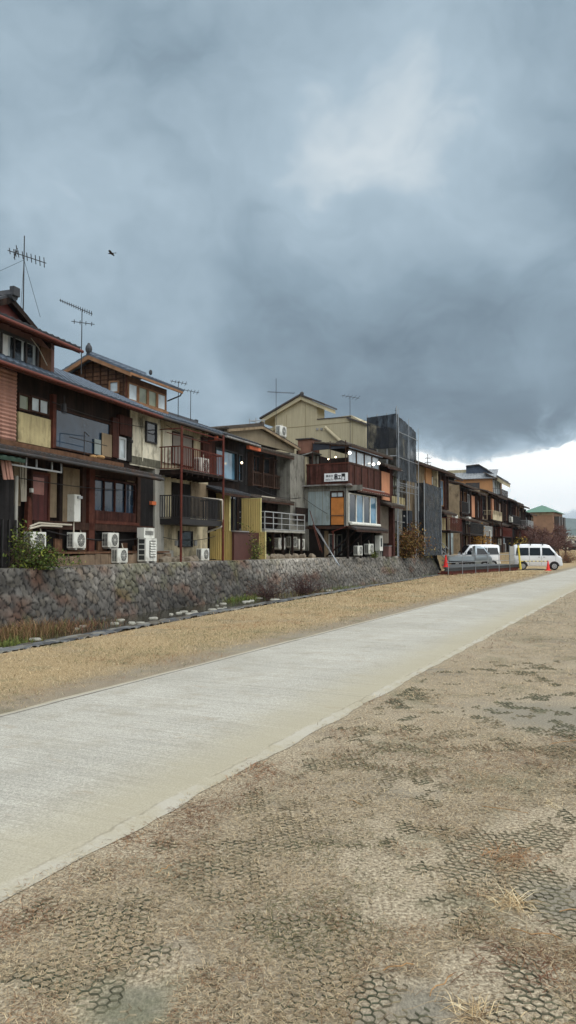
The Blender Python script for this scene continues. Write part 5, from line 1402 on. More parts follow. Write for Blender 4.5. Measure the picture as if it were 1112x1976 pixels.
# terrace parapet: vertical planks
s0 = EL.S(593, 0, 915)
EL.put(bx(s0, 0.03, 0.0, 0.06, zled+0.05, zrail), 'terrace_parapet', m_redwood, E_)
EL.put(bx(s0-0.03, 0.06, -0.03, 0.10, zrail, zrail+0.06), 'parapet_rail', m_redbeam, E_)
zr0 = ER.Z(674, 893, 0)
ER.put(bx(0.0, sE, -0.06, 0.0, zled+0.02, zrail+0.05), 'terrace_parapet', m_redwood, E_)
b = MB()
for k in range(6): x = sE*k/5; b.box(x-0.03, x+0.03, -0.04, 0.0, zled, zrail+0.1)
b.box(0, sE, -0.035, 0.0, zrail+0.02, zrail+0.06)
ER.put(b, 'parapet_battens', m_beam, E_)
# terrace floor and deep room
ER.put(bx(0.02, sE-0.02, -3.3, -0.06, zled-0.1, zled+0.03), 'terrace_floor', m_dkwood, E_)
ER.put(bx(0.6, sE-0.1, -3.35, -3.2, zled, ztop), 'back_wall', m_dkwood, E_)
ER.put(bx(sE-0.12, sE-0.02, -3.3, -0.06, zled, ztop), 'end_wall', m_dkwood, E_)
# upper glazing on the river face
zg0, zg1 = zrail+0.07, ztop-0.12
for k in range(4):
    a = 0.05+(sE-0.15)*k/4; c = 0.05+(sE-0.15)*(k+1)/4
    window(ER, E_, a+0.01, c-0.01, zg0, zg1, -0.03, n=1, fm=m_beam, gm=glass('pale terrace glass', lin(128, 140, 150), rough=0.15), fw=0.05, depth=0.05)
# awning rolled along the eave, blueish, and black fabric strip on the end
ER.put(MB().tube((0.0, -0.16, ztop-0.02), (sE, -0.16, ztop-0.02), 0.10, n=12), 'rolled_awning', M('blue white awning cloth', lin(168, 186, 212), var=0.1, rough=0.6), E_)
s0 = EL.S(604, 0, 860)
EL.put(MB().prism([(s0, ztop-0.15), (-0.05, ztop-0.12), (-0.05, ztop+0.0), (s0, EL.Z(606, 855, 0.1))], 1, -0.03, 0.0), 'black_awning', M('black canvas', lin(52, 55, 62), var=0.1, scale=2, rough=0.8), E_)
for q in (604, 638, 668):
    s_ = EL.S(q, 0, 880); EL.put(MB().tube((s_, -0.05, zrail), (s_, -0.05, ztop+0.3), 0.025, n=6), 'post', m_beam, E_)
# little shed and pale panel at the left of the terrace
s0, s1, z0, z1 = EL.R(579, 592, 882, 928); EL.put(bx(s0, s1, -0.3, 0.0, zled+0.05, z1), 'pale_panel', m_cream, E_)
s0, s1, z0, z1 = EL.R(575, 601, 849, 874, -0.1); sh = EL.put(bx(s0, s1, -1.2, -0.1, z0-0.05, z1), 'brown_shed', M('brown sheet', lin(122, 88, 74), var=0.15, streak=0.2), E_)
EL.put(bx(s0-0.1, s1+0.1, -1.3, 0.0, z1, z1+0.06), 'shed_roof', m_dksheet, sh)
EL.put(MB().prism([(s0-0.3, z0-0.35), (s1+0.15, z0-0.05), (s1+0.15, z0+0.0), (s0-0.3, z0-0.29)], 1, -0.1, 1.2), 'shed_lean_to', m_sheet, sh)
s0, s1, z0, z1 = EL.R(602, 617, 878, 912, -0.9); window(EL, E_, s0, s1, z0, z1, -1.0, n=2, fm=m_beam, gm=M('pale blind', lin(190, 188, 178), var=0.1), name='inner_window')
# roof of the terrace
zt2 = ztop+0.05
zt3 = EL.Z(606, 853, 0.1); dt3 = EL.S(606, 0.1, 853)
roofing(ER, E_, -0.1, sE+1.6, 0.3, zt2, dt3, zt3, m_oldtile, fascia=m_beam)
FA2 = EL.Z(655, 849, -1.5); ER.put(MB().prism([(0.1, zt2+0.05), (2.0, zt2+0.12), (1.0, FA2)], 0, 1.5, sE+1.2), 'upper_roof', m_oldtile, E_)
# globes
gm_ = M('lit globe', (0.95, 0.92, 0.85), var=0, bump=0, emit=((1.0, 0.93, 0.80), 5.0))
for (px, py) in ((675, 874), (721, 896), (731, 894)):
    s_, z_ = ER.sz(px, py, 0.28); lg = ER.put(MB().tube((s_, 0.0, z_), (s_, -0.26, z_), 0.015, n=5), 'lamp_bracket', m_black, E_); ER.put(MB().sphere((s_, -0.28, z_), 0.085, 12, 8), 'globe', gm_, lg, smooth=True)
for (px, py, k) in ((634, 886, 0.8), (648, 882, 1.0)):
    s_, z_ = EL.sz(px, py, -0.9); lg = EL.put(MB().tube((s_, 0.9, z_), (s_, 0.9, z_+0.6), 0.008, n=4), 'pendant_cord', m_black, E_)
    EL.put(MB().sphere((s_, 0.9, z_), 0.045*k, 10, 7), 'bulb', M('lit bulb', (0.9, 0.8, 0.6), var=0, bump=0, emit=((1.0, 0.80, 0.52), 9.0)), lg)
# sign board with brush lettering
s0, z1 = EL.sz(626, 914, 0.12); s1, z0 = EL.sz(671, 928, 0.12); z0 = EL.Z(626, 929.5, 0.12)
sign = EL.put(bx(s0, s1, 0.08, 0.12, z0, z1), 'sign_board', M('white sign paint', lin(222, 224, 226), var=0.04, rough=0.5), E_)
ink = M('black ink', lin(20, 22, 28), var=0.0, bump=0)
W_, H_ = s1-s0, z1-z0
def text(body, x, z, size, wx=1.0, bold=0.0):
    c = bpy.data.curves.new('t', 'FONT'); c.body = body; c.size = size; c.extrude = 0.004; c.offset = bold
    o = bpy.data.objects.new('lettering', c); COL.objects.link(o)
    dg = bpy.context.evaluated_depsgraph_get(); me = bpy.data.meshes.new_from_object(o.evaluated_get(dg)); bpy.data.objects.remove(o)
    me.materials.clear(); me.materials.append(ink); q = bpy.data.objects.new('lettering', me); COL.objects.link(q)
    q.parent = sign
    q.matrix_local = Matrix.Translation((x, -0.126, z)) @ Matrix.Rotation(pi/2, 4, 'X') @ Matrix.Diagonal((wx, 1, 1, 1)); return q
text('串', s0+W_*0.42, z0+H_*0.20, H_*0.86, 0.62, 0.012)
text('エ', s0+W_*0.585, z0+H_*0.22, H_*0.70, 0.62, 0.012)
text('門', s0+W_*0.735, z0+H_*0.20, H_*0.86, 0.62, 0.012)
text('東おひ', s0+W_*0.07, z0+H_*0.55, H_*0.34, 0.95, 0.002)
text('おばんざい', s0+W_*0.05, z0+H_*0.12, H_*0.30, 0.72, 0.001)
# underside: struts, beams, posts and curved white ledge
zb2 = zlow-0.05
ER.put(bx(0.0, sE+0.1, -0.1, 0.0, zb2-0.14, zb2), 'floor_beam', m_dkwood, E_)
EL.put(bx(eL, 0.1, -0.1, 0.0, zb2-0.16, zb2-0.002), 'floor_beam', m_beam, E_)
ER.put(MB().tube((0.15, -0.12, zb2+0.12), (sE-0.4, -0.12, zb2+0.12), 0.09, n=10), 'white_gutter', m_white, E_)
roofing(ER, E_, 0.2, sE+0.3, 0.42, zb2-0.16, 0.0, zb2+0.02, m_dksheet, name='lower_canopy', fascia=m_beam, pitch=0.2)
for k in range(3):
    x = 0.7+k*1.45; ER.put(MB().tube((x, -0.25, zb2-0.2), (x-0.35, 1.4, 0.05), 0.05, n=6), 'strut', m_dkwood, E_)
for k in range(3):
    x = 0.3+k*1.9; ER.put(bx(x, x+0.12, -0.2, -0.1, -0.05, zb2-0.1), 'post', m_dkwood, E_)
EL.put(MB().tube((EL.S(643, .05, 1030), -0.05, 0), (EL.S(643, .05, 1030), -0.05, zb2-0.3), 0.035, n=6).tube((EL.S(640, .05, 1030), -0.05, zb2-0.32), (0.0, -0.05, zb2-0.02), 0.03, n=6), 'drain_pipe', m_rust, E_)
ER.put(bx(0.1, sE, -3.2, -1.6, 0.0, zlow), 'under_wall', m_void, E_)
EL.put(bx(EL.S(613, -.5, 1050), EL.S(630, -.5, 1050), -0.8, -0.5, 0, zlow-0.3), 'tan_shed_wall', m_tan, E_)
window(ER, E_, 1.0, 1.8, 0.05, 1.3, -1.6, n=1, fm=m_white, gm=g_dark, name='white_door')
window(ER, E_, 2.2, 2.9, 0.1, 1.3, -1.6, n=1, fm=m_grey, gm=g_dark, name='grey_door')
# props and leaning poles
t = empty('leaning_poles', G(648, 1084, 1.1)[:2]+(ZT,), 0, 'pale poles leaning from the restaurant wall down onto the stone bank', 'poles')
for k, (a, b_) in enumerate((((607, 1015), (655, 1092)), ((613, 1020), (650, 1086)), ((598, 985), (622, 1066)), ((604, 1012), (618, 1062)))):
    Yt = 41.0-0.6*(k > 1); p = AT(a[0], a[1], Yt+0.8); q = AT(b_[0], b_[1], 39.6+1.2*(k > 1)); o0 = t.location
    MB().tube(tuple(p[i]-o0[i] for i in range(3)), tuple(q[i]-o0[i] for i in range(3)), 0.035 if k < 1 else 0.022, n=6).build('pole', m_steel if k < 2 else m_redbeam, t)
for (px, py, d_, l, sc) in [(691, 1073, -0.05, 'outdoor unit nearest the leaning poles under the restaurant', 0.9), (712, 1071, 0.0, 'squat outdoor unit under the river end of the restaurant', 1.0)]:
    ac_on(ER, px, py, d_, l, sc)
# tall white heater cabinet beside the restaurant
s_ = ER.S(733, 0.1, 1040); t = ER.root('heater_cabinet', 'tall white heater cabinet at the far foot of the restaurant', 'heater', x=s_, d=0.1)
b = MB().box(0, 0.55, 0, 0.3, 0.35, 1.25); b.build('casing', m_white, t); MB().box(0.15, 0.4, -0.012, 0.0, 0.6, 1.1).build('front_grille', m_fan, t); MB().box(0.05, 0.12, 0.05, 0.25, 0, 0.35).box(0.43, 0.5, 0.05, 0.25, 0, 0.35).build('legs', m_conc, t)
s_ = ER.S(750, 0.1, 1060); t = ER.root('storage_box', 'small brown metal box beside the heater cabinet', 'box', x=s_, d=0.1)
MB().box(0, 0.55, 0, 0.35, 0, 0.62).build('body', m_mauve, t); MB().box(-0.03, 0.58, -0.03, 0.38, 0.62, 0.66).build('lid', m_sheet, t)

# cables sagging along the fronts
def cable(fr, root, a, b, sag, r=0.012, n=10, mat=None):
    pts = []
    for k in range(n+1):
        f = k/n; pts.append((a[0]+(b[0]-a[0])*f, a[1]+(b[1]-a[1])*f, a[2]+(b[2]-a[2])*f-sag*4*f*(1-f)))
    return pipe(fr, root, pts, r, mat or m_black, 'cable')
cable(FA, A, (0.2, 0.3, pentZ-0.45), (FA.S(262, .3, 920), 0.25, pentZ-0.5), 0.16)
cable(FA, A, (FA.S(100, .3, 1030), 0.12, zf0-0.05), (FA.S(300, .2, 1030), 0.12, zf0-0.1), 0.22, r=0.018)
cable(FA, A, (FA.S(104, .2, 770), 0.14, eaveZ-0.5), (sR, 0.14, eaveZ-0.42), 0.10)
cable(FB, B, (sC1, 0.25, zeB-0.25), (sEnd, 0.2, zeB-0.3), 0.18)
cable(FB, B, (0.5, 0.05, 0.9), (sEnd, 0.1, 1.0), 0.15)
cable(FD, D, (sL, 0.55, zpd+0.5), (sRr, 0.4, zpd+0.35), 0.2)
cable(EL, E_, (eL-1.0, 0.2, zled+0.7), (s0+0.2, 0.2, zlow+0.6), 0.12)
b = MB(); rq = random.Random(21)
for k in range(7):
    x = sP0+0.4+k*0.75; b.box(x, x+rq.uniform(.3, .6), -0.02, 0.04, 0.42, 0.42+rq.uniform(.15, .45))
b.box(sP0, sP1, -0.01, 0.05, 0.405, 0.43)
FA.put(b, 'underfloor_boards', m_slat, A)

# ================================================================== outdoor units and plants before house A
for (px, py, d_, l, sc) in [(60, 1064, 0.35, 'outdoor unit half hidden by the green bush at the far left', 0.82), (142, 1061, 0.30, 'outdoor unit on the plinth below the tall water heater', 0.80),
        (209, 1059, 0.26, 'outdoor unit on the plinth below the red framed windows', 0.80), (227, 1089, 0.62, 'outdoor unit standing lowest, on top of the stone wall left of the big heat pump', 0.78),
        (389, 1084, 0.45, 'outdoor unit on the ground below the cream house window', 0.8)]:
    ac_on(FA if px < 300 else FB, px, py, d_, l, sc)
s_, z_ = FA.sz(281, 1089, 0.72); t = FA.root('heat_pump', 'big white two tier heat pump with louvred front on the stone wall', 'heat pump', x=s_, d=0.72)
MB().box(0, 0.95, 0, 0.36, 0.08, 1.02).build('lower_casing', m_white, t); MB().box(0.0, 0.9, 0.08, 0.40, 1.03, 1.45).build('upper_casing', m_white, t); t.scale = (0.82, 0.82, 0.82)
b = MB()
for k in range(6): b.prism([(-0.02, 0.30+k*0.105), (-0.06, 0.27+k*0.105), (-0.05, 0.33+k*0.105), (-0.012, 0.355+k*0.105)], 0, 0.34, 0.80)
b.build('louvres', m_white, t); MB().box(0.32, 0.82, -0.012, 0.0, 0.24, 0.92).build('louvre_opening', m_fan, t)
b = MB()
for k in range(4): b.box(-0.008, 0.0, 0.05, 0.31, 0.14+k*0.22, 0.32+k*0.22)
b.build('side_vents', m_fan, t)
b = MB()
for k in range(7): b.box(0.12+k*0.10, 0.17+k*0.10, 0.07, 0.08, 1.15, 1.32)
b.build('upper_vents', m_fan, t)
for x in (0.08, 0.72): MB().box(x, x+0.16, -0.03, 0.39, 0, 0.08).build('foot', m_conc, t)
# rubble and slab on the ledge
rr = random.Random(9); RUB = M('rubble', lin(122, 112, 98), var=0.4, scale=5, bump=0.5)
for i, (px, py) in enumerate([(330, 1082), (345, 1084), (362, 1082), (318, 1080), (540, 1076), (556, 1076), (570, 1074), (585, 1074), (528, 1080), (602, 1080), (375, 1080), (512, 1078)]):
    g = G(px, py+6, ZT)
    if g[1] < 0 or g[1] > 60: continue
    fr = FB if px < 450 else FD; s_ = fr.S(px, 0.4 if px < 450 else 1.5, 1085); w_ = fr.W(s_, 0.4 if px < 450 else 1.5)
    n = 8; mb = MB(); vs = []
    rad = [rr.uniform(0.7, 1.2) for _ in range(n)]
    for kz, kr in ((0, 1.0), (0.12, 1.0), (0.2, 0.6)):
        for k in range(n): vs.append((0.25*rad[k]*kr*cos(2*pi*k/n), 0.2*rad[k]*kr*sin(2*pi*k/n), kz*rr.uniform(.8, 1.3)))
    mb.add(vs, [(j*n+k, j*n+(k+1) % n, (j+1)*n+(k+1) % n, (j+1)*n+k) for j in (0, 1) for k in range(n)]+[tuple(range(2*n, 3*n))])
    o = mb.build('rubble_stone', RUB); o.location = (w_[0], w_[1], ZT-0.01); o.rotation_euler = (0, 0, rr.uniform(0, 6)); tag(o, 'loose rough stone lying on the ledge behind the wall top', 'stone', 'loose stones on the ledge')
# plants on the bank
grn = [(74, 92, 44), (98, 116, 50), (58, 76, 38), (122, 128, 56), (84, 96, 52)]
w_ = FA.W(FA.S(62, 0.75, 1090), 0.75); shrub('leafy_bush', (w_[0], w_[1], ZT-0.05), 1.0, 0.32, 0.85, 2600, 0.045, grn, 'dense green leafy bush on top of the wall by the black fence', 'bush', seed=1)
w_ = FA.W(FA.S(38, 0.7, 1060), 0.7); shrub('leafy_bush', (w_[0], w_[1], ZT-0.05), 0.38, 0.28, 1.15, 900, 0.05, grn, 'taller yellow green bush in front of the leftmost outdoor unit', 'bush', seed=2)
w_ = FB.W(FB.S(505, 1.0, 1080), 0.4); shrub('leafy_bush', (w_[0], w_[1], ZT-0.3), 0.7, 0.7, 1.75, 1500, 0.055, [(86, 100, 50), (112, 124, 62), (64, 78, 40), (140, 134, 72)], 'straggly green plant overhanging the wall by the yellow screens', 'bush', seed=3)
w_ = ER.W(ER.S(785, 0.2, 1070), 0.0); shrub('autumn_bush', (w_[0], w_[1], ZT-0.1), 2.1, 1.0, 2.1, 5000, 0.085, [(122, 88, 50), (98, 74, 44), (142, 112, 60), (84, 78, 44), (104, 66, 48)], 'rust and yellow leaved bush below the netted scaffold', 'bush', seed=4)
w_ = ER.W(ER.S(728, .7, 1070), 0.5); shrub('leafy_bush', (w_[0], w_[1], ZT-0.05), 0.25, 0.25, 0.5, 160, 0.05, grn, 'small green sprig beside the outdoor units under the restaurant', 'bush', seed=12, ntw=8)
# weeds growing out of the stream
redw = [(120, 84, 66), (98, 66, 54), (140, 106, 80), (84, 64, 50)]
def weeds(px, py, n, ln, sp, cols, label, name='dead_weeds', wd=0.008, tl=(0.5, 1.4), z=ZB, sy=0.5):
    x, y, _ = G(px, py, z); X = RS.normal(0, sp*0.42, n); Yy = RS.normal(0, sp*0.42, n)*sy; an = atan2(0.94, 0.34)
    Xr = X*cos(an)-Yy*sin(an); Yr = X*sin(an)+Yy*cos(an)
    o = blades(name, Xr, Yr, np.zeros(n), RS.uniform(0.3, 1.0, n)*ln, np.full(n, wd), RS.uniform(tl[0], tl[1], n), RS.uniform(0, 2*pi, n), pal(cols, n), BLADE, bend=0.5)
    o.location = (x, y, z); tag(o, label, 'weeds', None); o['kind'] = 'stuff'; return o
weeds(30, 1228, 2600, 0.55, 2.0, [(134, 104, 76), (110, 80, 58), (156, 126, 90), (90, 72, 50), (96, 98, 56)], 'tall dead brown weeds in the stream bed at the left edge')
weeds(120, 1215, 1500, 0.40, 2.0, redw+[(98, 104, 60)], 'low reddish dead weeds along the wall foot')
weeds(15, 1250, 500, 0.3, 1.0, [(78, 92, 44), (104, 112, 54)], 'green grass at the water edge, far left')
weeds(460, 1158, 900, 0.35, 1.6, [(72, 92, 42), (92, 108, 50), (112, 112, 60)], 'green grass clump at the foot of the wall', wd=0.012)
weeds(600, 1148, 800, 0.30, 3.2, [(112, 102, 60), (128, 104, 72), (92, 92, 50)], 'mixed brown and green weeds along the wall foot', wd=0.012)
weeds(690, 1138, 900, 0.25, 3.0, [(72, 92, 42), (92, 112, 50), (116, 108, 60)], 'bright green low grass at the far water edge', wd=0.012)
weeds(860, 1116, 1500, 0.45, 2.6, [(74, 96, 44), (96, 120, 56), (62, 80, 40)], 'green grass tuft before the steel platform', wd=0.016, z=ZB+0.1)
weeds(770, 1127, 700, 0.2, 5.0, [(112, 102, 60), (128, 108, 72), (92, 96, 52)], 'low grass beside the far part of the stream', wd=0.014)
g = G(588, 1150, ZB); shrub('dead_bush', (g[0], g[1], ZB), 1.1, 0.6, 1.15, 500, 0.03, [(92, 68, 60), (110, 82, 70)], 'dark reddish leafless bush at the wall foot, densest one', 'bush', seed=5, ntw=60, twr=0.012, bark=M('dark red twig', lin(72, 52, 50), var=0.3, scale=4, bump=0))
g = G(515, 1156, ZB); shrub('dead_bush', (g[0], g[1], ZB), 1.3, 0.5, 0.9, 300, 0.03, [(112, 84, 66), (96, 72, 60)], 'thinner brown leafless bush left of the densest one', 'bush', seed=6, ntw=50, twr=0.009, bark=MATS['dark red twig'])
g = G(330, 1178, ZB)

# ================================================================== YELLOW BUILDING behind
YB_ = Fr((5.3, 52.0), (0.4472, 0.8944)); YE = YB_.perp(0.0)
Y_ = YB_.root('rendered_building', 'tall pale yellow rendered building with a shed roof rising behind the restaurant', 'building')
def pe(px, py, d=0.0): return YE.sz(px, py, d)
pL = pe(531, 830)[0]; z_par = pe(690, 803)[1]
poly = [(pL, 0), (0, 0), (0, pe(706, 818)[1]), (pe(678, 801)[0], pe(678, 801)[1]), (pe(612, 810)[0], pe(612, 810)[1]), (pe(612, 810)[0], pe(612, 779)[1]), (pe(583, 768)[0], pe(583, 769)[1]), (pL, pe(531, 800)[1])]
zs4 = poly[4][1]; low_ = poly[:5]+[(pL, zs4)]
YE.put(MB().prism(low_, 1, 0.0, 9.0), 'wall', m_yel, Y_)
YE.put(MB().prism([(pL, zs4), (poly[4][0], zs4)]+poly[5:], 1, 0.0, 1.3), 'gable_tower', m_yel, Y_)
b = MB()
def slab(b, p0, p1, th, y0, y1):
    b.prism([(p0[0], p0[1]-th), (p1[0], p1[1]-th), (p1[0], p1[1]), (p0[0], p0[1])], 1, y0, y1)
l0, ap, r0 = pe(507, 810), pe(583, 765), pe(629, 784)
slab(b, l0, ap, 0.28, -0.25, 1.7); slab(b, ap, r0, 0.28, -0.25, 1.7); YE.put(b, 'eaves', m_yel, Y_)
b = MB(); slab(b, (l0[0]-0.08, l0[1]+0.12), (ap[0], ap[1]+0.14), 0.12, -0.35, 1.8); slab(b, (ap[0], ap[1]+0.14), (r0[0]+0.1, r0[1]+0.12), 0.12, -0.35, 1.8); YE.put(b, 'roof', m_dksheet, Y_)
YE.put(MB().sphere((ap[0], 0.0, ap[1]+0.2), 0.15, 8, 6), 'ridge_ornament', m_dksheet, Y_)
b = MB(); slab(b, pe(671, 805), pe(709, 817), 0.12, -0.2, 0.5); b.box(pe(612, 806)[0], pe(678, 800)[0], -0.05, 0.1, poly[4][1]+0.0, poly[4][1]+0.06); YE.put(b, 'coping', m_dksheet, Y_)
pipe(YE, Y_, [(pe(629, 825)[0], 0.1, pe(629, 825)[1]), (pe(632, 826)[0], 0.14, pe(632, 828)[1]), (pe(664, 860)[0], 0.14, pe(664, 857)[1]), (pe(664, 860)[0], 0.1, 5)], 0.12, m_yel)
b = MB()
for (x0, y0, x1, y1) in ((531, 828, 705, 812), (590, 780, 590, 865), (680, 806, 680, 865), (553, 800, 553, 860)):
    a = pe(x0, y0); c = pe(x1, y1)
    if x0 == x1: b.box(a[0]-0.012, a[0]+0.012, -0.012, 0.0, c[1], a[1])
    else: b.prism([(a[0], a[1]-0.02), (c[0], c[1]-0.02), (c[0], c[1]+0.02), (a[0], a[1]+0.02)], 1, -0.012, 0.0)
YE.put(b, 'wall_joints', M('joint line', lin(130, 120, 92), var=0.1), Y_)
for px in (613, 621):
    a = pe(px, 828); YE.put(MB().box(a[0]-0.08, a[0]+0.08, -0.08, 0.0, a[1]-0.08, a[1]+0.08), 'vent', m_sheet, Y_)
b = MB(); a = pe(507, 840); c = pe(531, 820); slab(b, pe(515, 828), pe(531, 818), 0.25, 0.3, 3); YE.put(b, 'lower_eave', m_yel, Y_)
# light scaffold seen behind it on the left
def tube_frame(name, label, base, pts_px, Y, cat='scaffold'):
    b0 = AT(*base, Y); t = empty(name, b0, 0, label, cat)
    for (x0, y0, x1, y1, dY) in pts_px:
        a = AT(x0, y0, Y+dY); c = AT(x1, y1, Y+dY); MB().tube(tuple(a[i]-b0[i] for i in range(3)), tuple(c[i]-b0[i] for i in range(3)), 0.035, n=6).build('tube', m_steel, t)
    return t
tube_frame('scaffold', 'thin steel scaffold tubes rising beside the gable of the tall yellow building', (500, 860), [(482, 860, 482, 808, 0), (494, 860, 494, 806, 0), (510, 850, 510, 810, 1), (481, 812, 512, 811, 0), (481, 822, 524, 826, 1), (482, 826, 494, 838, 0), (494, 815, 512, 828, 1), (482, 812, 510, 816, 1), (494, 840, 482, 828, 0)], 50.0)

# ================================================================== NETTED SCAFFOLD TOWERS
NETB = netting(M('netting shaded face', lin(42, 45, 50), var=0.3, rough=0.85, scale=2.2, streak=0.25, fine=0.2));  # black netting darkened in colour for the shaded end faces
def net(fr, root, s0, s1, z0a, z1a, z0b, z1b, name, amp=0.10, seed=0, mat=None, d=0.0):
    nu, nv = 60, 50; uu, vv = np.meshgrid(np.linspace(0, 1, nu), np.linspace(0, 1, nv), indexing='ij')
    S = s0+(s1-s0)*uu; Zl = (z0a+(z0b-z0a)*uu); Zh = (z1a+(z1b-z1a)*uu); Zz = Zl+(Zh-Zl)*vv
    D = d+(fbm(S*1.6+seed, Zz*0.4, seed+3)-0.5)*amp*1.3+(fbm(S*6+seed+Zz*0.5, Zz*0.9, seed+5)-0.5)*amp*1.5
    V = np.stack([S, -D, Zz], -1).reshape(-1, 3); V2 = V.copy(); V2[:, 1] += 0.012; I = (np.arange(nu-1)[:, None]*nv+np.arange(nv-1)[None]).ravel()
    F1 = np.stack([I, I+nv, I+nv+1, I+1], 1); n = len(V); F2 = F1[:, ::-1]+n
    mb = MB(); mb.add([tuple(q) for q in V]+[tuple(q) for q in V2], [tuple(q) for q in F1.tolist()]+[tuple(q) for q in F2.tolist()])
    return fr.put(mb, name, mat or NETB, root, smooth=True)
dT = 0.15; sT_ = ER.S(765, dT, 850); TE = Fr(ER.W(sT_, dT)[:2], ER.n)     # left face: runs outwards, ends at the near corner
TR = Fr(ER.W(sT_, dT)[:2], ER.u)
T_ = TR.root('netted_scaffold', 'tall scaffold tower wrapped in black netting beside the yellow building', 'scaffold')
a0, z10 = TE.sz(708, 806); _, z00 = TE.sz(710, 869); _, z11 = TE.sz(765, 798); _, z01 = TE.sz(765, 864)
net(TE, T_, a0, 0.0, z00, z10, z01, z11, 'end_netting', seed=1)
b1, zr1 = TR.sz(803, 835); _, zr0 = TR.sz(803, 932); _, zl0 = TR.sz(772, 925)
net(TR, T_, 0.02, b1, zl0, z11, zr0, zr1, 'side_netting', seed=2, amp=0.14, mat=netting(M('netting lit face', lin(66, 71, 76), var=0.35, rough=0.85, scale=2.0, streak=0.3, fine=0.2)))  # same netting in a lighter colour, painting the lit side faces
TE.put(MB().box(a0+0.3, -0.9, 1.2, 4.0, 0, z10-0.5), 'wrapped_wall', m_grey, T_)
for k, s_ in enumerate(np.linspace(a0, 0, 4)):
    TE.put(MB().tube((s_, 0.1, 0), (s_, 0.1, z11+(0.5 if k == 3 else 0.1)), 0.03, n=6), 'upright', m_steel, T_)
for k, s_ in enumerate(np.linspace(0.6, b1, 3)):
    TR.put(MB().tube((s_, 0.1, 0), (s_, 0.1, z11+(zr1-z11)*s_/b1+0.12), 0.03, n=6), 'upright', m_steel, T_)
for z in (2.2, 3.3, 4.4, 5.5, 6.3):
    TE.put(MB().tube((a0, 0.05, z), (0, 0.05, z), 0.028, n=6), 'ledger', m_steel, T_); TE.put(MB().tube((-0.9, 0.0, z), (-0.9, 1.6, z), 0.028, n=6), 'ledger', m_steel, T_); TE.put(MB().box(-0.9, 0, 0.1, 1.6, z-0.06, z-0.02), 'platform_board', m_sheet, T_)
for zz_ in (4.6, 6.2, 7.8):
    TR.put(MB().tube((0, -0.16, zz_), (b1, -0.16, zz_-0.05), 0.022, n=5), 'ledger', m_steel, T_)
for q_ in (0.0, 0.5, 1.0):
    TR.put(MB().tube((b1*q_, -0.15, 3.0), (b1*q_, -0.15, z11+(zr1-z11)*q_+0.3), 0.022, n=5), 'upright', m_steel, T_)
TE.put(MB().tube((a0, 0.03, 3.0), (0, 0.03, 5.4), 0.024, n=6).tube((0, 0.04, 3.0), (a0, 0.04, 5.4), 0.024, n=6), 'cross_brace', m_steel, T_)
# lower tower on the bank
d2_ = 0.35; s2_ = ER.S(820, d2_, 1000); UE = Fr(ER.W(s2_, d2_)[:2], ER.n); UR = Fr(ER.W(s2_, d2_)[:2], ER.u)
U_ = UR.root('netted_scaffold', 'lower scaffold tower wrapped in black netting standing on the stone bank', 'scaffold')
a0, z1 = UE.sz(804, 932); net(UE, U_, a0, 0, 0.0, z1, 0.0, z1, 'end_netting', seed=4, amp=0.06)
b1, z2 = UR.sz(851, 942); net(UR, U_, 0.02, b1, 0.0, z1, 0.0, z2, 'side_netting', seed=5, amp=0.08, mat=MATS['netting lit face'])
for s_ in (a0, 0): UE.put(MB().tube((s_, -0.12, 0), (s_, -0.12, z1+0.15), 0.03, n=6), 'upright', m_steel, U_)
UR.put(MB().tube((b1, 0.0, 0), (b1, 0.0, z2+0.1), 0.03, n=6), 'upright', m_steel, U_)
h0 = ER.S(772, 0, 930)-s2_
for (py0, py1) in ((930, 0), (944, 0), (955, 0)):
    z = UE.Z(804, py0); UR.put(MB().tube((h0, 0.5, z), (0.0, 0.5, z), 0.03, n=6), 'ledger', m_steel, U_)
for q in (0.1, 0.4, 0.7): UR.put(MB().tube((h0*(1-q), 0.5, UE.Z(804, 955)), (h0*(1-q), 0.5, UE.Z(804, 930)), 0.025, n=6), 'upright', m_steel, U_)
UR.put(MB().tube((h0, 0.5, 0.0), (h0, 0.5, UE.Z(804, 930)), 0.025, n=6), 'upright', m_steel, U_)
UR.put(MB().tube((-0.9, 0.2, 0.0), (-0.9, 0.2, UE.Z(804, 940)), 0.025, n=6), 'upright', m_steel, U_)
# stairs down from it
t = empty('scaffold_stairs', AT(862, 1066, 57.5)[:2]+(ZT,), 0, 'steep galvanised scaffold stairs with handrails leading down off the bank', 'stairs'); o0 = t.location
for (x0, y0, x1, y1, Y0, Y1, r_) in [(832, 1027, 872, 1066, 56, 58.5, .035), (832, 1044, 862, 1070, 56, 58.0, .045), (834, 1056, 858, 1076, 55.3, 57.2, .045), (834, 1036, 860, 1063, 55.3, 57.2, .03), (832, 1027, 832, 1062, 56, 56, .03), (860, 1055, 860, 1072, 57.5, 57.5, .03)]:
    a = AT(x0, y0, Y0); c = AT(x1, y1, Y1); MB().tube(tuple(a[i]-o0[i] for i in range(3)), tuple(c[i]-o0[i] for i in range(3)), r_, n=6).build('rail', m_steel, t)
for k in range(6):
    f = (k+0.5)/6; a = Vector(AT(832, 1044, 56)).lerp(Vector(AT(862, 1070, 58)), f); c = Vector(AT(834, 1056, 55.3)).lerp(Vector(AT(858, 1076, 57.2)), f)
    MB().tube(tuple(a-o0), tuple(c-o0), 0.04, n=4).build('tread', m_sheet, t)

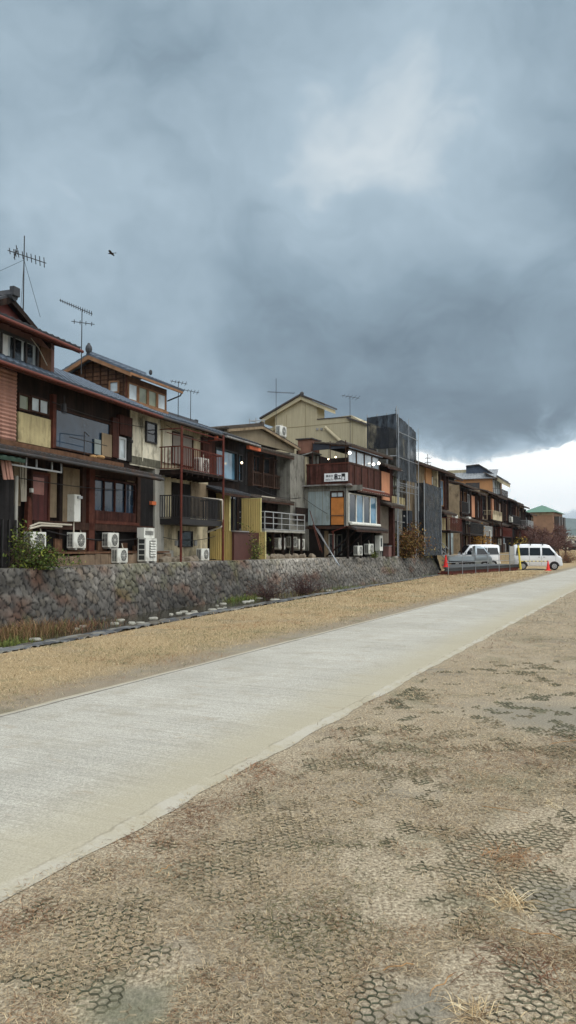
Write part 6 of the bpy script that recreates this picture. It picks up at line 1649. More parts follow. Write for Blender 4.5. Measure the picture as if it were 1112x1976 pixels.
# ================================================================== HOUSE F and G (before and behind the scaffold)
sF0, sF1 = sE+0.03, sT_-0.05; zeF = ER.Z(750, 898, 0.5)
F_ = ER.root('wooden_house', 'dark run down house with an orange shutter between the restaurant and the scaffold', 'house', x=sF0)
ER.put(bx(sF0, sF1, -6, -0.35, 0, zeF+0.2), 'wall', m_blackwood, F_)
roofing(ER, F_, sF0, sF1, 0.5, zeF, -3.2, zeF+1.3, m_oldtile, fascia=m_beam)
ridge(ER, F_, (sF0, 3.3, zeF+1.38), (sF1, 3.3, zeF+1.38), m_oldtile, 0.09)
s0, s1, z0, z1 = ER.R(737, 752, 909, 964); ER.put(MB().corr(s0, s1, z0, z1, 0.0, pitch=0.12, amp=0.01), 'orange_shutter', m_orange, F_); ER.put(bx(s0, s1, -0.35, -0.03, z0, z1), 'shutter_case', m_redwood, F_)
s0, s1, z0, z1 = ER.R(753, 759, 905, 970, -.1); ER.put(bx(s0, s1, -0.35, -0.1, z0, z1), 'post', m_redwood, F_)
s0, s1, z0, z1 = ER.R(759, 776, 918, 955, -.2); window(ER, F_, s0, s1, z0, z1, -0.35, n=3, fm=m_beam, gm=g_green)
s0, s1, z0, z1 = ER.R(759, 783, 957, 972, 0); ER.put(bx(s0, s1, -0.3, -0.05, z0, z1), 'ochre_panel', m_mustard, F_)
railing(ER, F_, s0, s1, 0.05, z0, z1+0.3, m_black, step=0.3)
zpf = ER.Z(740, 972, 0.7); roofing(ER, F_, sF0, sF1, 0.7, zpf, -0.35, zpf+0.35, m_oldtile, name='pent_roof', fascia=m_beam)
s0, s1, z0, z1 = ER.R(734, 750, 976, 1048); ER.put(bx(s0, s1, -0.35, 0.0, z0, z1), 'grey_brown_wall', M('grey brown plaster', lin(98, 90, 80), var=0.2, streak=0.2), F_)
ER.put(bx(s1+0.6, s1+0.9, -0.3, 0.1, 0, zpf), 'post', m_redwood, F_)
s0, s1, z0, z1 = ER.R(785, 792, 985, 1035); ER.put(bx(s0, s1, -0.3, 0.15, z0, z1), 'hanging_tarpaulin', m_net, F_)
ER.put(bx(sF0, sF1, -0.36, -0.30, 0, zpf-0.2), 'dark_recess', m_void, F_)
s_, z_ = ER.sz(780, 996, 0.3); ER.put(MB().sphere((s_, -0.3, z_), 0.07, 8, 6), 'lamp', m_sheet, F_)
# G
sG0, sG1 = sT_+b1+0.1, ER.S(841, -.6, 950); zeG = ER.Z(806, 893, 0.0)
G_ = ER.root('plaster_house', 'tan plaster house with a long tiled eave behind the netted scaffold', 'house', x=sG0)
ER.put(bx(sG0, sG1, -6, -0.6, 0, zeG+0.1), 'wall', m_tan, G_)
roofing(ER, G_, sG0-0.6, sG1+0.3, 0.25, zeG, -3.3, zeG+1.1, m_oldtile, fascia=m_beam)
s0, s1, z0, z1 = ER.R(834, 842, 918, 936, -.5); window(ER, G_, s0, s1, z0, z1, -0.6, n=1, gm=g_milky)
s0, s1, z0, z1 = ER.R(822, 833, 902, 935, -.5); ER.put(bx(s0, s1, -0.6, -0.5, z0, z1), 'orange_panel', m_orwall, G_)

# ================================================================== FAR ROW
FR = Fr((10.0, 58.0), (0.41, 0.912))
WALLS = [m_dkwood, m_tan, m_grey, m_blackwood, m_beam, m_cream]
def far_house(px0, px1, ye0, label, wall, roofm=None, d=0.0, seed=0, two=True, balc=None, ridge_h=1.1, depth=7, side=None, extra=None, pent=True):
    r = random.Random(seed); s0, s1 = FR.S(px0, d, 980)+0.03, FR.S(px1, d, 980)-0.03; ze = FR.Z(px0, ye0, d+0.4)
    p = FR.root('row_house', label, 'house', x=s0, d=d); roofm = roofm or m_oldtile; L = s1-s0
    FR.put(bx(s0, s1, d-depth, d-0.3, 0, ze+0.1), 'wall', wall, p)
    rf = roofing(FR, p, s0, s1, d+0.5, ze, d-0.3-depth*0.45, ze+ridge_h, roofm, fascia=m_beam, pitch=0.36)
    ridge(FR, p, (s0, -(d-0.3-depth*0.45), ze+ridge_h+0.08), (s1, -(d-0.3-depth*0.45), ze+ridge_h+0.08), roofm, 0.10)
    if side: FR.put(bx(s0-0.02, s0+0.25, d-depth, d+0.1, 0, ze-0.1), 'end_wall', side, p); pe_ = FR.perp(s0-0.03, d); pe_.put(MB().prism([(-depth+0.5, ze-0.2), (0.1, ze-0.2), (-depth*0.45-0.3, ze+ridge_h-0.15)], 1, 0.0, 0.06), 'gable_wall', side, p)
    zm = ze*0.52
    if pent: roofing(FR, p, s0, s1, d+0.6, zm-0.12, d-0.3, zm+0.2, roofm, name='pent_roof', fascia=m_beam, pitch=0.36)
    for (za, zb, nm) in ((zm+0.45, ze-0.35, 'up'), (0.5, zm-0.45, 'dn')):
        x = s0+0.25
        while x < s1-0.6:
            w_ = min(r.uniform(0.9, 2.2), s1-x-0.15); k = r.random()
            if k < 0.62: window(FR, p, x, x+w_, za+r.uniform(0, .2), zb-r.uniform(0, .3), d-0.3, n=max(1, int(w_/0.6)), fm=r.choice([m_beam, m_dkwood, m_alu, m_ltwood]), gm=r.choice([g_dark, g_dark, g_green, g_blue, g_milky]), depth=0.1)
            elif k < 0.85: FR.put(bx(x, x+w_, d-0.3, d-0.15, za, zb), 'panel', r.choice([m_redwood, m_tan, m_blackwood, m_mustard, m_dkwood, m_orange]), p)
            FR.put(bx(x+w_+0.02, x+w_+0.14, d-0.3, d-0.05, za-0.2, zb+0.2), 'post', r.choice([m_beam, m_dkwood, m_redwood]), p)
            x += w_+r.uniform(0.15, 0.5)
    if balc:
        kind, bz = balc; z0 = zm+0.1 if bz == 'u' else 0.55*zm
        o = FR.put(bx(s0+0.2, s1-0.2, d-0.2, d+1.0, z0-0.12, z0), 'balcony_floor', m_dkwood, p)
        mt = {'w': m_cream, 'r': m_rust, 'b': m_black, 's': m_alu}[kind]
        if kind == 'w': FR.put(bx(s0+0.2, s1-0.2, d+0.95, d+1.0, z0, z0+0.55), 'parapet', m_cream, o)
        railing(FR, o, s0+0.2, s1-0.2, d+1.0, z0+(0.56 if kind == 'w' else 0), z0+1.0, mt, step=0.16, side=(s0+0.2, s1-0.2), d_back=d)
        for x in (s0+0.3, s1-0.3): FR.put(bx(x-0.05, x+0.05, d+0.9, d+1.0, 0, z0-0.12), 'stilt', m_beam, o)
    return p, s0, s1, ze, zm
far_house(842, 868, 902, 'dark row house with tall white framed windows and a red railed white balcony', m_dkwood, d=1.2, seed=3, balc=('r', 'd'), side=m_cream)
far_house(868, 884, 916, 'narrow dark row house with reddish shutters behind the left parked van', m_dkwood, seed=5, balc=('b', 'u'))
far_house(884, 913, 930, 'row house with a broad grey tan end wall beside the orange building', m_blackwood, seed=8, side=m_tan, d=0.7, balc=('b', 'd'))
far_house(913, 932, 946, 'dark timber row house just below the orange building', m_blackwood, seed=12, d=0.2, balc=('s', 'd'))
far_house(932, 952, 944, 'row house with a cream balcony parapet, right of the yellow leaved bush', m_tan, seed=15, balc=('w', 'u'), d=0.2)
far_house(952, 972, 953, 'brown row house with a low shed and reddish boards', m_beam, seed=21, balc=('r', 'd'), d=0.4)
far_house(972, 990, 958, 'row house with overhanging double eaves and pale posts', m_dkwood, seed=26, d=0.0, balc=('b', 'u'))
far_house(990, 1004, 966, 'old row house with an orange brown boarded balcony', m_blackwood, seed=31, d=0.4, balc=('r', 'd'))
far_house(1004, 1016, 974, 'tan row house second from the far end of the row', m_tan, seed=37, d=0.1, balc=('s', 'u'))
far_house(1016, 1030, 988, 'last low row house at the far end of the row', m_dkwood, seed=41, d=0.2)
# far outdoor units, small
for (px, py, l) in [(906, 1012, 'far outdoor unit on the balcony below the orange building'), (880, 1010, 'far outdoor unit on the narrow dark row house'), (988, 1008, 'far outdoor unit near the double eaved row house'), (967, 1052, 'far outdoor unit above the low stone wall between the two vans')]:
    ac_on(FR, px, py, 1.1, l, 1.1)
# orange building with blue roof
OB = Fr(FR.W(FR.S(950, -1.5, 950), -1.5)[:2], FR.u); OE = OB.perp(0.0)
O_ = OB.root('rendered_building', 'tall orange tan building with grey tiled skirt roof and dark blue upper roof', 'building')
q = lambda px, py: OE.sz(px, py)
xl = q(868, 940)[0]; zt = q(950, 923)[1]
OB.put(bx(0, 8, xl, 0, 0, zt), 'wall', m_orwall, O_)
a, b_ = q(899, 932), q(926, 954); OE.put(MB().box(a[0], b_[0], -0.04, 0.0, b_[1]-0.3, a[1]), 'dark_panel', m_dksheet, O_)
z905 = q(900, 905)[1]; xr = q(958, 925)[0]
mb = MB(); R_ = sqrt(2.2**2+(z905-zt)**2); mb.tiles((xl-0.3, -0.4, zt), (1, 0, 0), (0, 2.2/R_, (z905-zt)/R_), xr-xl+0.3, R_, pitch=0.36); OE.put(mb, 'skirt_roof', M('pale grey tile', lin(136, 140, 144), var=0.25, scale=3, rough=0.6), O_)
roofing(OB, O_, -0.4, 8, 0.6, zt, -1.0, zt+0.8, m_oldtile, name='river_eave', fascia=m_beam)
pts = [q(897, 925), q(897, 899), q(922, 896), q(966, 921), q(966, 925)]
OE.put(MB().prism([(p_[0], p_[1]) for p_ in pts], 1, 0.9, 7.0), 'blue_roof_block', M('dark blue cladding', lin(62, 72, 88), var=0.15, streak=0.15, rough=0.6), O_)
b = MB(); slab(b, (pts[1][0], pts[1][1]+0.1), (pts[2][0], pts[2][1]+0.1), 0.12, 0.6, 7.2); slab(b, (pts[2][0], pts[2][1]+0.1), (q(970, 925)[0], q(970, 925)[1]), 0.12, 0.6, 7.2); OE.put(b, 'roof', m_dksheet, O_)
b = MB(); slab(b, q(948, 914), q(969, 926), 0.5, 0.62, 7.0); OE.put(b, 'yellow_eave', m_yel, O_)
a, c = q(860, 906), q(896, 904); OE.put(MB().box(a[0], c[0], 1.2, 4, zt, a[1]), 'pale_parapet', m_yel, O_)
s0, s1, z0, z1 = OB.R(951, 963, 926, 952); window(OB, O_, s0, s1, z0, z1, 0.0, n=3, fm=m_alu, gm=g_milky, depth=0.2)
bo = OB.put(bx(s0-0.3, s1+1.0, 0.0, 1.0, z0-0.3, z0-0.15), 'balcony_floor', m_dkwood, O_); railing(OB, bo, s0-0.3, s1+1.0, 1.0, z0-0.15, z0+0.6, m_dksheet, step=0.2, side=(s0-0.3,), d_back=0)
# green roofed building beyond
gp = AT(1068, 1050, 150.0); GB = Fr((gp[0], gp[1]), (0.47, 0.883)); GE = GB.perp(0.0); q = lambda px, py: GE.sz(px, py)
N_ = GB.root('brick_building', 'brown building with a green hipped roof beyond the end of the row', 'building')
zt = q(1066, 988)[1]; xl = q(1012, 990)[0]; za = q(1038, 977)[1]
GB.put(bx(0, 12, xl, 0, -1.0, zt), 'wall', M('brown tile wall', lin(132, 104, 84), var=0.15, scale=1.0), N_)
GE.put(MB().box(xl, 0, -0.05, 0, zt-0.6, zt-0.05), 'top_band', m_tan, N_)
mb = MB(); h = za-zt
mb.add([(xl-0.5, -0.6, zt), (0.6, -0.6, zt), (0.6, 12.6, zt), (xl-0.5, 12.6, zt), (xl*0.5, 4.0, zt+h*1.35), (xl*0.5, 8.0, zt+h*1.35)], [(0, 1, 4), (1, 2, 5, 4), (2, 3, 5), (3, 0, 4, 5), (3, 2, 1, 0)])
GE.put(mb, 'hipped_roof', M('green copper roof', lin(84, 116, 100), var=0.1, scale=1, rough=0.6), N_)
for k in range(3):
    GB.put(bx(1.5+k*3.4, 3.3+k*3.4, 0.0, 0.9, 2.0, zt-0.8), 'window_bay', m_dksheet, N_)

# ================================================================== steel platform with railing
KP = (9.35, 45.2); FK = Fr(KP, (0.573, 0.82), z0=0.0)
K_ = FK.root('steel_platform', 'temporary steel platform on red beams bridging the stream, with tube railings', 'platform')
LK = 13.0
D_ = ((11.0-KP[0])*FK.u[0]+(55.0-KP[1])*FK.u[1], -((11.0-KP[0])*FK.n[0]+(55.0-KP[1])*FK.n[1]))
FK.put(MB().prism([(0, 0), (LK, 0), (LK, 3.0), D_], 2, 0.40, 0.44), 'deck', M('grey steel plate', lin(74, 76, 76), var=0.25, scale=2, rough=0.5), K_)
FK.put(MB().box(-0.2, LK+0.2, -0.03, 0.12, 0.38, 0.44).box(-0.2, LK+0.2, -0.03, 0.12, 0.25, 0.31).box(-0.2, LK+0.2, 0.03, 0.06, 0.25, 0.44), 'edge_beam', M('dark channel steel', lin(58, 60, 62), var=0.25, scale=3, rough=0.6), K_)
FK.put(bx(0.4, LK, -0.6, -0.05, 0.05, 0.24), 'red_beam', m_rust, K_)
for k in range(5): FK.put(bx(0.9+k*2.7, 1.5+k*2.7, -1.0, 0.02, ZB if k < 1 else 0.0, 0.10), 'red_support', m_rust, K_)
for k in range(7):
    x = 0.05+k*(LK-0.1)/6; FK.put(MB().tube((x, -0.06, 0.02), (x, -0.06, 1.32), 0.024, n=6), 'rail_post', m_steel, K_)
for z in (1.18, 0.76): FK.put(MB().tube((-0.1, -0.06, z), (LK+0.1, -0.06, z), 0.022, n=6), 'rail', m_steel, K_)
for z in (1.18, 0.76): FK.put(MB().tube((0, -0.06, z), (D_[0], D_[1], z), 0.022, n=6), 'rail', m_steel, K_)
# traffic cones
def cone(x, y, z, label, h=0.72):
    t = empty('traffic_cone', (x, y, z), 0, label, 'cone', 'red traffic cones')
    MB().prism([(-.19, -.19), (.19, -.19), (.19, .19), (-.19, .19)], 2, 0, 0.03).build('base', M('red plastic', lin(214, 48, 44), var=0.08, rough=0.45, bump=0), t)
    MB().tube((0, 0, 0.03), (0, 0, h), 0.14, 0.03, 16).build('cone_body', MATS['red plastic'], t); return t
gc = G(1058, 1101); cone(gc[0], gc[1], 0.0, 'red traffic cone standing by the right van front wheel, at the tape end')
gc = FK.W(1.0, -0.5); cone(gc[0], gc[1], 0.47, 'red traffic cone at the left end of the steel platform')
# yellow post, tape and white sheet
p0 = AT(1005, 1096, 55.0); p1 = AT(1000, 1052, 55.0); t = empty('yellow_post', p0, 0, 'leaning yellow post before the right van', 'post')
MB().tube((0, 0, -0.1), (p1[0]-p0[0], 0, p1[2]-p0[2]), 0.08, 0.06, 8).build('post_shaft', M('yellow paint', lin(206, 186, 76), var=0.1, rough=0.5), t); MB().tube((p1[0]-p0[0], 0, p1[2]-p0[2]), (p1[0]-p0[0], 0, p1[2]-p0[2]+0.05), 0.08, n=8).build('cap', m_black, t)
a = AT(1006, 1083, 55.0); c = AT(1058, 1083, G(1058, 1101)[1]); nseg = 14; t = empty('barrier_tape', a, 0, 'black and yellow striped barrier bar between yellow post and cone', 'barrier')
for k in range(nseg):
    f0, f1 = k/nseg, (k+1)/nseg; P0 = Vector(a).lerp(Vector(c), f0)-Vector(a); P1 = Vector(a).lerp(Vector(c), f1)-Vector(a)
    MB().tube(P0, P1, 0.03, n=6).build('stripe', m_black if k % 2 else MATS['yellow paint'], t)
g = G(1032, 1099.5); mb = MB(); n = 14
mb.add([(0.9*cos(2*pi*k/n)*(1+.2*random.random()), 0.5*sin(2*pi*k/n), 0.0) for k in range(n)]+[(0.6*cos(2*pi*k/n), 0.3*sin(2*pi*k/n), 0.05+0.04*random.random()) for k in range(n)], [(k, (k+1) % n, n+(k+1) % n, n+k) for k in range(n)]+[tuple(range(n, 2*n))])
o = mb.build('white_sheet', m_white); o.location = (g[0], g[1], 0.004); tag(o, 'crumpled white sheet on the grass before the right van', 'sheet')
pn = FK.root('mesh_panel', 'upright grey mesh panel before the rear of the right van', 'panel', x=12.2, d=-0.4); MB().box(0, 0.9, 0, 0.03, 0.47, 1.75).build('sheet', M('grey mesh', lin(150, 148, 142), var=0.1), pn); MB().box(-0.03, 0, -0.01, 0.04, 0.45, 1.8).box(0.9, 0.93, -0.01, 0.04, 0.45, 1.8).build('frame', m_steel, pn)

# ================================================================== vehicles
def loft(stations, half, zb_, name, mat, t):
    """stations: (x, top z); cross-section narrows above the belt"""
    mb = MB(); vs = []; n = 0
    for (x, zt_, hw, zlow_) in stations:
        belt = min(0.98, zt_-0.06)
        tw = hw-0.10*max(0, (zt_-1.0))
        ring = [(0, zlow_), (hw*0.93, zlow_), (hw, zlow_+0.08), (hw, belt), (tw+0.01, zt_-0.10), (tw-0.05, zt_-0.02), (tw*0.6, zt_), (0, zt_)]
        full = ring+[(-y, z) for (y, z) in ring[-2:0:-1]]; n = len(full); vs += [(x, y, z) for (y, z) in full]
    fs = []
    for i in range(len(stations)-1):
        for k in range(n): a = i*n+k; b = i*n+(k+1) % n; fs.append((a, b, b+n, a+n))
    fs.append(tuple(range(n-1, -1, -1))); fs.append(tuple(range((len(stations)-1)*n, len(stations)*n)))
    mb.add(vs, fs); o = mb.build(name, mat, t, smooth=True)
    m_ = o.modifiers.new('b', 'BEVEL'); m_.width = 0.02; m_.segments = 2; m_.limit_method = 'ANGLE'; m_.angle_limit = radians(35); return o
def yside(z, hw=0.735): return hw-0.11*max(0, z-0.98)
def sidepoly(t, pts, name, mat, hw=0.735, off=0.012, parent=None, side=None):
    for sg in ((1, -1) if side is None else (side,)):
        mb = MB(); n = len(pts); vs = [(x, sg*(yside(z, hw)-0.03), z) for x, z in pts]+[(x, sg*(yside(z, hw)+off), z) for x, z in pts]
        mb.add(vs, [(k, (k+1) % n, n+(k+1) % n, n+k) for k in range(n)]+[tuple(range(n)), tuple(range(n, 2*n))]); mb.build(name, mat, parent or t)
def wheel(t, x, y, r=0.27):
    sg = 1 if y > 0 else -1
    w_ = MB().tube((x, y-sg*0.16, r), (x, y, r), r, n=22).build('wheel', M('tyre rubber', lin(34, 34, 34), var=0.1, rough=0.8), t)
    MB().tube((x, y, r), (x, y+sg*0.012, r), r*0.66, n=18).build('rim', m_alu, w_)
    b = MB()
    for k in range(8): an = 2*pi*k/8; b.tube((x+0.06*cos(an), y+sg*0.016, r+0.06*sin(an)), (x+r*0.58*cos(an), y+sg*0.016, r+r*0.58*sin(an)), 0.014, n=4)
    b.build('spokes', m_dksheet, w_)
def van(x, y, ang, label, rack=True, paint=None):
    t = empty('van', (x, y, 0.02), ang, label, 'van'); hw = 0.735; pm = paint or M('white car paint', lin(222, 224, 226), var=0.03, rough=0.25, spec=0.5, bump=0, coat=0.4)
    st = [(0.0, 1.70, .66, .42), (0.03, 1.80, .71, .34), (0.12, 1.86, .735, .28), (0.6, 1.89, .735, .26), (1.6, 1.89, .735, .26), (2.25, 1.87, .735, .26), (2.5, 1.80, .735, .26), (2.75, 1.52, .735, .26), (3.0, 1.22, .735, .26), (3.12, 1.06, .735, .26), (3.28, 0.98, .72, .28), (3.36, 0.86, .69, .32), (3.39, 0.6, .64, .36)]
    loft(st, hw, 0.26, 'body', pm, t)
    gw = glass('car window', lin(20, 24, 28), rough=0.05, spec=0.6, wob=0)
    sidepoly(t, [(0.12, 1.05), (1.05, 1.05), (1.05, 1.62), (0.20, 1.62)], 'rear_side_window', gw); sidepoly(t, [(1.10, 1.05), (1.86, 1.05), (1.86, 1.62), (1.10, 1.62)], 'middle_side_window', gw)
    sidepoly(t, [(1.98, 1.05), (2.88, 1.05), (2.84, 1.2), (2.50, 1.60), (1.98, 1.62)], 'front_side_window', gw)
    # windscreen, rear window
    MB().add([(2.52, -.60, 1.80), (2.52, .60, 1.80), (3.02, .66, 1.215), (3.02, -.66, 1.215), (2.53, -.60, 1.825), (2.53, .60, 1.825), (3.035, .66, 1.235), (3.035, -.66, 1.235)], [(0, 1, 2, 3), (7, 6, 5, 4), (0, 4, 5, 1), (1, 5, 6, 2), (2, 6, 7, 3), (3, 7, 4, 0)]).build('windscreen', gw, t)
    MB().box(-0.012, 0.02, -0.56, 0.56, 1.08, 1.60).build('rear_window', gw, t)
    for sg in (1, -1):
        MB().box(-0.02, 0.05, sg*0.66, sg*0.55, 0.62, 1.0).build('tail_light', M('red lens', lin(150, 30, 28), var=0, rough=0.2, bump=0), t)
        MB().box(3.26, 3.36, sg*0.70, sg*0.48, 0.72, 0.86).build('headlight', glass('head lamp glass', lin(190, 196, 200), rough=0.1, wob=0), t)
        m_ = MB().box(2.86, 2.96, sg*0.74, sg*0.92, 1.10, 1.26).build('wing_mirror', pm, t)
        MB().box(1.70, 1.82, sg*0.735, sg*0.765, 0.92, 0.95).build('door_handle', m_black, t); MB().box(2.05, 2.17, sg*0.735, sg*0.765, 0.92, 0.95).build('door_handle', m_black, t)
        for xx in (1.08, 1.92, 2.92): MB().box(xx, xx+0.012, sg*0.73, sg*0.738, 0.34, 1.0).build('door_seam', m_black, t)
        sidepoly(t, [(0.62-0.36*cos(pi*k/10), 0.27+0.36*sin(pi*k/10)) for k in range(11)], 'wheel_arch', m_black, off=0.004, side=sg)
        sidepoly(t, [(2.82-0.36*cos(pi*k/10), 0.27+0.36*sin(pi*k/10)) for k in range(11)], 'wheel_arch', m_black, off=0.004, side=sg)
        wheel(t, 0.62, sg*0.755); wheel(t, 2.82, sg*0.755)
    MB().box(3.34, 3.41, -0.6, 0.6, 0.34, 0.52).build('front_bumper', pm, t); MB().box(3.37, 3.415, -0.34, 0.34, 0.56, 0.66).build('grille', m_black, t)
    MB().box(-0.05, 0.04, -0.66, 0.66, 0.34, 0.50).build('rear_bumper', pm, t)
    if rack:
        for xx in (0.35, 1.15, 2.0):
            MB().box(xx, xx+0.05, -0.66, 0.66, 1.95, 1.99).box(xx, xx+0.06, -0.68, -0.62, 1.80, 1.96).box(xx, xx+0.06, 0.62, 0.68, 1.80, 1.96).build('roof_bar', m_black, t)
    return t
ra = G(993, 1096.5); rb = G(1083, 1101); ang = atan2(-0.75, 3.3)
pv = AT(990, 1099, 57.4); van(pv[0]+0.05, pv[1], ang, 'white small van with black roof bars facing the path, beside the red cone')
pv2 = AT(961, 1095, 62.8); van(pv2[0], pv2[1]+0.3, pi+0.12, 'white small van parked behind the silver pickup', rack=False)
def pickup(x, y, ang, label):
    t = empty('pickup_truck', (x, y, 0.02), ang, label, 'pickup truck'); pm = M('silver car paint', lin(152, 162, 168), var=0.03, rough=0.3, metal=0.5, bump=0, coat=0.4)
    st = [(1.98, 1.66, .70, .34), (2.0, 1.74, .72, .28), (2.1, 1.78, .72, .26), (2.55, 1.77, .72, .26), (2.72, 1.68, .72, .26), (2.95, 1.32, .72, .26), (3.12, 1.03, .72, .26), (3.25, 0.9, .70, .3), (3.3, 0.7, .66, .34)]
    loft(st, 0.72, 0.26, 'cab', pm, t); gw = glass('car window', lin(20, 24, 28))
    sidepoly(t, [(2.14, 1.04), (2.98, 1.04), (2.92, 1.2), (2.66, 1.56), (2.14, 1.58)], 'side_window', gw, hw=0.72)
    MB().add([(2.72, -.58, 1.66), (2.72, .58, 1.66), (3.08, .63, 1.09), (3.08, -.63, 1.09), (2.74, -.58, 1.68), (2.74, .58, 1.68), (3.10, .63, 1.11), (3.10, -.63, 1.11)], [(0, 1, 2, 3), (7, 6, 5, 4), (0, 4, 5, 1), (1, 5, 6, 2), (2, 6, 7, 3), (3, 7, 4, 0)]).build('windscreen', gw, t)
    bd = MB().box(0, 1.95, -0.71, 0.71, 0.60, 0.66).build('bed', pm, t)
    for sg in (1, -1): MB().box(0, 1.95, sg*0.71, sg*0.68, 0.66, 0.95).build('side_board', pm, bd); 
    MB().box(0, 0.03, -0.68, 0.68, 0.66, 0.95).build('tailgate', pm, bd)
    MB().box(1.93, 1.96, -0.68, 0.68, 0.66, 1.35).build('guard_frame', pm, bd)
    MB().box(0.1, 2.0, -0.5, 0.5, 0.38, 0.60).build('chassis', m_black, t)
    for sg in (1, -1):
        wheel(t, 0.62, sg*0.70); wheel(t, 2.72, sg*0.735); sidepoly(t, [(2.72-0.34*cos(pi*k/10), 0.27+0.34*sin(pi*k/10)) for k in range(11)], 'wheel_arch', m_black, hw=0.72, off=0.004, side=sg)
        MB().box(3.2, 3.3, sg*0.68, sg*0.48, 0.62, 0.78).build('headlight', glass('head lamp glass', lin(190, 196, 200)), t); MB().box(3.0, 3.08, sg*0.73, sg*0.88, 1.10, 1.24).build('wing_mirror', pm, t)
    MB().box(0.3, 1.5, -0.4, 0.5, 0.67, 0.9).build('load', M('green tarpaulin', lin(84, 98, 88), var=0.2, scale=4), bd)
    return t
pp = AT(866, 1096, 60.3); pickup(pp[0], pp[1]+0.2, atan2(-0.25, 3.3), 'silver small pickup truck facing right, parked in front of a white van')

# ================================================================== trees and shrubs beyond, bridge, hills
tw = M('reddish twigs', lin(92, 68, 62), var=0.3, scale=1.5, bump=0)
for i, (px, Y, h, sp) in enumerate([(1036, 100, 4.6, 1.3), (1048, 96, 5.0, 1.3), (1060, 104, 5.2, 1.4), (1072, 100, 4.8, 1.4), (1080, 112, 5.0, 1.5), (1030, 110, 5.0, 1.2), (1056, 88, 3.6, 1.5), (1092, 122, 5.0, 1.3), (1042, 90, 4.2, 1.4), (1066, 92, 4.4, 1.5), (1024, 104, 4.2, 1.3)]):
    b0 = AT(px, 1075, Y); bare_tree((b0[0], b0[1], 0.0), h*1.3, sp, 50+i, ['leafless reddish cherry tree closest to the end of the row', 'leafless tree before the green roofed building, left of its middle', 'tallest leafless tree before the green roofed building', 'leafless tree at the right corner of the green roofed building', 'leafless tree right of the green roofed building', 'leafless tree rising behind the right van roof bars', 'low spreading leafless tree above the right van windscreen', 'farthest small leafless tree against the hills', 'leafless tree directly above the middle of the right van roof', 'leafless reddish tree above the front door of the right van', 'leafless tree touching the last low row house'][i], col=tw, twr=0.10)
b0 = AT(922, 1050, 74); shrub('autumn_bush', (b0[0], b0[1], ZT), 1.5, 1.0, 2.6, 1500, 0.11, [(188, 142, 60), (160, 120, 56), (140, 110, 60)], 'yellow leaved bush in front of the dark far row houses', 'bush', seed=8)
b0 = AT(1003, 1050, 96); shrub('autumn_bush', (b0[0], b0[1], ZT), 1.4, 1.0, 1.9, 700, 0.12, [(170, 142, 60), (132, 120, 60)], 'small yellow green bush above the right van', 'bush', seed=9)
b0 = AT(1098, 1078, 84); shrub('dead_bush', (b0[0]-0.3, b0[1], 0.0), 1.3, 2.8, 1.2, 1800, 0.06, [(120, 78, 58), (98, 66, 50), (136, 100, 70)], 'reddish brown low hedge beside the path beyond the right van', 'bush', seed=10, ntw=60)
# low cloud of sheds / screens before the far row
for (px0, px1, y0, y1, Yd, mt, l) in [(962, 980, 1048, 1068, 90, m_alu, 'pale framed screen above the low stone wall between the vans'), (928, 952, 1022, 1046, 78, m_white, 'white framed lean-to porch behind the yellow leaved bush'), (866, 876, 1022, 1068, 63, m_bluegrey, 'grey green ribbed screen beneath the red railed balcony')]:
    a = AT(px0, y1, Yd); c = AT(px1, y0, Yd); t = empty('screen', (a[0], a[1], ZT), FR.ang-0.5, l, 'screen')
    wd = (c[0]-a[0])*1.3; hh = c[2]-ZT
    b = MB().box(0, 0.08, 0, 0.05, 0, hh).box(wd-0.08, wd, 0, 0.05, 0, hh).box(0, wd, 0, 0.05, hh-0.1, hh)
    b.box(wd*0.48, wd*0.52, 0, 0.05, 0, hh); b.build('frame', mt, t); MB().box(0.08, wd-0.08, 0.01, 0.03, 0.0, hh-0.1).build('sheet', m_bluegrey if mt is m_bluegrey else m_dksheet, t)
# bridge far off
BY = 230; a = AT(1078, 1047, BY); t = empty('bridge', (a[0], a[1], 0.0), 0, 'low concrete road bridge crossing far off at the right edge', 'bridge')
MB().box(-2, 160, 0, 9, a[2]-1.1, a[2]).build('deck', m_grey, t)
b = MB(); 
for k in range(54): b.box(-2+k*3, -1.8+k*3, 0, 0.2, a[2], a[2]+0.9)
b.box(-2, 160, 0, 0.15, a[2]+0.8, a[2]+0.95); b.build('parapet_rail', m_alu, t)
for k in range(6): MB().box(6+k*26, 8+k*26, 0.5, 8.5, -1, a[2]-1.1).build('pier', m_conc, t)
MB().box(-8, 0.5, -1, 10, -1, a[2]-0.6).build('abutment', m_conc, t)
a = AT(1092, 1050, 300); t = empty('riverside_building', (a[0], a[1], 0), 0, 'pale low building beyond the far bridge', 'building'); MB().box(0, 16, 0, 10, 0, 6.0).build('wall', m_creamw, t); MB().box(-0.6, 16.6, -0.6, 10.6, 6.0, 6.5).build('roof', m_white, t)
b = MB()
for k in range(6): b.box(0.8+k*2.6, 2.4+k*2.6, -0.05, 0, 3.2, 4.6)
b.build('window_band', g_dark, t)
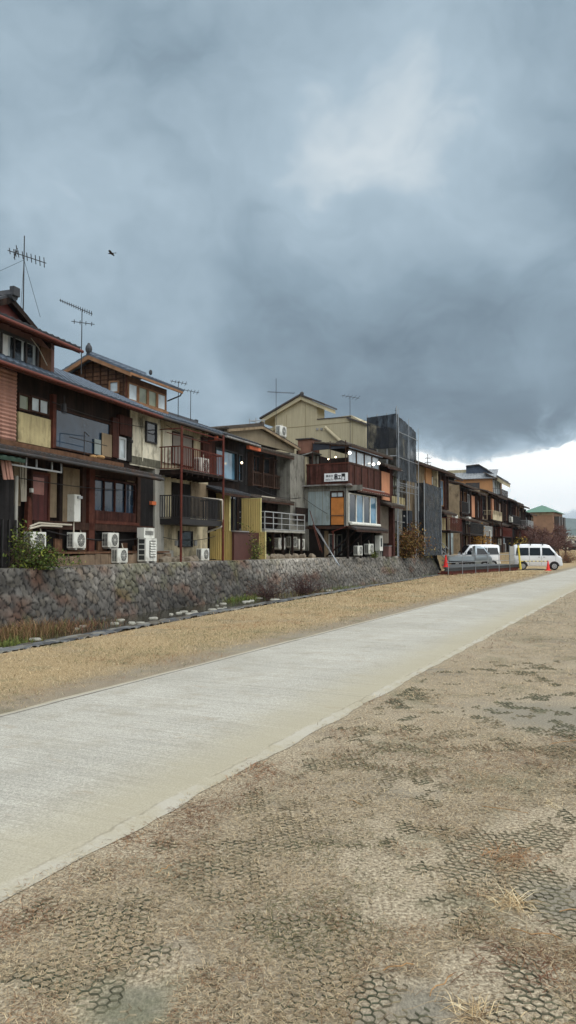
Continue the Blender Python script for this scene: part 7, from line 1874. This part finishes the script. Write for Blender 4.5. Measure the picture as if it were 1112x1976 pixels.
# hills
def hills(name, Y0, x0, x1, h, seed, label, D=900):
    nx, ny = 160, 14; X, V_ = np.meshgrid(np.linspace(x0, x1, nx), np.linspace(0, 1, ny), indexing='ij')
    R = fbm(X/900.0+seed, V_*1.0+seed, seed, 5); prof = np.sin(V_*pi)**0.8
    Zh = h*(0.45+0.9*R)*prof+fbm(X/60.0, V_*9, seed+5)*8*prof-2
    V = np.stack([X, Y0+V_*D, Zh], -1).reshape(-1, 3); I = (np.arange(nx-1)[:, None]*ny+np.arange(ny-1)[None]).ravel(); Fq = np.stack([I, I+ny, I+ny+1, I+1], 1)
    o = np_mesh(name, V, Fq, M('wooded hillside', lin(62, 74, 62), var=0.35, scale=0.02, bump=0, rough=1.0), None, smooth=True); tag(o, kind='structure')
hills('hills', 2300, -1800, 4200, 85, 3, '')
hills('hills', 3600, -2500, 6500, 190, 9, '')

# ================================================================== aerials and bird
aerial(45, 455, 600, 21.5, 'tallest television aerial, on the ridge of the nearest house at the far left', [(15, 483, 87, 505, 9, 0.55, False), (27, 498, 31, 476, 3, 0.5, False)], guy=[(-20, 532, 1), (78, 612, 1.5), (40, 600, -0.5)])
aerial(157, 597, 722, 25.5, 'television aerial with a long many rodded boom before the brown gable', [(115, 579, 177, 604, 15, 0.34, False), (138, 620, 181, 624, 4, 0.35, False)])
aerial(344, 736, 806, 33, 'left of the two thin aerials behind the cream house roof', [(329, 735, 361, 740, 5, 0.5, False)])
aerial(368, 754, 812, 35, 'right of the two thin aerials behind the cream house roof', [(353, 752, 384, 757, 5, 0.5, False)])
aerial(533, 730, 850, 44, 'aerial with a long boom before the gable of the tall yellow building', [(516, 756, 569, 758, 12, 0.35, False)])
aerial(676, 764, 870, 46, 'aerial standing before the right half of the tall yellow building', [(660, 763, 694, 768, 5, 0.8, False)])
aerial(826, 876, 940, 58, 'aerial with stacked short booms above the tan plaster house', [(820, 884, 833, 884, 3, 0.5, False), (820, 892, 833, 893, 3, 0.5, False), (820, 898, 832, 897, 3, 0.5, False)], r=0.03)
aerial(764, 787, 805, 51, 'short rod rising from the corner of the netted scaffold tower', [(762, 792, 767, 792, 2, 0.1, False)])
bp = AT(215, 489, 62); t = empty('bird', bp, 0, 'dark bird gliding with spread wings against the clouds', 'bird')
mb = MB(); rb = [0.01, 0.07, 0.10, 0.09, 0.05, 0.02]; xs_ = [-0.42, -0.28, -0.05, 0.18, 0.34, 0.42]
prev = None; vs = []
for x, r_ in zip(xs_, rb): vs += [(x, r_*cos(2*pi*k/8), r_*sin(2*pi*k/8)) for k in range(8)]
fs = [(i*8+k, i*8+(k+1) % 8, (i+1)*8+(k+1) % 8, (i+1)*8+k) for i in range(5) for k in range(8)]+[tuple(range(7, -1, -1)), tuple(range(40, 48))]
for sg in (1, -1):   # wings, held level, bent at the wrist
    o = len(vs); vs += [(0.16, sg*0.05, 0.05), (-0.16, sg*0.05, 0.04), (0.22, sg*0.45, 0.12), (-0.14, sg*0.42, 0.10), (0.02, sg*0.85, 0.06), (-0.16, sg*0.80, 0.05), (0.16, sg*0.05, 0.02), (-0.16, sg*0.05, 0.01), (0.22, sg*0.45, 0.10), (-0.14, sg*0.42, 0.08), (0.02, sg*0.85, 0.05), (-0.16, sg*0.80, 0.04)]
    for a_ in (0, 2): fs += [(o+a_, o+a_+2, o+a_+3, o+a_+1), (o+6+a_, o+6+a_+1, o+6+a_+3, o+6+a_+2), (o+a_, o+6+a_, o+8+a_, o+2+a_), (o+a_+1, o+a_+3, o+a_+9, o+a_+7)]
o = len(vs); vs += [(-0.38, -0.03, 0.0), (-0.38, 0.03, 0.0), (-0.66, 0.12, 0.0), (-0.66, -0.12, 0.0), (-0.38, -0.03, 0.02), (-0.38, 0.03, 0.02), (-0.66, 0.12, 0.01), (-0.66, -0.12, 0.01)]; fs += [(o, o+1, o+2, o+3), (o+7, o+6, o+5, o+4), (o, o+3, o+7, o+4), (o+1, o+5, o+6, o+2)]
mb.add(vs, fs); MB_ = mb.build('body', M('dark feathers', lin(48, 42, 40), var=0.2, bump=0), t); MB().tube((0.40, 0, 0.0), (0.50, 0, -0.02), 0.018, 0.002, 6).build('beak', m_black, t)
t.rotation_euler = (0.06, 0.04, pi*0.96); t.scale = (0.65, 0.65, 0.65)

# ================================================================== air between here and the hills
hz = bpy.data.materials.new('haze air'); hz.use_nodes = True
for nd in list(hz.node_tree.nodes):
    if nd.type != 'OUTPUT_MATERIAL': hz.node_tree.nodes.remove(nd)
pv_ = hz.node_tree.nodes.new('ShaderNodeVolumePrincipled'); pv_.inputs['Color'].default_value = (0.78, 0.88, 1.0, 1); pv_.inputs['Density'].default_value = HAZE
pv_.inputs['Anisotropy'].default_value = 0.2
hz.node_tree.links.new(pv_.outputs[0], [n for n in hz.node_tree.nodes if n.type == 'OUTPUT_MATERIAL'][0].inputs['Volume'])
o = MB().box(-3600, 7600, -1500, 5200, -6, 330).build('haze', hz); tag(o, kind='stuff')
